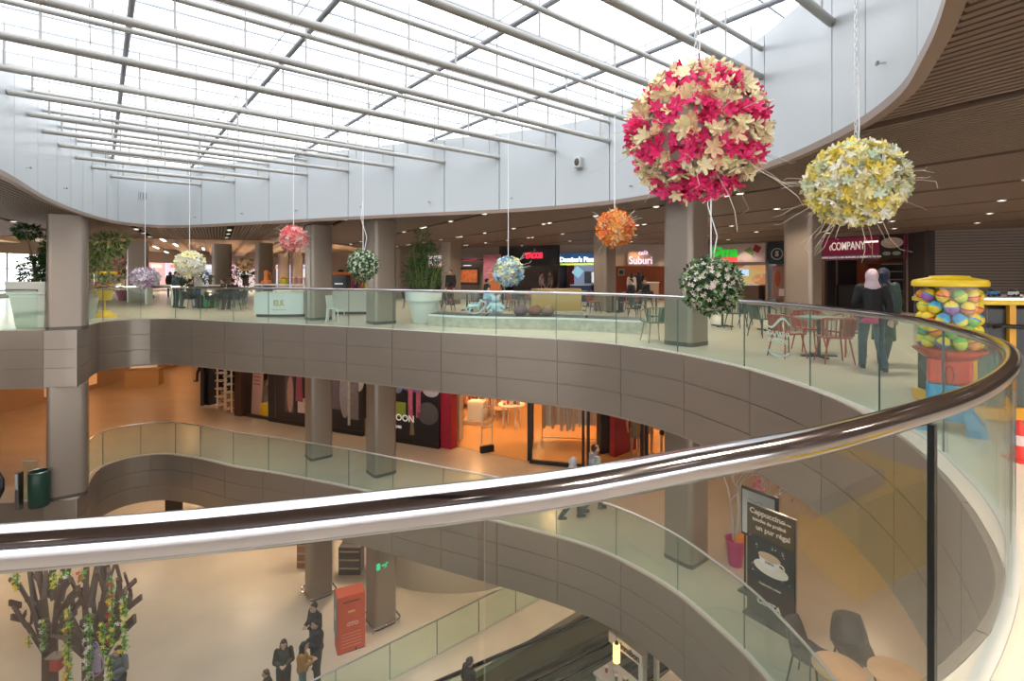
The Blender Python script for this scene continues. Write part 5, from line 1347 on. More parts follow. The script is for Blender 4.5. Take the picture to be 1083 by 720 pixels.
# window bay with goods
def sline(px, push=.0):
    return on(S1, S2, px, push)
MB().box(tuple((sline(257, -.3)+Vector((0, 0, (Z2+zc2)/2)))[:3]), (.06, .5, zc2-Z2), -.42).build('trim_8', M_blk, kind='structure')
a_, b_ = sline(256), sline(286)
dS = (S2-S1).normalized(); rzS = atan2(dS.y, dS.x)
def glassfront(n, a, b, label):
    d = b-a; o = thing('shop_window', label, 'shop window', ((a.x+b.x)/2, (a.y+b.y)/2, Z2), atan2(d.y, d.x)); L = d.length; H = zc2-Z2
    MB().box((0, 0, .06), (L, .1, .12)).build('bottom_rail', M_blk, o); MB().box((0, 0, H-.1), (L, .1, .12)).build('top_rail', M_blk, o)
    for s in (-1, 1): MB().box((s*(L/2-.04), 0, H/2), (.08, .1, H)).build('mullion', M_blk, o)
    MB().box((0, 0, H/2), (L-.1, .02, H-.2)).build('pane', M_clearg, o)
    return o
M_clearg = glassmat('clear_shop_glass', (.97, .97, .96), 1.45)
glassfront(1, a_, b_, 'narrow shop window with a pink board and a yellow box inside')
for px, w, h, m_, l, nm_, push in ((265, .62, 2.2, mat('pink_board', (.70, .42, .36), .6), 'leaning pale pink sign board in the narrow shop window', 'sign_board', -.35), (275.5, .5, 3.0, mat('violet_banner', (.26, .24, .55), .6), 'violet banner hanging in the narrow shop window', 'banner', -.75), (260, .4, 3.0, mat('dark_violet_banner', (.06, .04, .07), .6), 'dark hanging banner at the edge of the narrow shop window', 'banner', -.7)):
    q = sline(px, push); o = thing(nm_, l, 'sign', (q.x, q.y, Z2+.01), rzS); MB().box((0, 0, h/2), (w, .05, h), R=Matrix.Rotation(.06 if nm_ == 'sign_board' else 0, 3, 'Y')).build('sheet', m_, o)
    if nm_ == 'sign_board':
        for i in range(5): MB().box((0, -.03, h*.9-i*.16), (.4-.05*(i % 2), .01, .05)).build('printed_line', mat('red_print', (.5, .1, .1), .6), o)
q = sline(279.5, -.4); o = thing('display_plinth', 'bright yellow box plinth in the narrow shop window', 'plinth', (q.x, q.y, Z2), rzS); MB().box((0, 0, .28), (.95, .45, .56)).build('box', my, o, bevel=.01)
person_m = None
def mannequin(label, loc, face, h=1.75, top=(.4, .3, .2), bottom=(.05, .04, .05)):
    o = thing('mannequin', label, 'mannequin', tuple(loc), radians(face)+pi/2); k = h/1.75; g = MB(); S = lambda x, y, z: (x*k, y*k, z*k)
    g.ball(S(0, 0, 1.63), (.07*k, .085*k, .11*k)); g.capsule(S(0, 0, 1.42), S(0, 0, 1.55), .045*k, .045*k); g.capsule(S(0, 0, .98), S(0, 0, 1.3), .12*k, .13*k); g.ball(S(0, 0, 1.38), (.18*k, .09*k, .08*k))
    for s in (-1, 1):
        g.capsule(S(s*.09, 0, .93), S(s*.11, -.03, .5), .08*k, .05*k); g.capsule(S(s*.11, -.03, .5), S(s*.12, 0, .07), .05*k, .035*k); g.capsule(S(s*.12, .02, .05), S(s*.14, -.13, .03), .035*k, .03*k)
        g.capsule(S(s*.19, 0, 1.38), S(s*.26, .02, 1.1), .045*k, .038*k); g.capsule(S(s*.26, .02, 1.1), S(s*.24, -.10, .86), .038*k, .03*k)
    remesh(g, 'body', .016, mat('mannequin_skin', (.62, .40, .28), .45), o, 2)
    g = MB(); g.capsule(S(0, 0, .95), S(0, 0, 1.28), .15*k, .155*k, 14); g.ball(S(0, 0, 1.36), (.195*k, .11*k, .09*k)); g.lathe([(.14*k, .95*k), (.2*k, .66*k), (.19*k, .66*k), (.10*k, .97*k)], n=16); remesh(g, 'dress', .018, mat('dress_%d_%d' % (top[0]*300, top[2]*300), top, .8), o, 2)
    MB().lathe([(.18, 0), (.18, .02), (0, .025)], n=20).build('stand', M_steel, o)
    return o
q = sline(279.8, -.4); mannequin('mannequin in a dark dress standing on the yellow box plinth', (q.x, q.y, Z2+.561), 250, 1.7, (.16, .13, .09))
# big dark posters on the shop front
def poster(label, p0, p1, pics, texts=()):
    d = p1-p0; o = thing('wall_poster', label, 'poster', ((p0.x+p1.x)/2, (p0.y+p1.y)/2, Z2), atan2(d.y, d.x)); L = d.length; H = zc2-Z2-.02
    MB().box((0, 0, H/2+.005), (L, .12, H)).build('panel', mat('poster_black', (.022, .018, .022), .35), o)
    MB().box((0, -.03, .09), (L+.02, .1, .18)).build('skirting', M_blk, o)
    for i, (kind, x, z, w, h, c) in enumerate(pics):
        y = -.064-.004*(i % 3)
        mm = mat('pic_%d_%d_%d' % tuple(int(v*300) for v in c), c, .45, noise=.35, nscale=6)
        if kind == 'e':
            mb = MB(); mb.lathe([(0, 0), (w/2, 0), (w/2, .006), (0, .006)], n=20, sy=h/w); q = mb.build('picture_patch', mm, o); q.matrix_local = Matrix.Translation((x*L, y, z)) @ Matrix.Rotation(pi/2, 4, 'X')
        else:
            mb = MB(); t = h*(.28 if kind == 't' else 0); mb.prism([(-w/2, 0), (w/2, 0), (w/2*(.55 if kind == 't' else 1), h), (-w/2*(.55 if kind == 't' else 1), h)], 0, .006); q = mb.build('picture_patch', mm, o); q.matrix_local = Matrix.Translation((x*L, y, z)) @ Matrix.Rotation(pi/2, 4, 'X')
    for s, x, z, size in texts:
        text_obj('poster_lettering', s, size, mat('poster_white', (.85, .83, .8), .5, emit=(.8, .8, .78), es=.25), sfr(x*L, z, .12, .02), o, .004, .006, 'LEFT')
    return o
M1 = sline(287, .08); M2 = sline(326, .08)
poster('black shop front panel with dim fashion figures, nearest the narrow window', M1, M2, [('r', .08, .5, .5, 2.3, (.10, .07, .08)), ('e', .1, 1.25, .36, 1.5, (.38, .20, .16)), ('t', .34, 1.0, .4, 1.9, (.30, .06, .09)), ('r', .4, .55, .42, .6, (.62, .45, .42)), ('e', .02, 2.3, .3, .5, (.45, .25, .2)), ('r', -.3, .2, .04, 2.8, (.09, .07, .08))])
poster('black poster with grey and mauve fashion print between the two columns', sline(350, .08), sline(386, .08), [('t', -.3, .9, .55, 2.1, (.14, .10, .13)), ('e', .0, 1.6, .55, 2.0, (.30, .27, .28)), ('r', .25, .6, .5, 2.2, (.20, .17, .18)), ('e', -.38, 2.6, .5, .6, (.50, .38, .42)), ('e', .4, 2.1, .5, .8, (.48, .45, .42)), ('r', .12, .35, .12, 1.8, (.5, .5, .47))])
poster('large dark poster of a purple ruffled skirt and pink stockings beside the crimson pillar', sline(412, .08), sline(466, .08), [('e', .02, 2.35, 1.55, .9, (.20, .14, .34)), ('e', -.12, 2.3, .8, .6, (.30, .25, .5)), ('e', -.28, 2.35, .55, 1.1, (.22, .27, .42)), ('e', .36, 2.1, .75, .6, (.50, .50, .56)), ('r', -.24, .95, .52, .55, (.28, .36, .05)), ('r', -.03, .85, .2, 1.15, (.55, .13, .22)), ('r', .12, 1.0, .2, 1.0, (.52, .12, .2)), ('t', -.0, .35, .2, .62, (.25, .18, .10)), ('r', .3, 2.55, .5, .5, (.45, .33, .18)), ('e', .3, 1.2, .9, .8, (.10, .09, .10))],
       [('MOON', -.44, .92, .34), ('shoes', -.41, .60, .2)])
# crimson pillar, white jamb and entrance
q = on(S1, S2, 471.5, -.2); MB().box((q.x, q.y, (Z2+zc2)/2), (.45, .4, zc2-Z2), rzS).build('trim_9', M_rw, kind='structure')
q = mid_at(482, 467); MB().box((q.x+.02, q.y+.3, (Z2+zc2)/2), (.34, .3, zc2-Z2), rzS).build('trim_10', M_cream, kind='structure')
def gate(label, p, rz):
    o = thing('security_gate', label, 'security gate', tuple(p), rz)
    MB().tube([(-.2, 0, .12), (-.2, 0, 1.5), (-.17, 0, 1.56), (.17, 0, 1.60), (.2, 0, 1.55), (.2, 0, .12)], .022, 8).build('frame', mat('pale_gate', (.75, .62, .55), .4), o)
    MB().tube([(-.2, 0, .85), (.2, 0, .88)], .018, 8).build('crossbar', mat('pale_gate', (.7, .6, .5), .4), o); MB().box((0, 0, .12), (.5, .14, .24)).build('base', M_blk, o, bevel=.02)
gate('white shoplifting gate before the crimson pillar', mid_at(471.5, 471), rzS+.9); gate('clear shoplifting gate in the middle of the amber shop entrance', mid_at(515, 478), rzS+.9)
# glass front of the amber shop
sh_ = lambda a, b: (a+(b-a).normalized()*.04, b-(b-a).normalized()*.04)
glassfront(2, *sh_(S3, S4), 'first tall glass bay of the amber clothes shop at the corner'); glassfront(3, *sh_(S4, S5), 'second tall glass bay of the amber clothes shop behind the walking couple'); glassfront(4, *sh_(S5, S6), 'third tall glass bay of the amber clothes shop with mannequins')
glassfront(5, S3+V2(.02, .14), V2(.75, 18.8), 'glass return bay at the entrance of the amber shop')
# inside the amber shop
M_amf = mat('amber_floor', (.62, .36, .16), .3, noise=.1)
f = MB().prism([tuple(p[:2]) for p in (S2+bk*.4, S3+V2(.02, .1), S4+V2(0, .1), S5+V2(0, .1), S6+V2(0, .1), V2(11.9, 27.4), V2(-4.1, 27.4), V2(-2.8, 20.6))], Z2+.001, Z2+.006).build('floor_amber_shop', M_amf, kind='structure')
zf = Z2+.0065
def rtable(label, p, r, h, m_):
    o = thing('display_table', label, 'table', (p.x, p.y, zf)); MB().lathe([(r-.02, h-.05), (r, h-.03), (r, h), (0, h)], n=32).build('table_top', m_, o)
    for k in range(4): a = k*pi/2+.4; MB().tube([(cos(a)*r*.6, sin(a)*r*.6, h-.04), (cos(a)*r*.7, sin(a)*r*.7, 0)], .03, 8).build('leg', m_, o)
    return o
M_wood = mat('pale_wood', (.70, .48, .28), .5)
q1_ = mid_at(541, 452); rtable('tall round pale table with folded clothes in the amber shop', q1_, .55, .95, M_wc)
q2_ = mid_at(531, 447); rtable('low round stool table beside the tall pale table', q2_+V2(0, .4), .35, .5, M_wood)
rr = random.Random(12)
for i in range(5):
    t = obox('folded_clothes', (q1_.x-.28+.14*i, q1_.y-.1+.12*(i % 2), zf+.95+.05+.03*(i % 3)), (.12, .25, .10+.06*(i % 3)), mat('fold%d' % i, [(.75, .55, .45), (.6, .15, .1), (.8, .75, .7), (.2, .12, .1), (.7, .35, .2)][i], .8), bevel=.02)
    t.data.name = 'folded'; tag(t, '%s pile of folded clothes on the tall pale table' % ('blush', 'red', 'white', 'dark brown', 'orange')[i], 'clothes')
def rack(label, p, w, cols, rz=0, h=1.5, n=14):
    o = thing('clothes_rack', label, 'clothes rack', (p.x, p.y, zf), rz)
    mb = MB()
    for s in (-1, 1): mb.tube([(s*w/2, -.25, .03), (s*w/2, 0, .05), (s*w/2, .25, .03)], .02, 6); mb.tube([(s*w/2, 0, .04), (s*w/2, 0, h)], .018, 6)
    mb.tube([(-w/2, 0, h), (w/2, 0, h)], .018, 6); mb.tube([(-w/2, 0, .12), (w/2, 0, .12)], .015, 6); mb.build('rail_frame', M_steel, o)
    r = random.Random(int(p.x*100))
    for i in range(n):
        x = -w/2+.08+(w-.16)*i/(n-1); c = r.choice(cols); l = r.uniform(.95, 1.25)
        mb = MB(); zz = h-.06
        prof = [(.03, zz), (.20, zz-.10), (.23, zz-.35), (.25, zz-l)]
        vs = []
        for s, (ww, z) in enumerate(prof):
            for y in (-ww, ww): 
                for e in (-.045, .045): vs.append((x+e+r.uniform(-.012, .012), y, z))
        fs = []
        for s in range(3):
            a = s*4; b = a+4; fs += [(a, a+2, b+2, b), (a+1, b+1, b+3, a+3), (a, b, b+1, a+1), (a+2, a+3, b+3, b+2)]
        fs += [(0, 1, 3, 2), (12, 14, 15, 13)]
        g = mb.add(vs, fs).build('garment', mat('garm_%d_%d_%d' % tuple(int(v*200) for v in c), c, .85), o)
    return o
CRM = [(.78, .66, .5), (.82, .72, .6), (.7, .5, .35), (.85, .78, .66)]
q = mid_at(602, 467); rack('clothes rack of long cream garments behind the first glass bay', q, 2.0, CRM, -.15, 1.75, 18)
q = mid_at(523, 440); rack('rack of red and cream clothes deep in the amber shop entrance', q, 1.3, [(.7, .12, .08), (.8, .6, .45), (.6, .3, .2)], -.3, 1.4, 10)
q = mid_at(488, 443); rack('rack of blush tops beside the white jamb of the amber shop', q+V2(.1, 1.9), 1.3, [(.8, .5, .4), (.75, .65, .55), (.5, .2, .15)], -.3, 1.5, 10)
q = mid_at(629, 452); rack('rack of pale red garments beyond the glass mullion', q+V2(.2, .5), .9, [(.75, .4, .3), (.8, .6, .5), (.6, .15, .12)], 0, 1.6, 8)
q = mid_at(505, 446); o = thing('display_plinth', 'white box stand with low base in the amber shop entrance', 'plinth', (q.x, q.y, zf), -.3); MB().box((0, 0, .06), (1.2, .8, .12)).build('base', M_cream, o); MB().box((0, 0, .5), (.7, .5, .76)).build('box', M_wc, o, bevel=.01)
pa_ = mid_at(650, 484); pb_ = mid_at(667, 475); wall('wall_crimson', [(pa_.x, pa_.y), (pb_.x+.2, pb_.y)], Z2+.008, zc2, M_rw, .2)
pq = mid_at(641, 479); MB().box((pq.x, pq.y+.1, (Z2+zc2)/2), (.55, .25, zc2-Z2-.02), .4).build('trim_11', M_blk, kind='structure')
for i, (px, py, c, l) in enumerate(((674, 487, (.30, .24, .15), 'olive'), (688, 482, (.62, .36, .2), 'tan'), (706, 484, (.03, .025, .03), 'black'))):
    q = mid_at(px, py); mannequin('mannequin in %s outfit behind the third glass bay' % l, (q.x, q.y+.3, zf), 265, 1.78, c)
# corridor far left: shop panels and the green bin
o, L, H = sign('glowing amber shop panel along the far corridor wall', V2(-22.4, 24.5), V2(-22.4, 27.5), Z2+.3, zc2-.1, EM('amber_panel', (.75, .38, .14), .5), .1, 'shop front', 'lit_storefront')
for i, y in enumerate((30, 33.5, 37)):
    o, L, H = sign('%s panel of the shop row along the far corridor wall' % ('cream', 'orange', 'brown')[i], V2(-22.4, y), V2(-22.4, y+2.2), Z2+.2, zc2-.1, EM('row_panel%d' % i, ((.7, .55, .4), (.8, .35, .1), (.25, .12, .06))[i], .35), .1, 'shop front', 'lit_storefront')
MB().box((-20.5, 28.5, Z2+.45), (1.6, .8, .9), .3).build('display_plinth', mat('amber_stand', (.5, .3, .1), .5))
tag(bpy.data.objects['display_plinth'] if False else COL.objects[-1], 'amber display block at the edge of the far corridor', 'plinth')
b0 = mid_at(36, 537)
o = thing('waste_bin', 'tall dark green round bin beside the corner column', 'bin', (b0.x+.02, b0.y+.12, Z2))
MB().lathe([(.21, 0), (.225, .03), (.225, .9), (.21, .93), (.19, .93), (.18, .8), (0, .8)], n=28).build('bin_shell', mat('dark_green_bin', (.012, .05, .035), .35), o)
mb = MB(); mb.tube([(cos(2*pi*k/28)*.22, sin(2*pi*k/28)*.22, .93) for k in range(28)], .012, 6, True); mb.build('rim', M_steel, o)
# escalator newel and handrail loop at the frame edge
o = thing('escalator_end', 'escalator end with black looped handrail and steel post beside the green bin', 'escalator', (-13.35, 13.45, Z2))
MB().tube([(-1.6, .3, .75), (-.6, .12, .95), (-.25, .05, .93), (-.1, .02, .75), (-.08, .0, .5), (-.2, .0, .25), (-.5, .05, .15), (-1.6, .2, .05)], .05, 10).build('handrail', M_black, o)
MB().add([(-1.6, .25, .1), (-.25, .05, .2), (-.15, .04, .7), (-.3, .06, .88), (-1.6, .3, .7), (-1.6, .27, .1), (-.25, .07, .2), (-.15, .06, .7), (-.3, .08, .88), (-1.6, .32, .7)], [(0, 1, 2, 3, 4), (9, 8, 7, 6, 5), (0, 5, 6, 1), (1, 6, 7, 2), (2, 7, 8, 3), (3, 8, 9, 4), (4, 9, 5, 0)]).build('side_glass', M_glass, o)
MB().box((.32, .05, .45), (.09, .16, 1.0)).build('post', M_steel, o, bevel=.01); MB().box((.32, -.035, .72), (.06, .012, .4)).build('sign_plate', M_white, o)
# person walking away deep in the corridor
q = mid_at(213, 403); person('person in black walking away by the dark pillar in the far corridor', (q.x, q.y, Z2), 200, 1.72, 'walk', (.012, .012, .014), (.012, .012, .014), 'short', vox=.02)
# the couple by the amber shop
q = mid_at(606, 549); person('woman in pale grey headscarf and black coat walking before the glass bays', (q.x, q.y, Z2), 5, 1.56, 'walk', (.018, .022, .022), (.02, .03, .028), scarf=(.55, .50, .50), coat=.5, female=True, vox=.013)
q = mid_at(629, 541); person('man in light grey hooded jacket walking with the woman in pale grey headscarf', (q.x, q.y, Z2), 15, 1.74, 'walk', (.40, .42, .45), (.05, .06, .06), 'short', vox=.013)
# coffee poster stand
M_cp = mat('coffee_poster_brown', (.040, .028, .026), .4)
pa_ = at(790, 645, Z2); pb_ = at(842, 675, Z2); d = (pb_-pa_); d.z = 0
o = thing('poster_stand', 'tall coffee advert stand with a white cup picture beside the curved glass', 'poster stand', ((pa_.x+pb_.x)/2, (pa_.y+pb_.y)/2, Z2), atan2(d.y, d.x)); L = d.length*.97; H = 1.95
MB().box((0, 0, .03), (L*1.02, .3, .05)).build('base', M_black2, o)
MB().box((0, 0, H/2+.04), (L, .035, H)).build('poster_board', M_cp, o)
MB().box((0, .02, H/2+.04), (L+.03, .02, H+.03)).build('frame', M_steel, o)
MB().box((0, -.021, H*.885), (L*.98, .008, H*.26)).build('brown_header', mat('poster_header', (.075, .05, .022), .45), o)
MB().box((0, -.021, H*.55), (L*.98, .006, H*.40)).build('night_picture', mat('poster_night', (.012, .025, .035), .4, noise=.5, nscale=9), o)
pw = mat('poster_cream', (.82, .74, .62), .5)
for s, z, sz, x in (('Cappuccino', .955, .135, -.06), ('avec son', .945, .05, .33), ('touche de praliné', .885, .085, -.02), ('un pur régal', .815, .125, .06)):
    text_obj('poster_lettering', s, sz, pw, sfr(x*L, z*H+.03, .035, .012), o, .002, .003)
mb = MB(); mb.lathe([(0, 0), (.30, 0), (.31, .008), (0, .01)], n=32, sy=.42); q = mb.build('saucer_print', pw, o); q.matrix_local = Matrix.Translation((.02, -.026, H*.50)) @ Matrix.Rotation(pi/2, 4, 'X')
mb = MB(); mb.prism([(-.2, .12), (-.16, -.02), (-.07, -.09), (.07, -.09), (.16, -.02), (.2, .12)], 0, .006); q = mb.build('cup_print', mat('cup_print', (.86, .82, .78), .4), o); q.matrix_local = Matrix.Translation((0, -.036, H*.545)) @ Matrix.Rotation(pi/2, 4, 'X')
mb = MB(); mb.lathe([(0, 0), (.2, 0), (.2, .006), (0, .006)], n=28, sy=.35); q = mb.build('foam_print', mat('foam_print', (.60, .42, .28), .5), o); q.matrix_local = Matrix.Translation((0, -.044, H*.605)) @ Matrix.Rotation(pi/2, 4, 'X')
mb = MB(); mb.tube([(.19+.07*cos(a), -.04, H*.555+.05*sin(a)) for a in [radians(-100+20*i) for i in range(11)]], .012, 6); mb.build('cup_handle_print', pw, o)
text_obj('poster_lettering', 'COSTA', .05, M_cp, sfr(0, H*.55, .035, .028), o, .002, .001)
text_obj('poster_lettering', 'Cappuccino praliné', .05, pw, sfr(0, H*.335, .035, .012), o, .002, .001)
text_obj('poster_lettering', 'COSTA', .13, pw, sfr(-.02, H*.165, .035, .012), o, .002, .006)
r = random.Random(77)
for i in range(20):
    mb = MB(); mb.box((r.uniform(-.45, .45)*L, -.026, H*r.uniform(.64, .74) if i < 10 else H*r.uniform(.36, .5)), (.03, .005, .02), R=Matrix.Rotation(r.uniform(0, 3), 3, 'Y')); mb.build('confetti_print', mat('confetti%d' % (i % 3), ((.5, .5, .5), (.45, .15, .3), (.05, .35, .2))[i % 3], .5), o)
o2 = thing('notice_board', 'white framed notice board standing behind the coffee advert', 'notice board', tuple(Vector((pa_.x+.42, pa_.y+.38, Z2))), atan2(d.y, d.x))
MB().box((0, 0, 1.55), (.74, .04, .95)).build('frame', M_black2, o2, bevel=.01); MB().box((-.02, -.024, 1.55), (.64, .012, .84)).build('sheet', mat('pale_sheet', (.60, .66, .66), .5), o2)
for z in (1.80, 1.72): mb = MB(); mb.tube([(-.22+.3*i/10, -.034, z+.02*sin(i)) for i in range(11)], .006, 5); mb.build('logo_wave', mat('grey_blue_print', (.2, .28, .35), .5), o2)
for s in (-1, 1): MB().tube([(s*.3, 0, 1.1), (s*.3, 0, 0)], .02, 8).build('leg', M_black2, o2)
MB().box((0, 0, .015), (.7, .35, .03)).build('base', M_black2, o2)
# bare silver tree in a magenta pot
q = at(765, 594, Z2)+V2(.22, -.1)
o = thing('potted_tree', 'bare silver white branch tree in a magenta and orange pot', 'potted tree', (q.x, q.y, Z2))
MB().lathe([(.14, 0), (.2, .5), (.22, .55), (.18, .55), (.16, .48), (0, .48)], n=24).build('pot', mat('magenta_gloss', (.45, .02, .16), .35), o)
MB().ball((.1, -.05, .52), (.15, .13, .18)).build('orange_wrap', mat('orange_wrap', (.72, .22, .03), .6), o)
mb = MB(); r = random.Random(15)
def branch(p, d, l, rad, n):
    q = Vector(p)+Vector(d)*l; m_ = (Vector(p)+q)/2+Vector((r.gauss(0, .03), r.gauss(0, .03), r.gauss(0, .03))); mb.tube([p, m_, q], [rad, rad*.85, rad*.7], 6)
    if n:
        for _ in range(2 if n > 1 else 3): branch(q, (Vector(d)+Vector((r.gauss(.12, .45), r.gauss(0, .45), r.gauss(.05, .35)))).normalized(), l*r.uniform(.6, .85), rad*.68, n-1)
branch((0, 0, .5), (.1, 0, 1), .62, .032, 4); branch((0.05, 0, .5), (.55, .1, .85), .6, .026, 4); branch((-.03, .03, .5), (-.05, .1, 1), .8, .024, 3)
mb.build('branches', mat('silver_branch', (.50, .52, .54), .5), o)
b = MB()
for i in range(26): blossom(b, (r.uniform(.2, 1.1), r.uniform(-.3, .3), r.uniform(1.35, 2.1)), (r.gauss(0, 1), -1, r.gauss(0, 1)), r, .05, 5)
b = b.build('blossoms', mat('magenta_petal', (.50, .04, .2), .6), o); b['kind'] = 'stuff'
# cafe tables and shell chairs by the curved glass
M_oak = mat('oak_table_top', (.62, .40, .23), .4, noise=.18, nscale=6)
t1 = at(887, 706, Z2+.74); t2 = at(948, 712, Z2+.74)
table('round oak cafe table nearest the coffee advert', (t1.x, t1.y, Z2), 'round', .66, .74, M_oak); table('round oak cafe table further from the coffee advert', (t2.x, t2.y, Z2), 'round', .66, .74, M_oak)
s1_ = at(851, 709, Z2+.45); s2_ = at(905, 692, Z2+.45)
chair('dark upholstered chair between the coffee advert and the oak table', (s1_.x+.22, s1_.y+.28, Z2), -50, 'shell', (.055, .045, .045), (.03, .025, .022)); chair('dark taupe upholstered chair on the far side of the oak tables', (s2_.x, s2_.y+.05, Z2), -100, 'shell', (.075, .065, .06), (.03, .025, .022))
# ------------------------------------------------------------------ ground floor
fb0 = at(340, 715, Z3+1.0); fb0.z = 0                    # foot line of the ground glass fence, along AX
NB = -BX
def gp(t, s, z=0): p = fb0+AX*t+NB*s; return Vector((p.x, p.y, z))
well = [gp(-3, 1.2), gp(12, 1.2), gp(12, 4.5), gp(-3, 4.5)]
ngon_with_hole('ground_floor', [(-34, -9), (26, -9), (26, 40), (-34, 40)], [tuple(p) for p in well], Z3, .2, M_floor_low)
ZB = Z3-3.2
ngon_with_hole('floor', [tuple(gp(-4, .6)), tuple(gp(20, .6)), tuple(gp(20, 5.2)), tuple(gp(-4, 5.2))], None, ZB, .1, mat('brown_basement_floor', (.16, .09, .04), .4))
M_wside = mat('tan_well_wall', (.34, .22, .10), .6)
for a, b in ((gp(-3, 1.2), gp(12, 1.2)), (gp(12, 1.2), gp(12, 4.5)), (gp(12, 4.5), gp(-3, 4.5)), (gp(-3, 4.5), gp(-3, 1.2))): wall('wall_escalator_well', [a, b], ZB, Z3-.2, M_wside, .1)
# glass fence
fa = Arc([gp(-4, 0), gp(9.5, 0)], False); js = [0, 1.45, 2.9, 4.35, 5.8, 7.25, 8.7, 10.15, 11.6, 13.5]
balustrade('glass_balustrade', 'ground floor glass fence with thin dark rail beside the moving ramp', Z3, js, .022, M_steel, M_glass, M_joint_g, 1.0, fa)
def travelator(label, s0, slope=-.13):
    o = thing('moving_ramp', label, 'moving ramp', tuple(gp(0, s0, Z3)), GA)
    zf_ = lambda x: -.02 if x < -1 else (x+1)*slope-.02
    xs = [-2.9, -1.0, 2, 5, 8, 11]
    def strip(y0, y1, dz0, dz1):
        mb = MB(); vs = []
        for x in xs:
            for y in (y0, y1):
                for dz in (dz0, dz1): vs.append((x, y, zf_(x)+dz))
        fs = []
        for i in range(len(xs)-1):
            a = i*4; b = a+4; fs += [(a, b, b+1, a+1), (a+2, a+3, b+3, b+2), (a+1, b+1, b+3, a+3), (a, a+2, b+2, b)]
        fs += [(0, 1, 3, 2), (len(vs)-4, len(vs)-2, len(vs)-1, len(vs)-3)]
        return mb.add(vs, fs)
    strip(-.5, .5, -.12, 0).build('tread_belt', mat('dark_tread', (.05, .045, .04), .5), o)
    g = MB()
    for k in range(24): y = -.48+.96*k/23; q = strip(y-.008, y+.008, .0, .012); g.add(q.v, q.f)
    g.build('tread_grooves', mat('tread_line', (.13, .11, .09), .45), o)
    for s in (-1, 1):
        strip(s*.62-.1, s*.62+.1, -.25, .10).build('skirt', M_steel, o)
        strip(s*.62-.012, s*.62+.012, .10, .88).build('side_glass', M_glass, o)
        MB().tube([(-2.95, s*.62, .45), (-2.98, s*.62, .7), (-2.85, s*.62, .90)]+[(x, s*.62, zf_(x)+.93) for x in (-2.6, -1, 2, 5, 8, 11)], .045, 10).build('handrail', M_black, o)
        strip(s*.62-.03, s*.62+.03, .86, .90).build('rail_track', M_steel, o)
    return o
travelator('moving ramp running along the glass fence with black handrails', 1.95); travelator('moving ramp further from the glass fence, next to the pastry kiosk', 3.55)
q = gp(3.0, 2.0, Z3+.02-4*.13); person('person in dark coat standing on the moving ramp nearest the fence', tuple(q), 39, 1.7, 'stand', (.02, .016, .014), (.03, .025, .02), 'short', vox=.016)
q = gp(3.6, 3.55, Z3+.03-4.6*.13); person('person in grey standing on the moving ramp beside the pastry kiosk', tuple(q), 219, 1.7, 'phone', (.14, .13, .12), (.05, .05, .06), 'short', vox=.016)
# walls of the ground floor
zc3 = Z2-FA+.03
wall('wall_curved', catmull([V2(-6.5, 22.5), V2(-5.2, 19.2), V2(-3.9, 17.7), V2(-2.6, 17.35), V2(-1.6, 17.35), V2(-.6, 17.6), V2(.6, 18.3), V2(3, 20.5)], False, .2), Z3, zc3, M_beige)
wall('wall_far', [(-34, 27), (26, 27)], Z3, zc3, mat('warm_far_wall', (.50, .28, .14), .6)); wall('wall_left', [(-30, -8), (-30, 27)], Z3, zc3, M_beige); wall('wall_right', [(22, 27), (22, -8)], Z3, zc3, M_mw)
wall('wall_near', [(22, -8), (-34, -8)], Z3, zc3, M_beige)
q = at(371, 590, Z3); 
for i, (px, py, l, c) in enumerate(((366, 604, 'dark', (.05, .03, .02)), (376, 600, 'brown', (.25, .12, .06)), (362, 597, 'amber', (.5, .25, .08)))):
    q = at(px, py, Z3)+V2((.2, 1.3, -1.2)[i], 0); o = thing('shop_stand', '%s goods stand far behind the column with the red sign' % l, 'stand', (q.x, q.y, Z3)); MB().box((0, 0, .5), (.8, .5, 1.0)).build('body', mat('stand%d' % i, c, .5), o, bevel=.02)
    for k in range(3): MB().box((0, -.26, .25+.3*k), (.7, .04, .04)).build('shelf_board', M_cream, o)
q = at(184, 566, Z3); o = thing('info_screen', 'black info screen stand far across the ground floor', 'screen stand', (q.x, q.y, Z3)); MB().box((0, 0, 1.0), (.7, .08, 2.0)).build('screen', M_black2, o, bevel=.01); MB().box((0, 0, .02), (.8, .4, .04)).build('base', M_black2, o)
o, L, H = sign('low glowing strip for the orange-lit ground floor far across', tuple(at(112, 556, Z3)), tuple(at(228, 545, Z3)), Z3+.0, Z3+.25, EM('orange_floor_glow', (.6, .22, .05), .3), .4, 'counter', 'orange_glow_strip')  # emissive strip stands in for orange lamplight on the floor
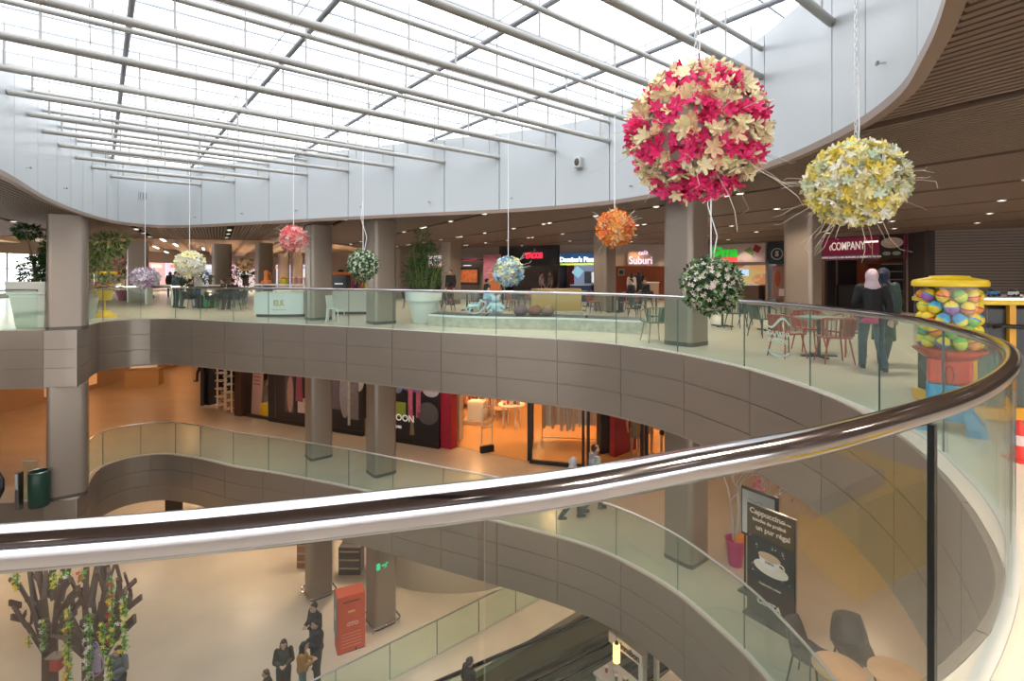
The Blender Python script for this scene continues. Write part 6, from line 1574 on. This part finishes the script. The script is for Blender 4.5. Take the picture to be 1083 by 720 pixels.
# base rings and signs on the ground columns
for nm, wsz in (('kiosk', .74), ('centre', .74)):
    x, y = COLS[nm]; r_ = wsz*.62; pts = []
    for cx, cy, a0 in ((1, 1, 0), (-1, 1, 90), (-1, -1, 180), (1, -1, 270)):
        for j in range(5):
            a = radians(a0+22*j); px_, py_ = cx*(wsz/2-.05)+cos(a)*.15, cy*(wsz/2-.05)+sin(a)*.15
            pts.append((px_*cos(GA)-py_*sin(GA), px_*sin(GA)+py_*cos(GA), .16))
    o = thing('guard_rail', 'chrome guard ring round the foot of the column with the %s sign' % ('red' if nm == 'kiosk' else 'green'), 'guard rail', (x, y, Z3)); MB().tube(pts, .028, 8, True).build('ring', M_chrome, o)
    for k in (2, 7, 12, 17): MB().tube([pts[k], (pts[k][0]*1.0, pts[k][1]*1.0, .0)], .018, 6).build('foot', M_steel, o)
def colsign(nm, label, px, z, col, draw):
    x, y = COLS[nm]; n = -BX if nm != 'x' else -AX; n = NB
    c = Vector((x, y, 0))+NB*(.37+.012)
    k = (px-HX)/F; t = (k*c.y-c.x)/(AX.x-k*AX.y); c = c+AX*t; c.z = z
    o = thing('wall_sign', label, 'sign', tuple(c), GA); draw(o); return o
def dr_green(o):
    o.scale = (.8, 1, .8); g = EM('green_sign', (.02, .55, .25), .8)
    MB().box((-.13, 0, 0), (.15, .012, .24)).build('door_symbol', g, o); MB().bar((0, -.002, 0), (.15, -.002, 0), .012, .05).build('arrow_shaft', g, o)
    mb = MB(); mb.capsule((.2, 0, .02), (.17, 0, -.06), .022, .018, 6); mb.ball((.215, 0, .07), .02, 8, 6); mb.capsule((.2, 0, .02), (.27, 0, .04), .012, .012, 6); mb.capsule((.17, 0, -.06), (.23, 0, -.1), .014, .012, 6); mb.capsule((.17, 0, -.06), (.12, 0, -.12), .014, .012, 6); mb.build('running_symbol', g, o)
def dr_red(o):
    MB().box((0, 0, 0), (.26, .012, .2)).build('plate', EM('red_sign', (.65, .03, .04), .6), o)
    for s in (-1, 1): mb = MB(); mb.tube([(s*.05+cos(a)*.035, -.01, sin(a)*.035) for a in [2*pi*k/14 for k in range(14)]], .007, 5, True); mb.build('ring_symbol', WH, o)
colsign('centre', 'glowing green exit symbol on the ground floor column beside the red cabinet', 403.5, Z3+1.95, None, dr_green)
colsign('kiosk', 'small red sign on the ground floor column behind the red cabinet', 341, Z3+2.0, None, dr_red)
# red cabinet
k1 = at(352, 695, Z3); k2 = at(382, 685, Z3); d = k2-k1; d.z = 0; L = d.length
o = thing('vending_cabinet', 'orange red cabinet with white print standing between the two columns', 'cabinet', ((k1.x+k2.x)/2-.0, (k1.y+k2.y)/2+.25, Z3), atan2(d.y, d.x)); H = 1.62
M_org = mat('orange_red_panel', (.72, .11, .05), .4)
MB().box((0, .0, H/2+.02), (L, .5, H)).build('body', M_org, o, bevel=.02); MB().box((0, 0, .02), (L*.96, .46, .04)).build('plinth', M_black2, o)
MB().box((-L/2-.012, 0, H*.62), (.03, .44, H*.68)).build('side_panel', mat('grey_blue_panel', (.22, .27, .34), .4), o); MB().ball((-L/2-.03, -.05, H*.66), (.012, .1, .16)).build('round_window', mat('pale_window', (.6, .72, .78), .3), o)
MB().box((0, -.255, H*.90), (L*.6, .012, .03)).build('slot', mat('dark_slot', (.12, .02, .02), .5), o); MB().box((.0, -.255, H*.72), (.2, .012, .05)).build('yellow_label', mat('yellow_label', (.8, .5, .15), .5), o)
text_obj('lettering', 'OTO', .14, mat('pale_print3', (.85, .6, .5), .5), sfr(.03, H*.50, .5, .01), o, .003, .004)
for i in range(5): MB().box((0, -.255, H*.34-.09*i), (L*.7, .008, .014)).build('printed_line', mat('pale_print4', (.8, .35, .25), .5), o)
MB().box((.12, -.255, .07), (.04, .012, .08)).build('lock', M_black2, o)
# people waiting
def gpt(px, py, h): return at(px, py, Z3+h)
q = gpt(300, 677, 1.58); person('woman in long black coat and dark hair looking at her hands, standing apart', (q.x, q.y, Z3), 290, 1.62, 'phone', (.025, .028, .026), (.02, .022, .022), 'long', coat=.35, female=True, vox=.012)
q = gpt(320, 680, 1.55); person('woman with long dark hair and ochre brown jacket, seen from the side', (q.x, q.y, Z3), 20, 1.58, 'phone', (.38, .20, .06), (.10, .14, .18), 'long', female=True, vox=.012)
q = gpt(335.5, 657, 1.70); person('tall man in navy hooded jacket and grey trousers holding a phone', (q.x, q.y, Z3), 215, 1.78, 'phone', (.014, .017, .035), (.06, .07, .065), 'short', vox=.012)
q = gpt(331.5, 645, 1.68); person('man in black jacket with white hood, behind the man in navy', (q.x-.05, q.y+.25, Z3), 235, 1.74, 'phone', (.014, .016, .022), (.02, .022, .03), 'short', vox=.012)
q = gpt(293, 701, 1.22)+V2(-.1, -.3); person('child in dark jacket with brown hair in front of the woman in long black coat', (q.x, q.y, Z3), 200, 1.3, 'phone', (.03, .03, .032), (.10, .11, .12), 'short', (.09, .05, .035), vox=.012)
q = gpt(127, 684, 1.5); person('woman in grey jacket with patterned scarf bending by the plank tree', (q.x+.05, q.y-.1, Z3), 265, 1.62, 'phone', (.14, .17, .21), (.03, .03, .035), 'long', (.05, .035, .02), female=True, vox=.012)
o = thing('bag', 'red bag beside the ground floor glass fence', 'bag', tuple(gp(.45, .45, Z3))); g = MB(); g.ball((0, 0, .2), (.15, .12, .2)); g.capsule((0, 0, .3), (0, 0, .42), .07, .03); remesh(g, 'bag_body', .015, mat('red_cloth', (.65, .06, .04), .6), o, 2)
# pastry kiosk under the middle floor
s0 = atd(645, 671, 11.85); s1 = atd(680.5, 699, 11.05); d = Vector((s1.x-s0.x, s1.y-s0.y, 0)); L = d.length
o = thing('pastry_kiosk', 'white pastry kiosk with black lettered beam and counter under the middle floor', 'kiosk', ((s0.x+s1.x)/2, (s0.y+s1.y)/2, Z3), atan2(d.y, d.x)); zz = (s0.z+s1.z)/2-Z3
MB().box((0, .05, zz), (L, .2, .26)).build('sign_beam', mat('white_beam', (.72, .68, .64), .4), o, bevel=.01)
text_obj('lettering', 'cinnabon', .20, mat('black_letters', (.02, .02, .02), .5), sfr(.12, zz, .1, .01), o, .006, .006, sx=.85)
MB().box((L/2-.06, .05, zz/2), (.12, .14, zz-.2)).build('post', mat('pale_post', (.6, .66, .62), .4), o); MB().box((-L/2+.06, 1.6, zz/2), (.1, .1, zz)).build('post', M_wc, o); MB().box((-L/2+.06, .85, zz+.02), (.12, 1.6, .2)).build('side_beam', M_wc, o)
MB().box((-.35, .5, .52), (1.6, .6, 1.04)).build('counter_body', M_wc, o, bevel=.02); MB().box((-.35, .5, 1.06), (1.7, .7, .05)).build('counter_top', mat('pale_marble', (.75, .68, .62), .3, noise=.08), o, bevel=.01)
MB().box((L/2+.4, .6, .55), (.7, .6, 1.1)).build('display_case', mat('grey_case', (.35, .33, .32), .3), o, bevel=.02)
rr = random.Random(8)
for i in range(9):
    c = [(.45, .16, .12), (.7, .62, .55), (.22, .2, .2), (.5, .32, .2)][i % 4]; q = o.matrix_world @ Vector((0, 0, 0)); M = Matrix.Rotation(o.rotation_euler.z, 4, 'Z'); p = Vector(o.location)+M @ Vector((-1.0+.16*i, .42+.14*(i % 2), 1.0855))
    t = thing('pastry_box' if i % 2 else 'paper_cup', '%s %s on the pastry kiosk counter, %s along' % (('brick red', 'cream', 'charcoal', 'tan')[i % 4], 'box' if i % 2 else 'cup', ORD[i]), 'box' if i % 2 else 'cup', tuple(p), .2*i)
    if i % 2: MB().box((0, 0, .05), (.1, .1, .1)).build('box_body', mat('pastry%d' % (i % 4), c, .5), t, bevel=.006); MB().box((0, 0, .108), (.106, .106, .012)).build('lid', M_wc, t)
    else: MB().lathe([(.03, 0), (.042, .13), (.038, .13), (0, .02)], n=14).build('cup_body', mat('pastry%d' % (i % 4), c, .5), t); MB().lathe([(.044, .125), (.044, .14), (0, .145)], n=14).build('lid', M_wc, t)
pl = atd(652, 690, 11.35)
o = thing('pendant_lamp', 'small glowing amber cylinder lamp hanging beside the white lettered beam', 'pendant lamp', tuple(pl)); MB().lathe([(.075, -.2), (.08, -.18), (.08, .18), (.06, .2), (0, .2)], n=20).build('lamp_shade', EM('amber_glow', (1, .62, .22), 2.2), o); MB().tube([(0, 0, .2), (0, 0, Z2-FA-pl.z)], .006, 6).build('cord', M_black2, o); MB().lathe([(.05, .2), (.03, .25), (0, .26)], n=12).build('cap', M_black2, o)
# ------------------------------------------------------------------ plank tree
M_plank = mat('brown_plank', (.115, .052, .034), .6, noise=.25, nscale=5); M_plank3 = mat('grey_brown_plank', (.16, .10, .08), .6, noise=.2, nscale=5); M_plank2 = mat('pale_plank_end', (.34, .27, .22), .6)
def tree(label, base, plan, seed):
    o = thing('plank_tree', label, 'tree sculpture', tuple(base)); cam_dir = Vector((-base.x, -base.y, 0)).normalized()
    r_ = random.Random(seed); jit = lambda v: v+Vector((r_.gauss(0, .07), r_.uniform(.1, .5), r_.gauss(0, .09)))
    plan = plan+[(jit(p), jit(q)+(q-p)*r_.uniform(-.15, .15), w*.85) for p, q, w in plan[2:]]
    for i, (p, q, w) in enumerate(plan):
        MB().bar(p, q, w*(1.25 if i < 2 else 1.9), w*.6, up=tuple(cam_dir.cross(Vector((0, 0, 1))))).build('trunk' if i < 2 else 'branch_plank', M_plank if i < 2 or i % 4 else M_plank3, o)
    return o
def tp(px, py, Y): return atd(px, py, Y)
def plan_from(base, segs):
    return [(tp(*a)-base, tp(*b)-base, w) for a, b, w in segs]
TY = 12.3
bA = Vector(((52-HX)/F*TY, TY, Z3)); bB = Vector(((98-HX)/F*TY, TY-.9, Z3))
zf_ = HY+(CZ-Z3)*F/TY
sA = [((50, zf_-1, TY), (50, 690, TY), .34), ((58, zf_-1, TY+.1), (57, 680, TY), .26), ((50, 695, TY), (28, 660, TY-.1), .12), ((28, 662, TY-.1), (14, 640, TY-.2), .10), ((24, 655, TY), (12, 652, TY-.3), .07), ((48, 690, TY), (34, 640, TY), .15), ((34, 642, TY), (20, 618, TY-.1), .10), ((20, 622, TY), (10, 612, TY-.1), .08), ((36, 645, TY), (30, 600, TY+.1), .10), ((22, 640, TY), (10, 637, TY-.3), .07),
      ((52, 685, TY), (46, 630, TY), .2), ((46, 634, TY), (36, 590, TY+.1), .15), ((46, 634, TY), (50, 588, TY), .13), ((56, 682, TY), (60, 640, TY), .17), ((60, 642, TY), (68, 592, TY+.1), .14), ((58, 655, TY), (75, 632, TY-.2), .1), ((72, 634, TY-.2), (84, 622, TY-.3), .09), ((58, 668, TY), (72, 655, TY-.3), .09), ((46, 640, TY), (42, 592, TY+.2), .12), ((62, 630, TY), (74, 612, TY-.3), .09)]
_sB = [((92, zf_-1, TY), (92, 690, TY), .30), ((106, zf_-1, TY), (104, 688, TY), .28), ((92, 695, TY), (70, 675, TY-.2), .13), ((88, 692, TY), (76, 665, TY-.2), .11), ((72, 676, TY-.2), (54, 672, TY-.3), .08), ((92, 692, TY), (90, 640, TY), .17), ((90, 642, TY), (82, 622, TY-.2), .1), ((90, 642, TY), (92, 590, TY), .15), ((94, 640, TY), (104, 592, TY+.1), .12), ((100, 690, TY), (108, 640, TY), .18), ((108, 644, TY), (112, 620, TY), .15), ((112, 624, TY), (102, 604, TY-.1), .11), ((112, 622, TY), (115, 602, TY), .12),
      ((104, 690, TY), (120, 650, TY), .15), ((120, 652, TY), (127, 634, TY), .12), ((127, 636, TY), (124, 612, TY), .09), ((127, 636, TY), (133, 624, TY-.1), .09), ((120, 655, TY), (134, 643, TY-.1), .08), ((112, 688, TY), (130, 658, TY), .12), ((104, 678, TY), (98, 652, TY-.2), .1), ((88, 676, TY), (74, 650, TY-.2), .1)]
sB = [((a_[0], a_[1], a_[2]-.9), (b_[0], b_[1], b_[2]-.9), w_) for a_, b_, w_ in _sB]
tree('branching plank tree sculpture with splayed flat boards, nearest the picture corner', bA, plan_from(bA, sA), 1); tree('plank tree sculpture with curled board branches beside the bending woman', bB, plan_from(bB, sB), 2)
def garland(label, px, py0, py1, Y, cols, seed):
    a = tp(px, py0, Y); b = tp(px, py1, Y); o = thing('garland', label, 'garland', tuple(a)); r = random.Random(seed); L = a.z-b.z
    MB().tube([(0, 0, 0), (.01, 0, -L)], .008, 5).build('cord', M_leafd, o)
    mb = MB()
    for i in range(int(L*120)): mb.m = r.choice([0, 0, 1]); mb.leaf((r.gauss(0, .02), r.gauss(0, .02), -r.uniform(0, L)), (r.gauss(0, 1), r.gauss(0, 1), r.gauss(-.3, .7)), (0, 0, 1), .085, .045, .3)
    mb.build('leaves', [mat('bright_leaf', (.10, .32, .03), .5), mat('lime_leaf', (.26, .48, .05), .5)], o)
    mb = MB()
    for i in range(max(5, int(L*14))): mb.m = r.randrange(len(cols)); blossom(mb, (r.gauss(0, .035), -.04, -r.uniform(0, L)), (r.gauss(0, .4), -1, r.gauss(.3, .4)), r, .045, 5)
    b_ = mb.build('blossoms', cols, o); b_['kind'] = 'stuff'
YL = mat('garland_yellow', (.85, .70, .05), .6); RDm = mat('garland_red', (.65, .07, .03), .6); WHm = mat('garland_white', (.80, .80, .68), .6)
for i, (px, y0, y1, c, l) in enumerate(((72, 643, 735, [YL, YL, RDm], 'long yellow flowered garland down the middle of the plank trees'), (94, 650, 735, [WHm, WHm], 'long white flowered garland beside the lilac lattice'), (46, 654, 686, [YL, WHm], 'short yellow garland on the splayed trunk'), (18, 604, 624, [YL], 'short garland at the outermost splayed board'), (109, 658, 692, [YL, YL], 'yellow garland right beside the lilac lattice'), (118, 612, 684, [RDm, RDm, YL], 'red flowered garland on the curled branches'), (131, 630, 688, [WHm, YL], 'white garland hanging over the bending woman'), (57, 604, 622, [YL], 'bushy garland high in the splayed boards'), (68, 603, 612, [WHm, YL], 'short garland tuft near the top of the splayed boards'), (30, 672, 684, [YL], 'small garland tuft low on the outer board'), (116, 692, 720, [YL, WHm], 'low garland before the bending woman'), (87, 604, 616, [RDm], 'small red garland tuft between the two plank trees'))):
    garland(l, px, y0, y1, (TY-.45 if px < 62 else TY-1.3), c, 60+i)
o = thing('lattice_ornament', 'lilac leaf shaped lattice ornament hanging on the plank tree', 'ornament', tuple(tp(101, 697, TY-1.25))); mb = MB()
pts = [(0, 0, .38), (.14, 0, .05), (.17, 0, -.15), (.05, 0, -.34), (-.06, 0, -.36), (-.14, 0, -.2), (-.11, 0, .08)]
mb.tube(catmull([Vector(p) for p in pts], True, .05), .014, 6, True)
for i in range(7): t = -.3+.09*i; mb.tube([(-.13+.02*abs(i-3), 0, t), (.13-.03*abs(i-3), 0, t+.10)], .008, 5); mb.tube([(-.12+.02*abs(i-3), 0, t+.1), (.12-.03*abs(i-3), 0, t)], .008, 5)
mb.build('lattice', mat('lilac_paint', (.42, .32, .58), .5), o); MB().box((0, .02, -.05), (.2, .008, .5)).build('back_sheet', mat('pale_lilac_sheet', (.55, .48, .66), .6), o)
o = thing('lantern', 'small red paper lantern box hanging on the plank tree', 'lantern', tuple(tp(60, 700, TY-.5))); MB().box((0, 0, -.02), (.22, .16, .3)).build('lantern_body', mat('red_lantern', (.55, .05, .03), .5), o, bevel=.02); MB().box((0, 0, .15), (.34, .24, .03)).build('roof_board', M_plank2, o); MB().tube([(0, 0, .16), (0, 0, .4)], .006, 5).build('cord', M_black2, o)
# ------------------------------------------------------------------ yellow seat block with a stone slab, near the photographer
o = thing('seat_block', 'yellow block seat with a grey stone slab, mirrored in the near glass', 'seat', (2.45, 1.45, 0))
MB().prism([(-.35, .04), (.30, .49), (.68, .02), (.03, -.43)], 0, .45).build('block', mat('yellow_block', (.80, .50, .01), .45), o)
MB().prism([(-.63, -.22), (-.01, .20), (.24, -.24), (-.38, -.66)], .452, .53).build('stone_slab', mat('grey_stone', (.42, .38, .32), .6, noise=.3, nscale=7), o)
# ------------------------------------------------------------------ wall details
sp = AD.find(613, lambda p: p.y > 9); p = AD.at(sp); t = AD.tan(sp); z = CZ-(172.5-HY)/F*p.y
o = thing('loudspeaker', 'grey wall loudspeaker on the white skylight wall', 'loudspeaker', (p.x, p.y, z), atan2(t.y, t.x)); MB().box((0, -.08, 0), (.18, .15, .26)).build('housing', mat('pale_grey_plastic', (.5, .5, .48), .5), o, bevel=.02); MB().ball((0, -.155, 0), (.065, .02, .09)).build('grille', mat('dark_grille', (.06, .055, .05), .6), o)
sp = AD.find(151, lambda p: p.y > 14); p = AD.at(sp); t = AD.tan(sp); z = CZ-(207-HY)/F*p.y
o = thing('wall_vent', 'small square grey vent on the far end of the skylight wall', 'vent', (p.x, p.y, z), atan2(t.y, t.x)); MB().box((0, -.012, 0), (.26, .03, .26)).build('vent_frame', mat('grey_vent', (.42, .45, .47), .5), o)
for i in range(3): MB().box((-.08+.08*i, -.03, 0), (.02, .012, .2)).build('slat', mat('dark_vent', (.2, .22, .23), .5), o)
k = 0
for px, py in ((383, 219), (455, 214), (542.5, 210), (669, 197), (314, 223), (257, 226), (208, 230), (937, 66), (27, 177), (67, 199)):
    cond = (lambda p: p.y > 9) if 180 < px < 700 else ((lambda p: p.x > 2.5 and p.y < 7) if px > 700 else (lambda p: p.x < -7 and p.y < 14 and p.x < -.6*p.y))
    sp = AD.find(px, cond); p = AD.at(sp); t = AD.tan(sp); z = CZ-(py-HY)/F*p.y
    o = thing('sprinkler', 'tiny steel sprinkler head on the white skylight wall', 'sprinkler', (p.x, p.y, z), atan2(t.y, t.x), 'sprinkler heads on the skylight wall'); MB().tube([(0, .0, 0), (0, -.06, 0)], .012, 8).build('stub', M_steel, o); MB().box((0, -.07, 0), (.05, .02, .03)).build('deflector', mat('dark_steel', (.2, .2, .2), .4), o)
# ------------------------------------------------------------------ downlights and lamps
M_dl = EM('downlight_lens', (1, .90, .78), 9)
dproto = None; SP = []
def add_spot(loc, energy, col, size=2.6, rad=.06, blend=.6):
    l = bpy.data.lights.new('downlight_spot', 'SPOT'); l.energy = energy; l.color = col; l.spot_size = size; l.spot_blend = blend; l.shadow_soft_size = rad
    o = bpy.data.objects.new('downlight_spot', l); COL.objects.link(o); o.location = loc; return o
ku = 0; u = GROOVE0+.11-GROOVE*3; cnt = 0
while u < 34:
    v = -14.0+(ku % 2)*1.1; kv = 0
    while v < 34:
        for dv in ((0,) if (ku+kv) % 3 else (0, .34)):
            p = SAX*u+SBX*(v+dv)
            if -29 < p.x < 17 and -3 < p.y < 32 and pip(p.x, p.y, REG) and not pip(p.x, p.y, offD) and (p.y < 27 or p.x < 1) and not (p.x > 11 and p.y > 33-p.x):
                if dproto is None:
                    mb = MB(); mb.m = 0; mb.lathe([(.085, .03), (.085, .0), (.062, .0), (.062, .012)], n=20); mb.m = 1; mb.lathe([(.062, .010), (0, .010)], n=20)
                    dproto = mb.build('ceiling_downlight', [M_wc, M_dl]); d_ = dproto
                else: d_ = dproto.copy(); COL.objects.link(d_)
                d_.location = (p.x, p.y, ZC-.005)
                tag(d_, 'round recessed downlight glowing in a groove of the brown slatted ceiling', 'downlight', 'downlights in the slatted ceiling')
                if dv == 0 and (kv+ku) % 2 == 0 and p.y > -1: add_spot((p.x, p.y, ZC-.02), L_UP, (1, .84, .68))
        v += 2.3; kv += 1
    u += GROOVE; ku += 1
def lamps(z, pts, energy, col):
    for x, y in pts:
        mb = MB(); mb.m = 0; mb.lathe([(.15, .03), (.15, 0), (.12, 0), (.12, .012)], n=20); mb.m = 1; mb.lathe([(.12, .01), (0, .01)], n=20)
        o = mb.build('ceiling_downlight', [M_wc, M_dl]); o.location = (x, y, z-.005)
        tag(o, 'round ceiling lamp set flush in a ceiling over the walkway', 'downlight', 'round flush ceiling lamps')
        add_spot((x, y, z-.03), energy, col, 2.8, .12)
WARM = (1, .50, .21); WARM2 = (1, .74, .50)
lamps(Z1-FA, [(-20, 18), (-20, 24), (-20, 31), (-17, 36), (-17, 27), (-17, 20.5), (-14.5, 18.5), (-19, 41), (-15.5, 31)], L_MID, WARM)
lamps(Z1-FA, [(-10.5, 19.6), (-7, 18.2), (-3.6, 16.6), (0, 14.6), (3, 13.4), (5.5, 10.5), (6, 7), (8.5, 12), (5.2, 3.5), (8, 4)], L_MID2, WARM2)
lamps(Z1-FA, [(-1.5, 22), (1.5, 19.5), (4.5, 20.5), (1.5, 24.5), (6.5, 19.5), (-1.8, 19.6), (7.5, 24)], L_SHOP, (1, .52, .20))
lamps(Z1-FA, [tuple(sline(268, -.9)[:2]), tuple(sline(236, -.6)[:2])], L_SHOP*.4, (1, .75, .55))
lamps(Z2-FA, [(-18, 17), (-22, 20), (-16, 22), (-24, 15), (-10, 20), (-6, 19.5), (-14, 25)], L_LOW, (1, .74, .50))
lamps(Z2-FA, [(1, 17), (4, 15), (7, 12), (-2, 15.2), (5, 8)], L_LOW2, (1, .80, .58))
for (px, Y, c, e) in ((675, 27.4, (1, .5, .2), 60), (612, 27.2, (.8, .85, 1), 60), (566, 29, (1, .75, .65), 30), (782, 26.2, (1, .85, .7), 60), (915, 21.8, (1, .5, .25), 60)):
    x, y, _ = pp(px, Y); add_spot((x, y, ZC-.2), e, c, 2.6, .1)
for i in range(5):
    x = -26+8*i; add_spot((x, 44, 3.3), 2400, (1, .85, .7), 2.9, .2)
for (x, y) in ((-24, 20), (-19, 20), (-20, 28)): add_spot((x, y, 3.2), 160, (1, .85, .7), 2.8, .2)
lamps(ZC+.0, [(2.55, 1.0), (2.2, -.2)], 260, (1, .88, .74))  # extra lamps added to brighten the yellow block for its reflection
# ------------------------------------------------------------------ sky
w = bpy.data.worlds.new('sky'); sc.world = w; w.use_nodes = True; nt = w.node_tree
bg = nt.nodes['Background']; bg.inputs['Strength'].default_value = SKY_S
tc = nt.nodes.new('ShaderNodeTexCoord'); nz = nt.nodes.new('ShaderNodeTexNoise'); nz.inputs['Scale'].default_value = 3.0; nz.inputs['Detail'].default_value = 5
mx = nt.nodes.new('ShaderNodeMix'); mx.data_type = 'RGBA'; mx.inputs[6].default_value = (.93, .96, 1.0, 1); mx.inputs[7].default_value = (1.0, 1.0, 1.0, 1)
nt.links.new(tc.outputs['Generated'], nz.inputs['Vector']); nt.links.new(nz.outputs['Fac'], mx.inputs[0]); nt.links.new(mx.outputs[2], bg.inputs['Color'])
bpy.context.view_layer.update()

# small prints and letters belong to the board they sit on
_base = ('sign_board', 'panel', 'poster_board', 'housing', 'body', 'sheet')
_own = ('lettering', 'print', 'drawing', 'picture', 'stripe', 'band', 'emblem', 'line', 'logo', 'patch', 'symbol', 'label', 'lock', 'slot', 'header', 'notice', 'screen', 'sheet', 'board_name', 'name_board', 'wave', 'spout', 'handle', 'glass_door', 'round_window')
for t in [o for o in COL.objects if o.parent is None and 'category' in o.keys() and o.type == 'EMPTY' and o['category'] not in ('bag', 'mannequin', 'person', 'toy capsule')]:
    hosts = [ch for ch in t.children if any(ch.name.split('.')[0] == k for k in _base) and ch.matrix_local == Matrix.Identity(4)]
    if not hosts: continue
    h = hosts[0]
    for ch in list(t.children):
        nm_ = ch.name.split('.')[0]
        if ch is not h and (any(nm_.endswith(k) for k in _own)) and not ch.children: ch.parent = h
bpy.context.view_layer.update()
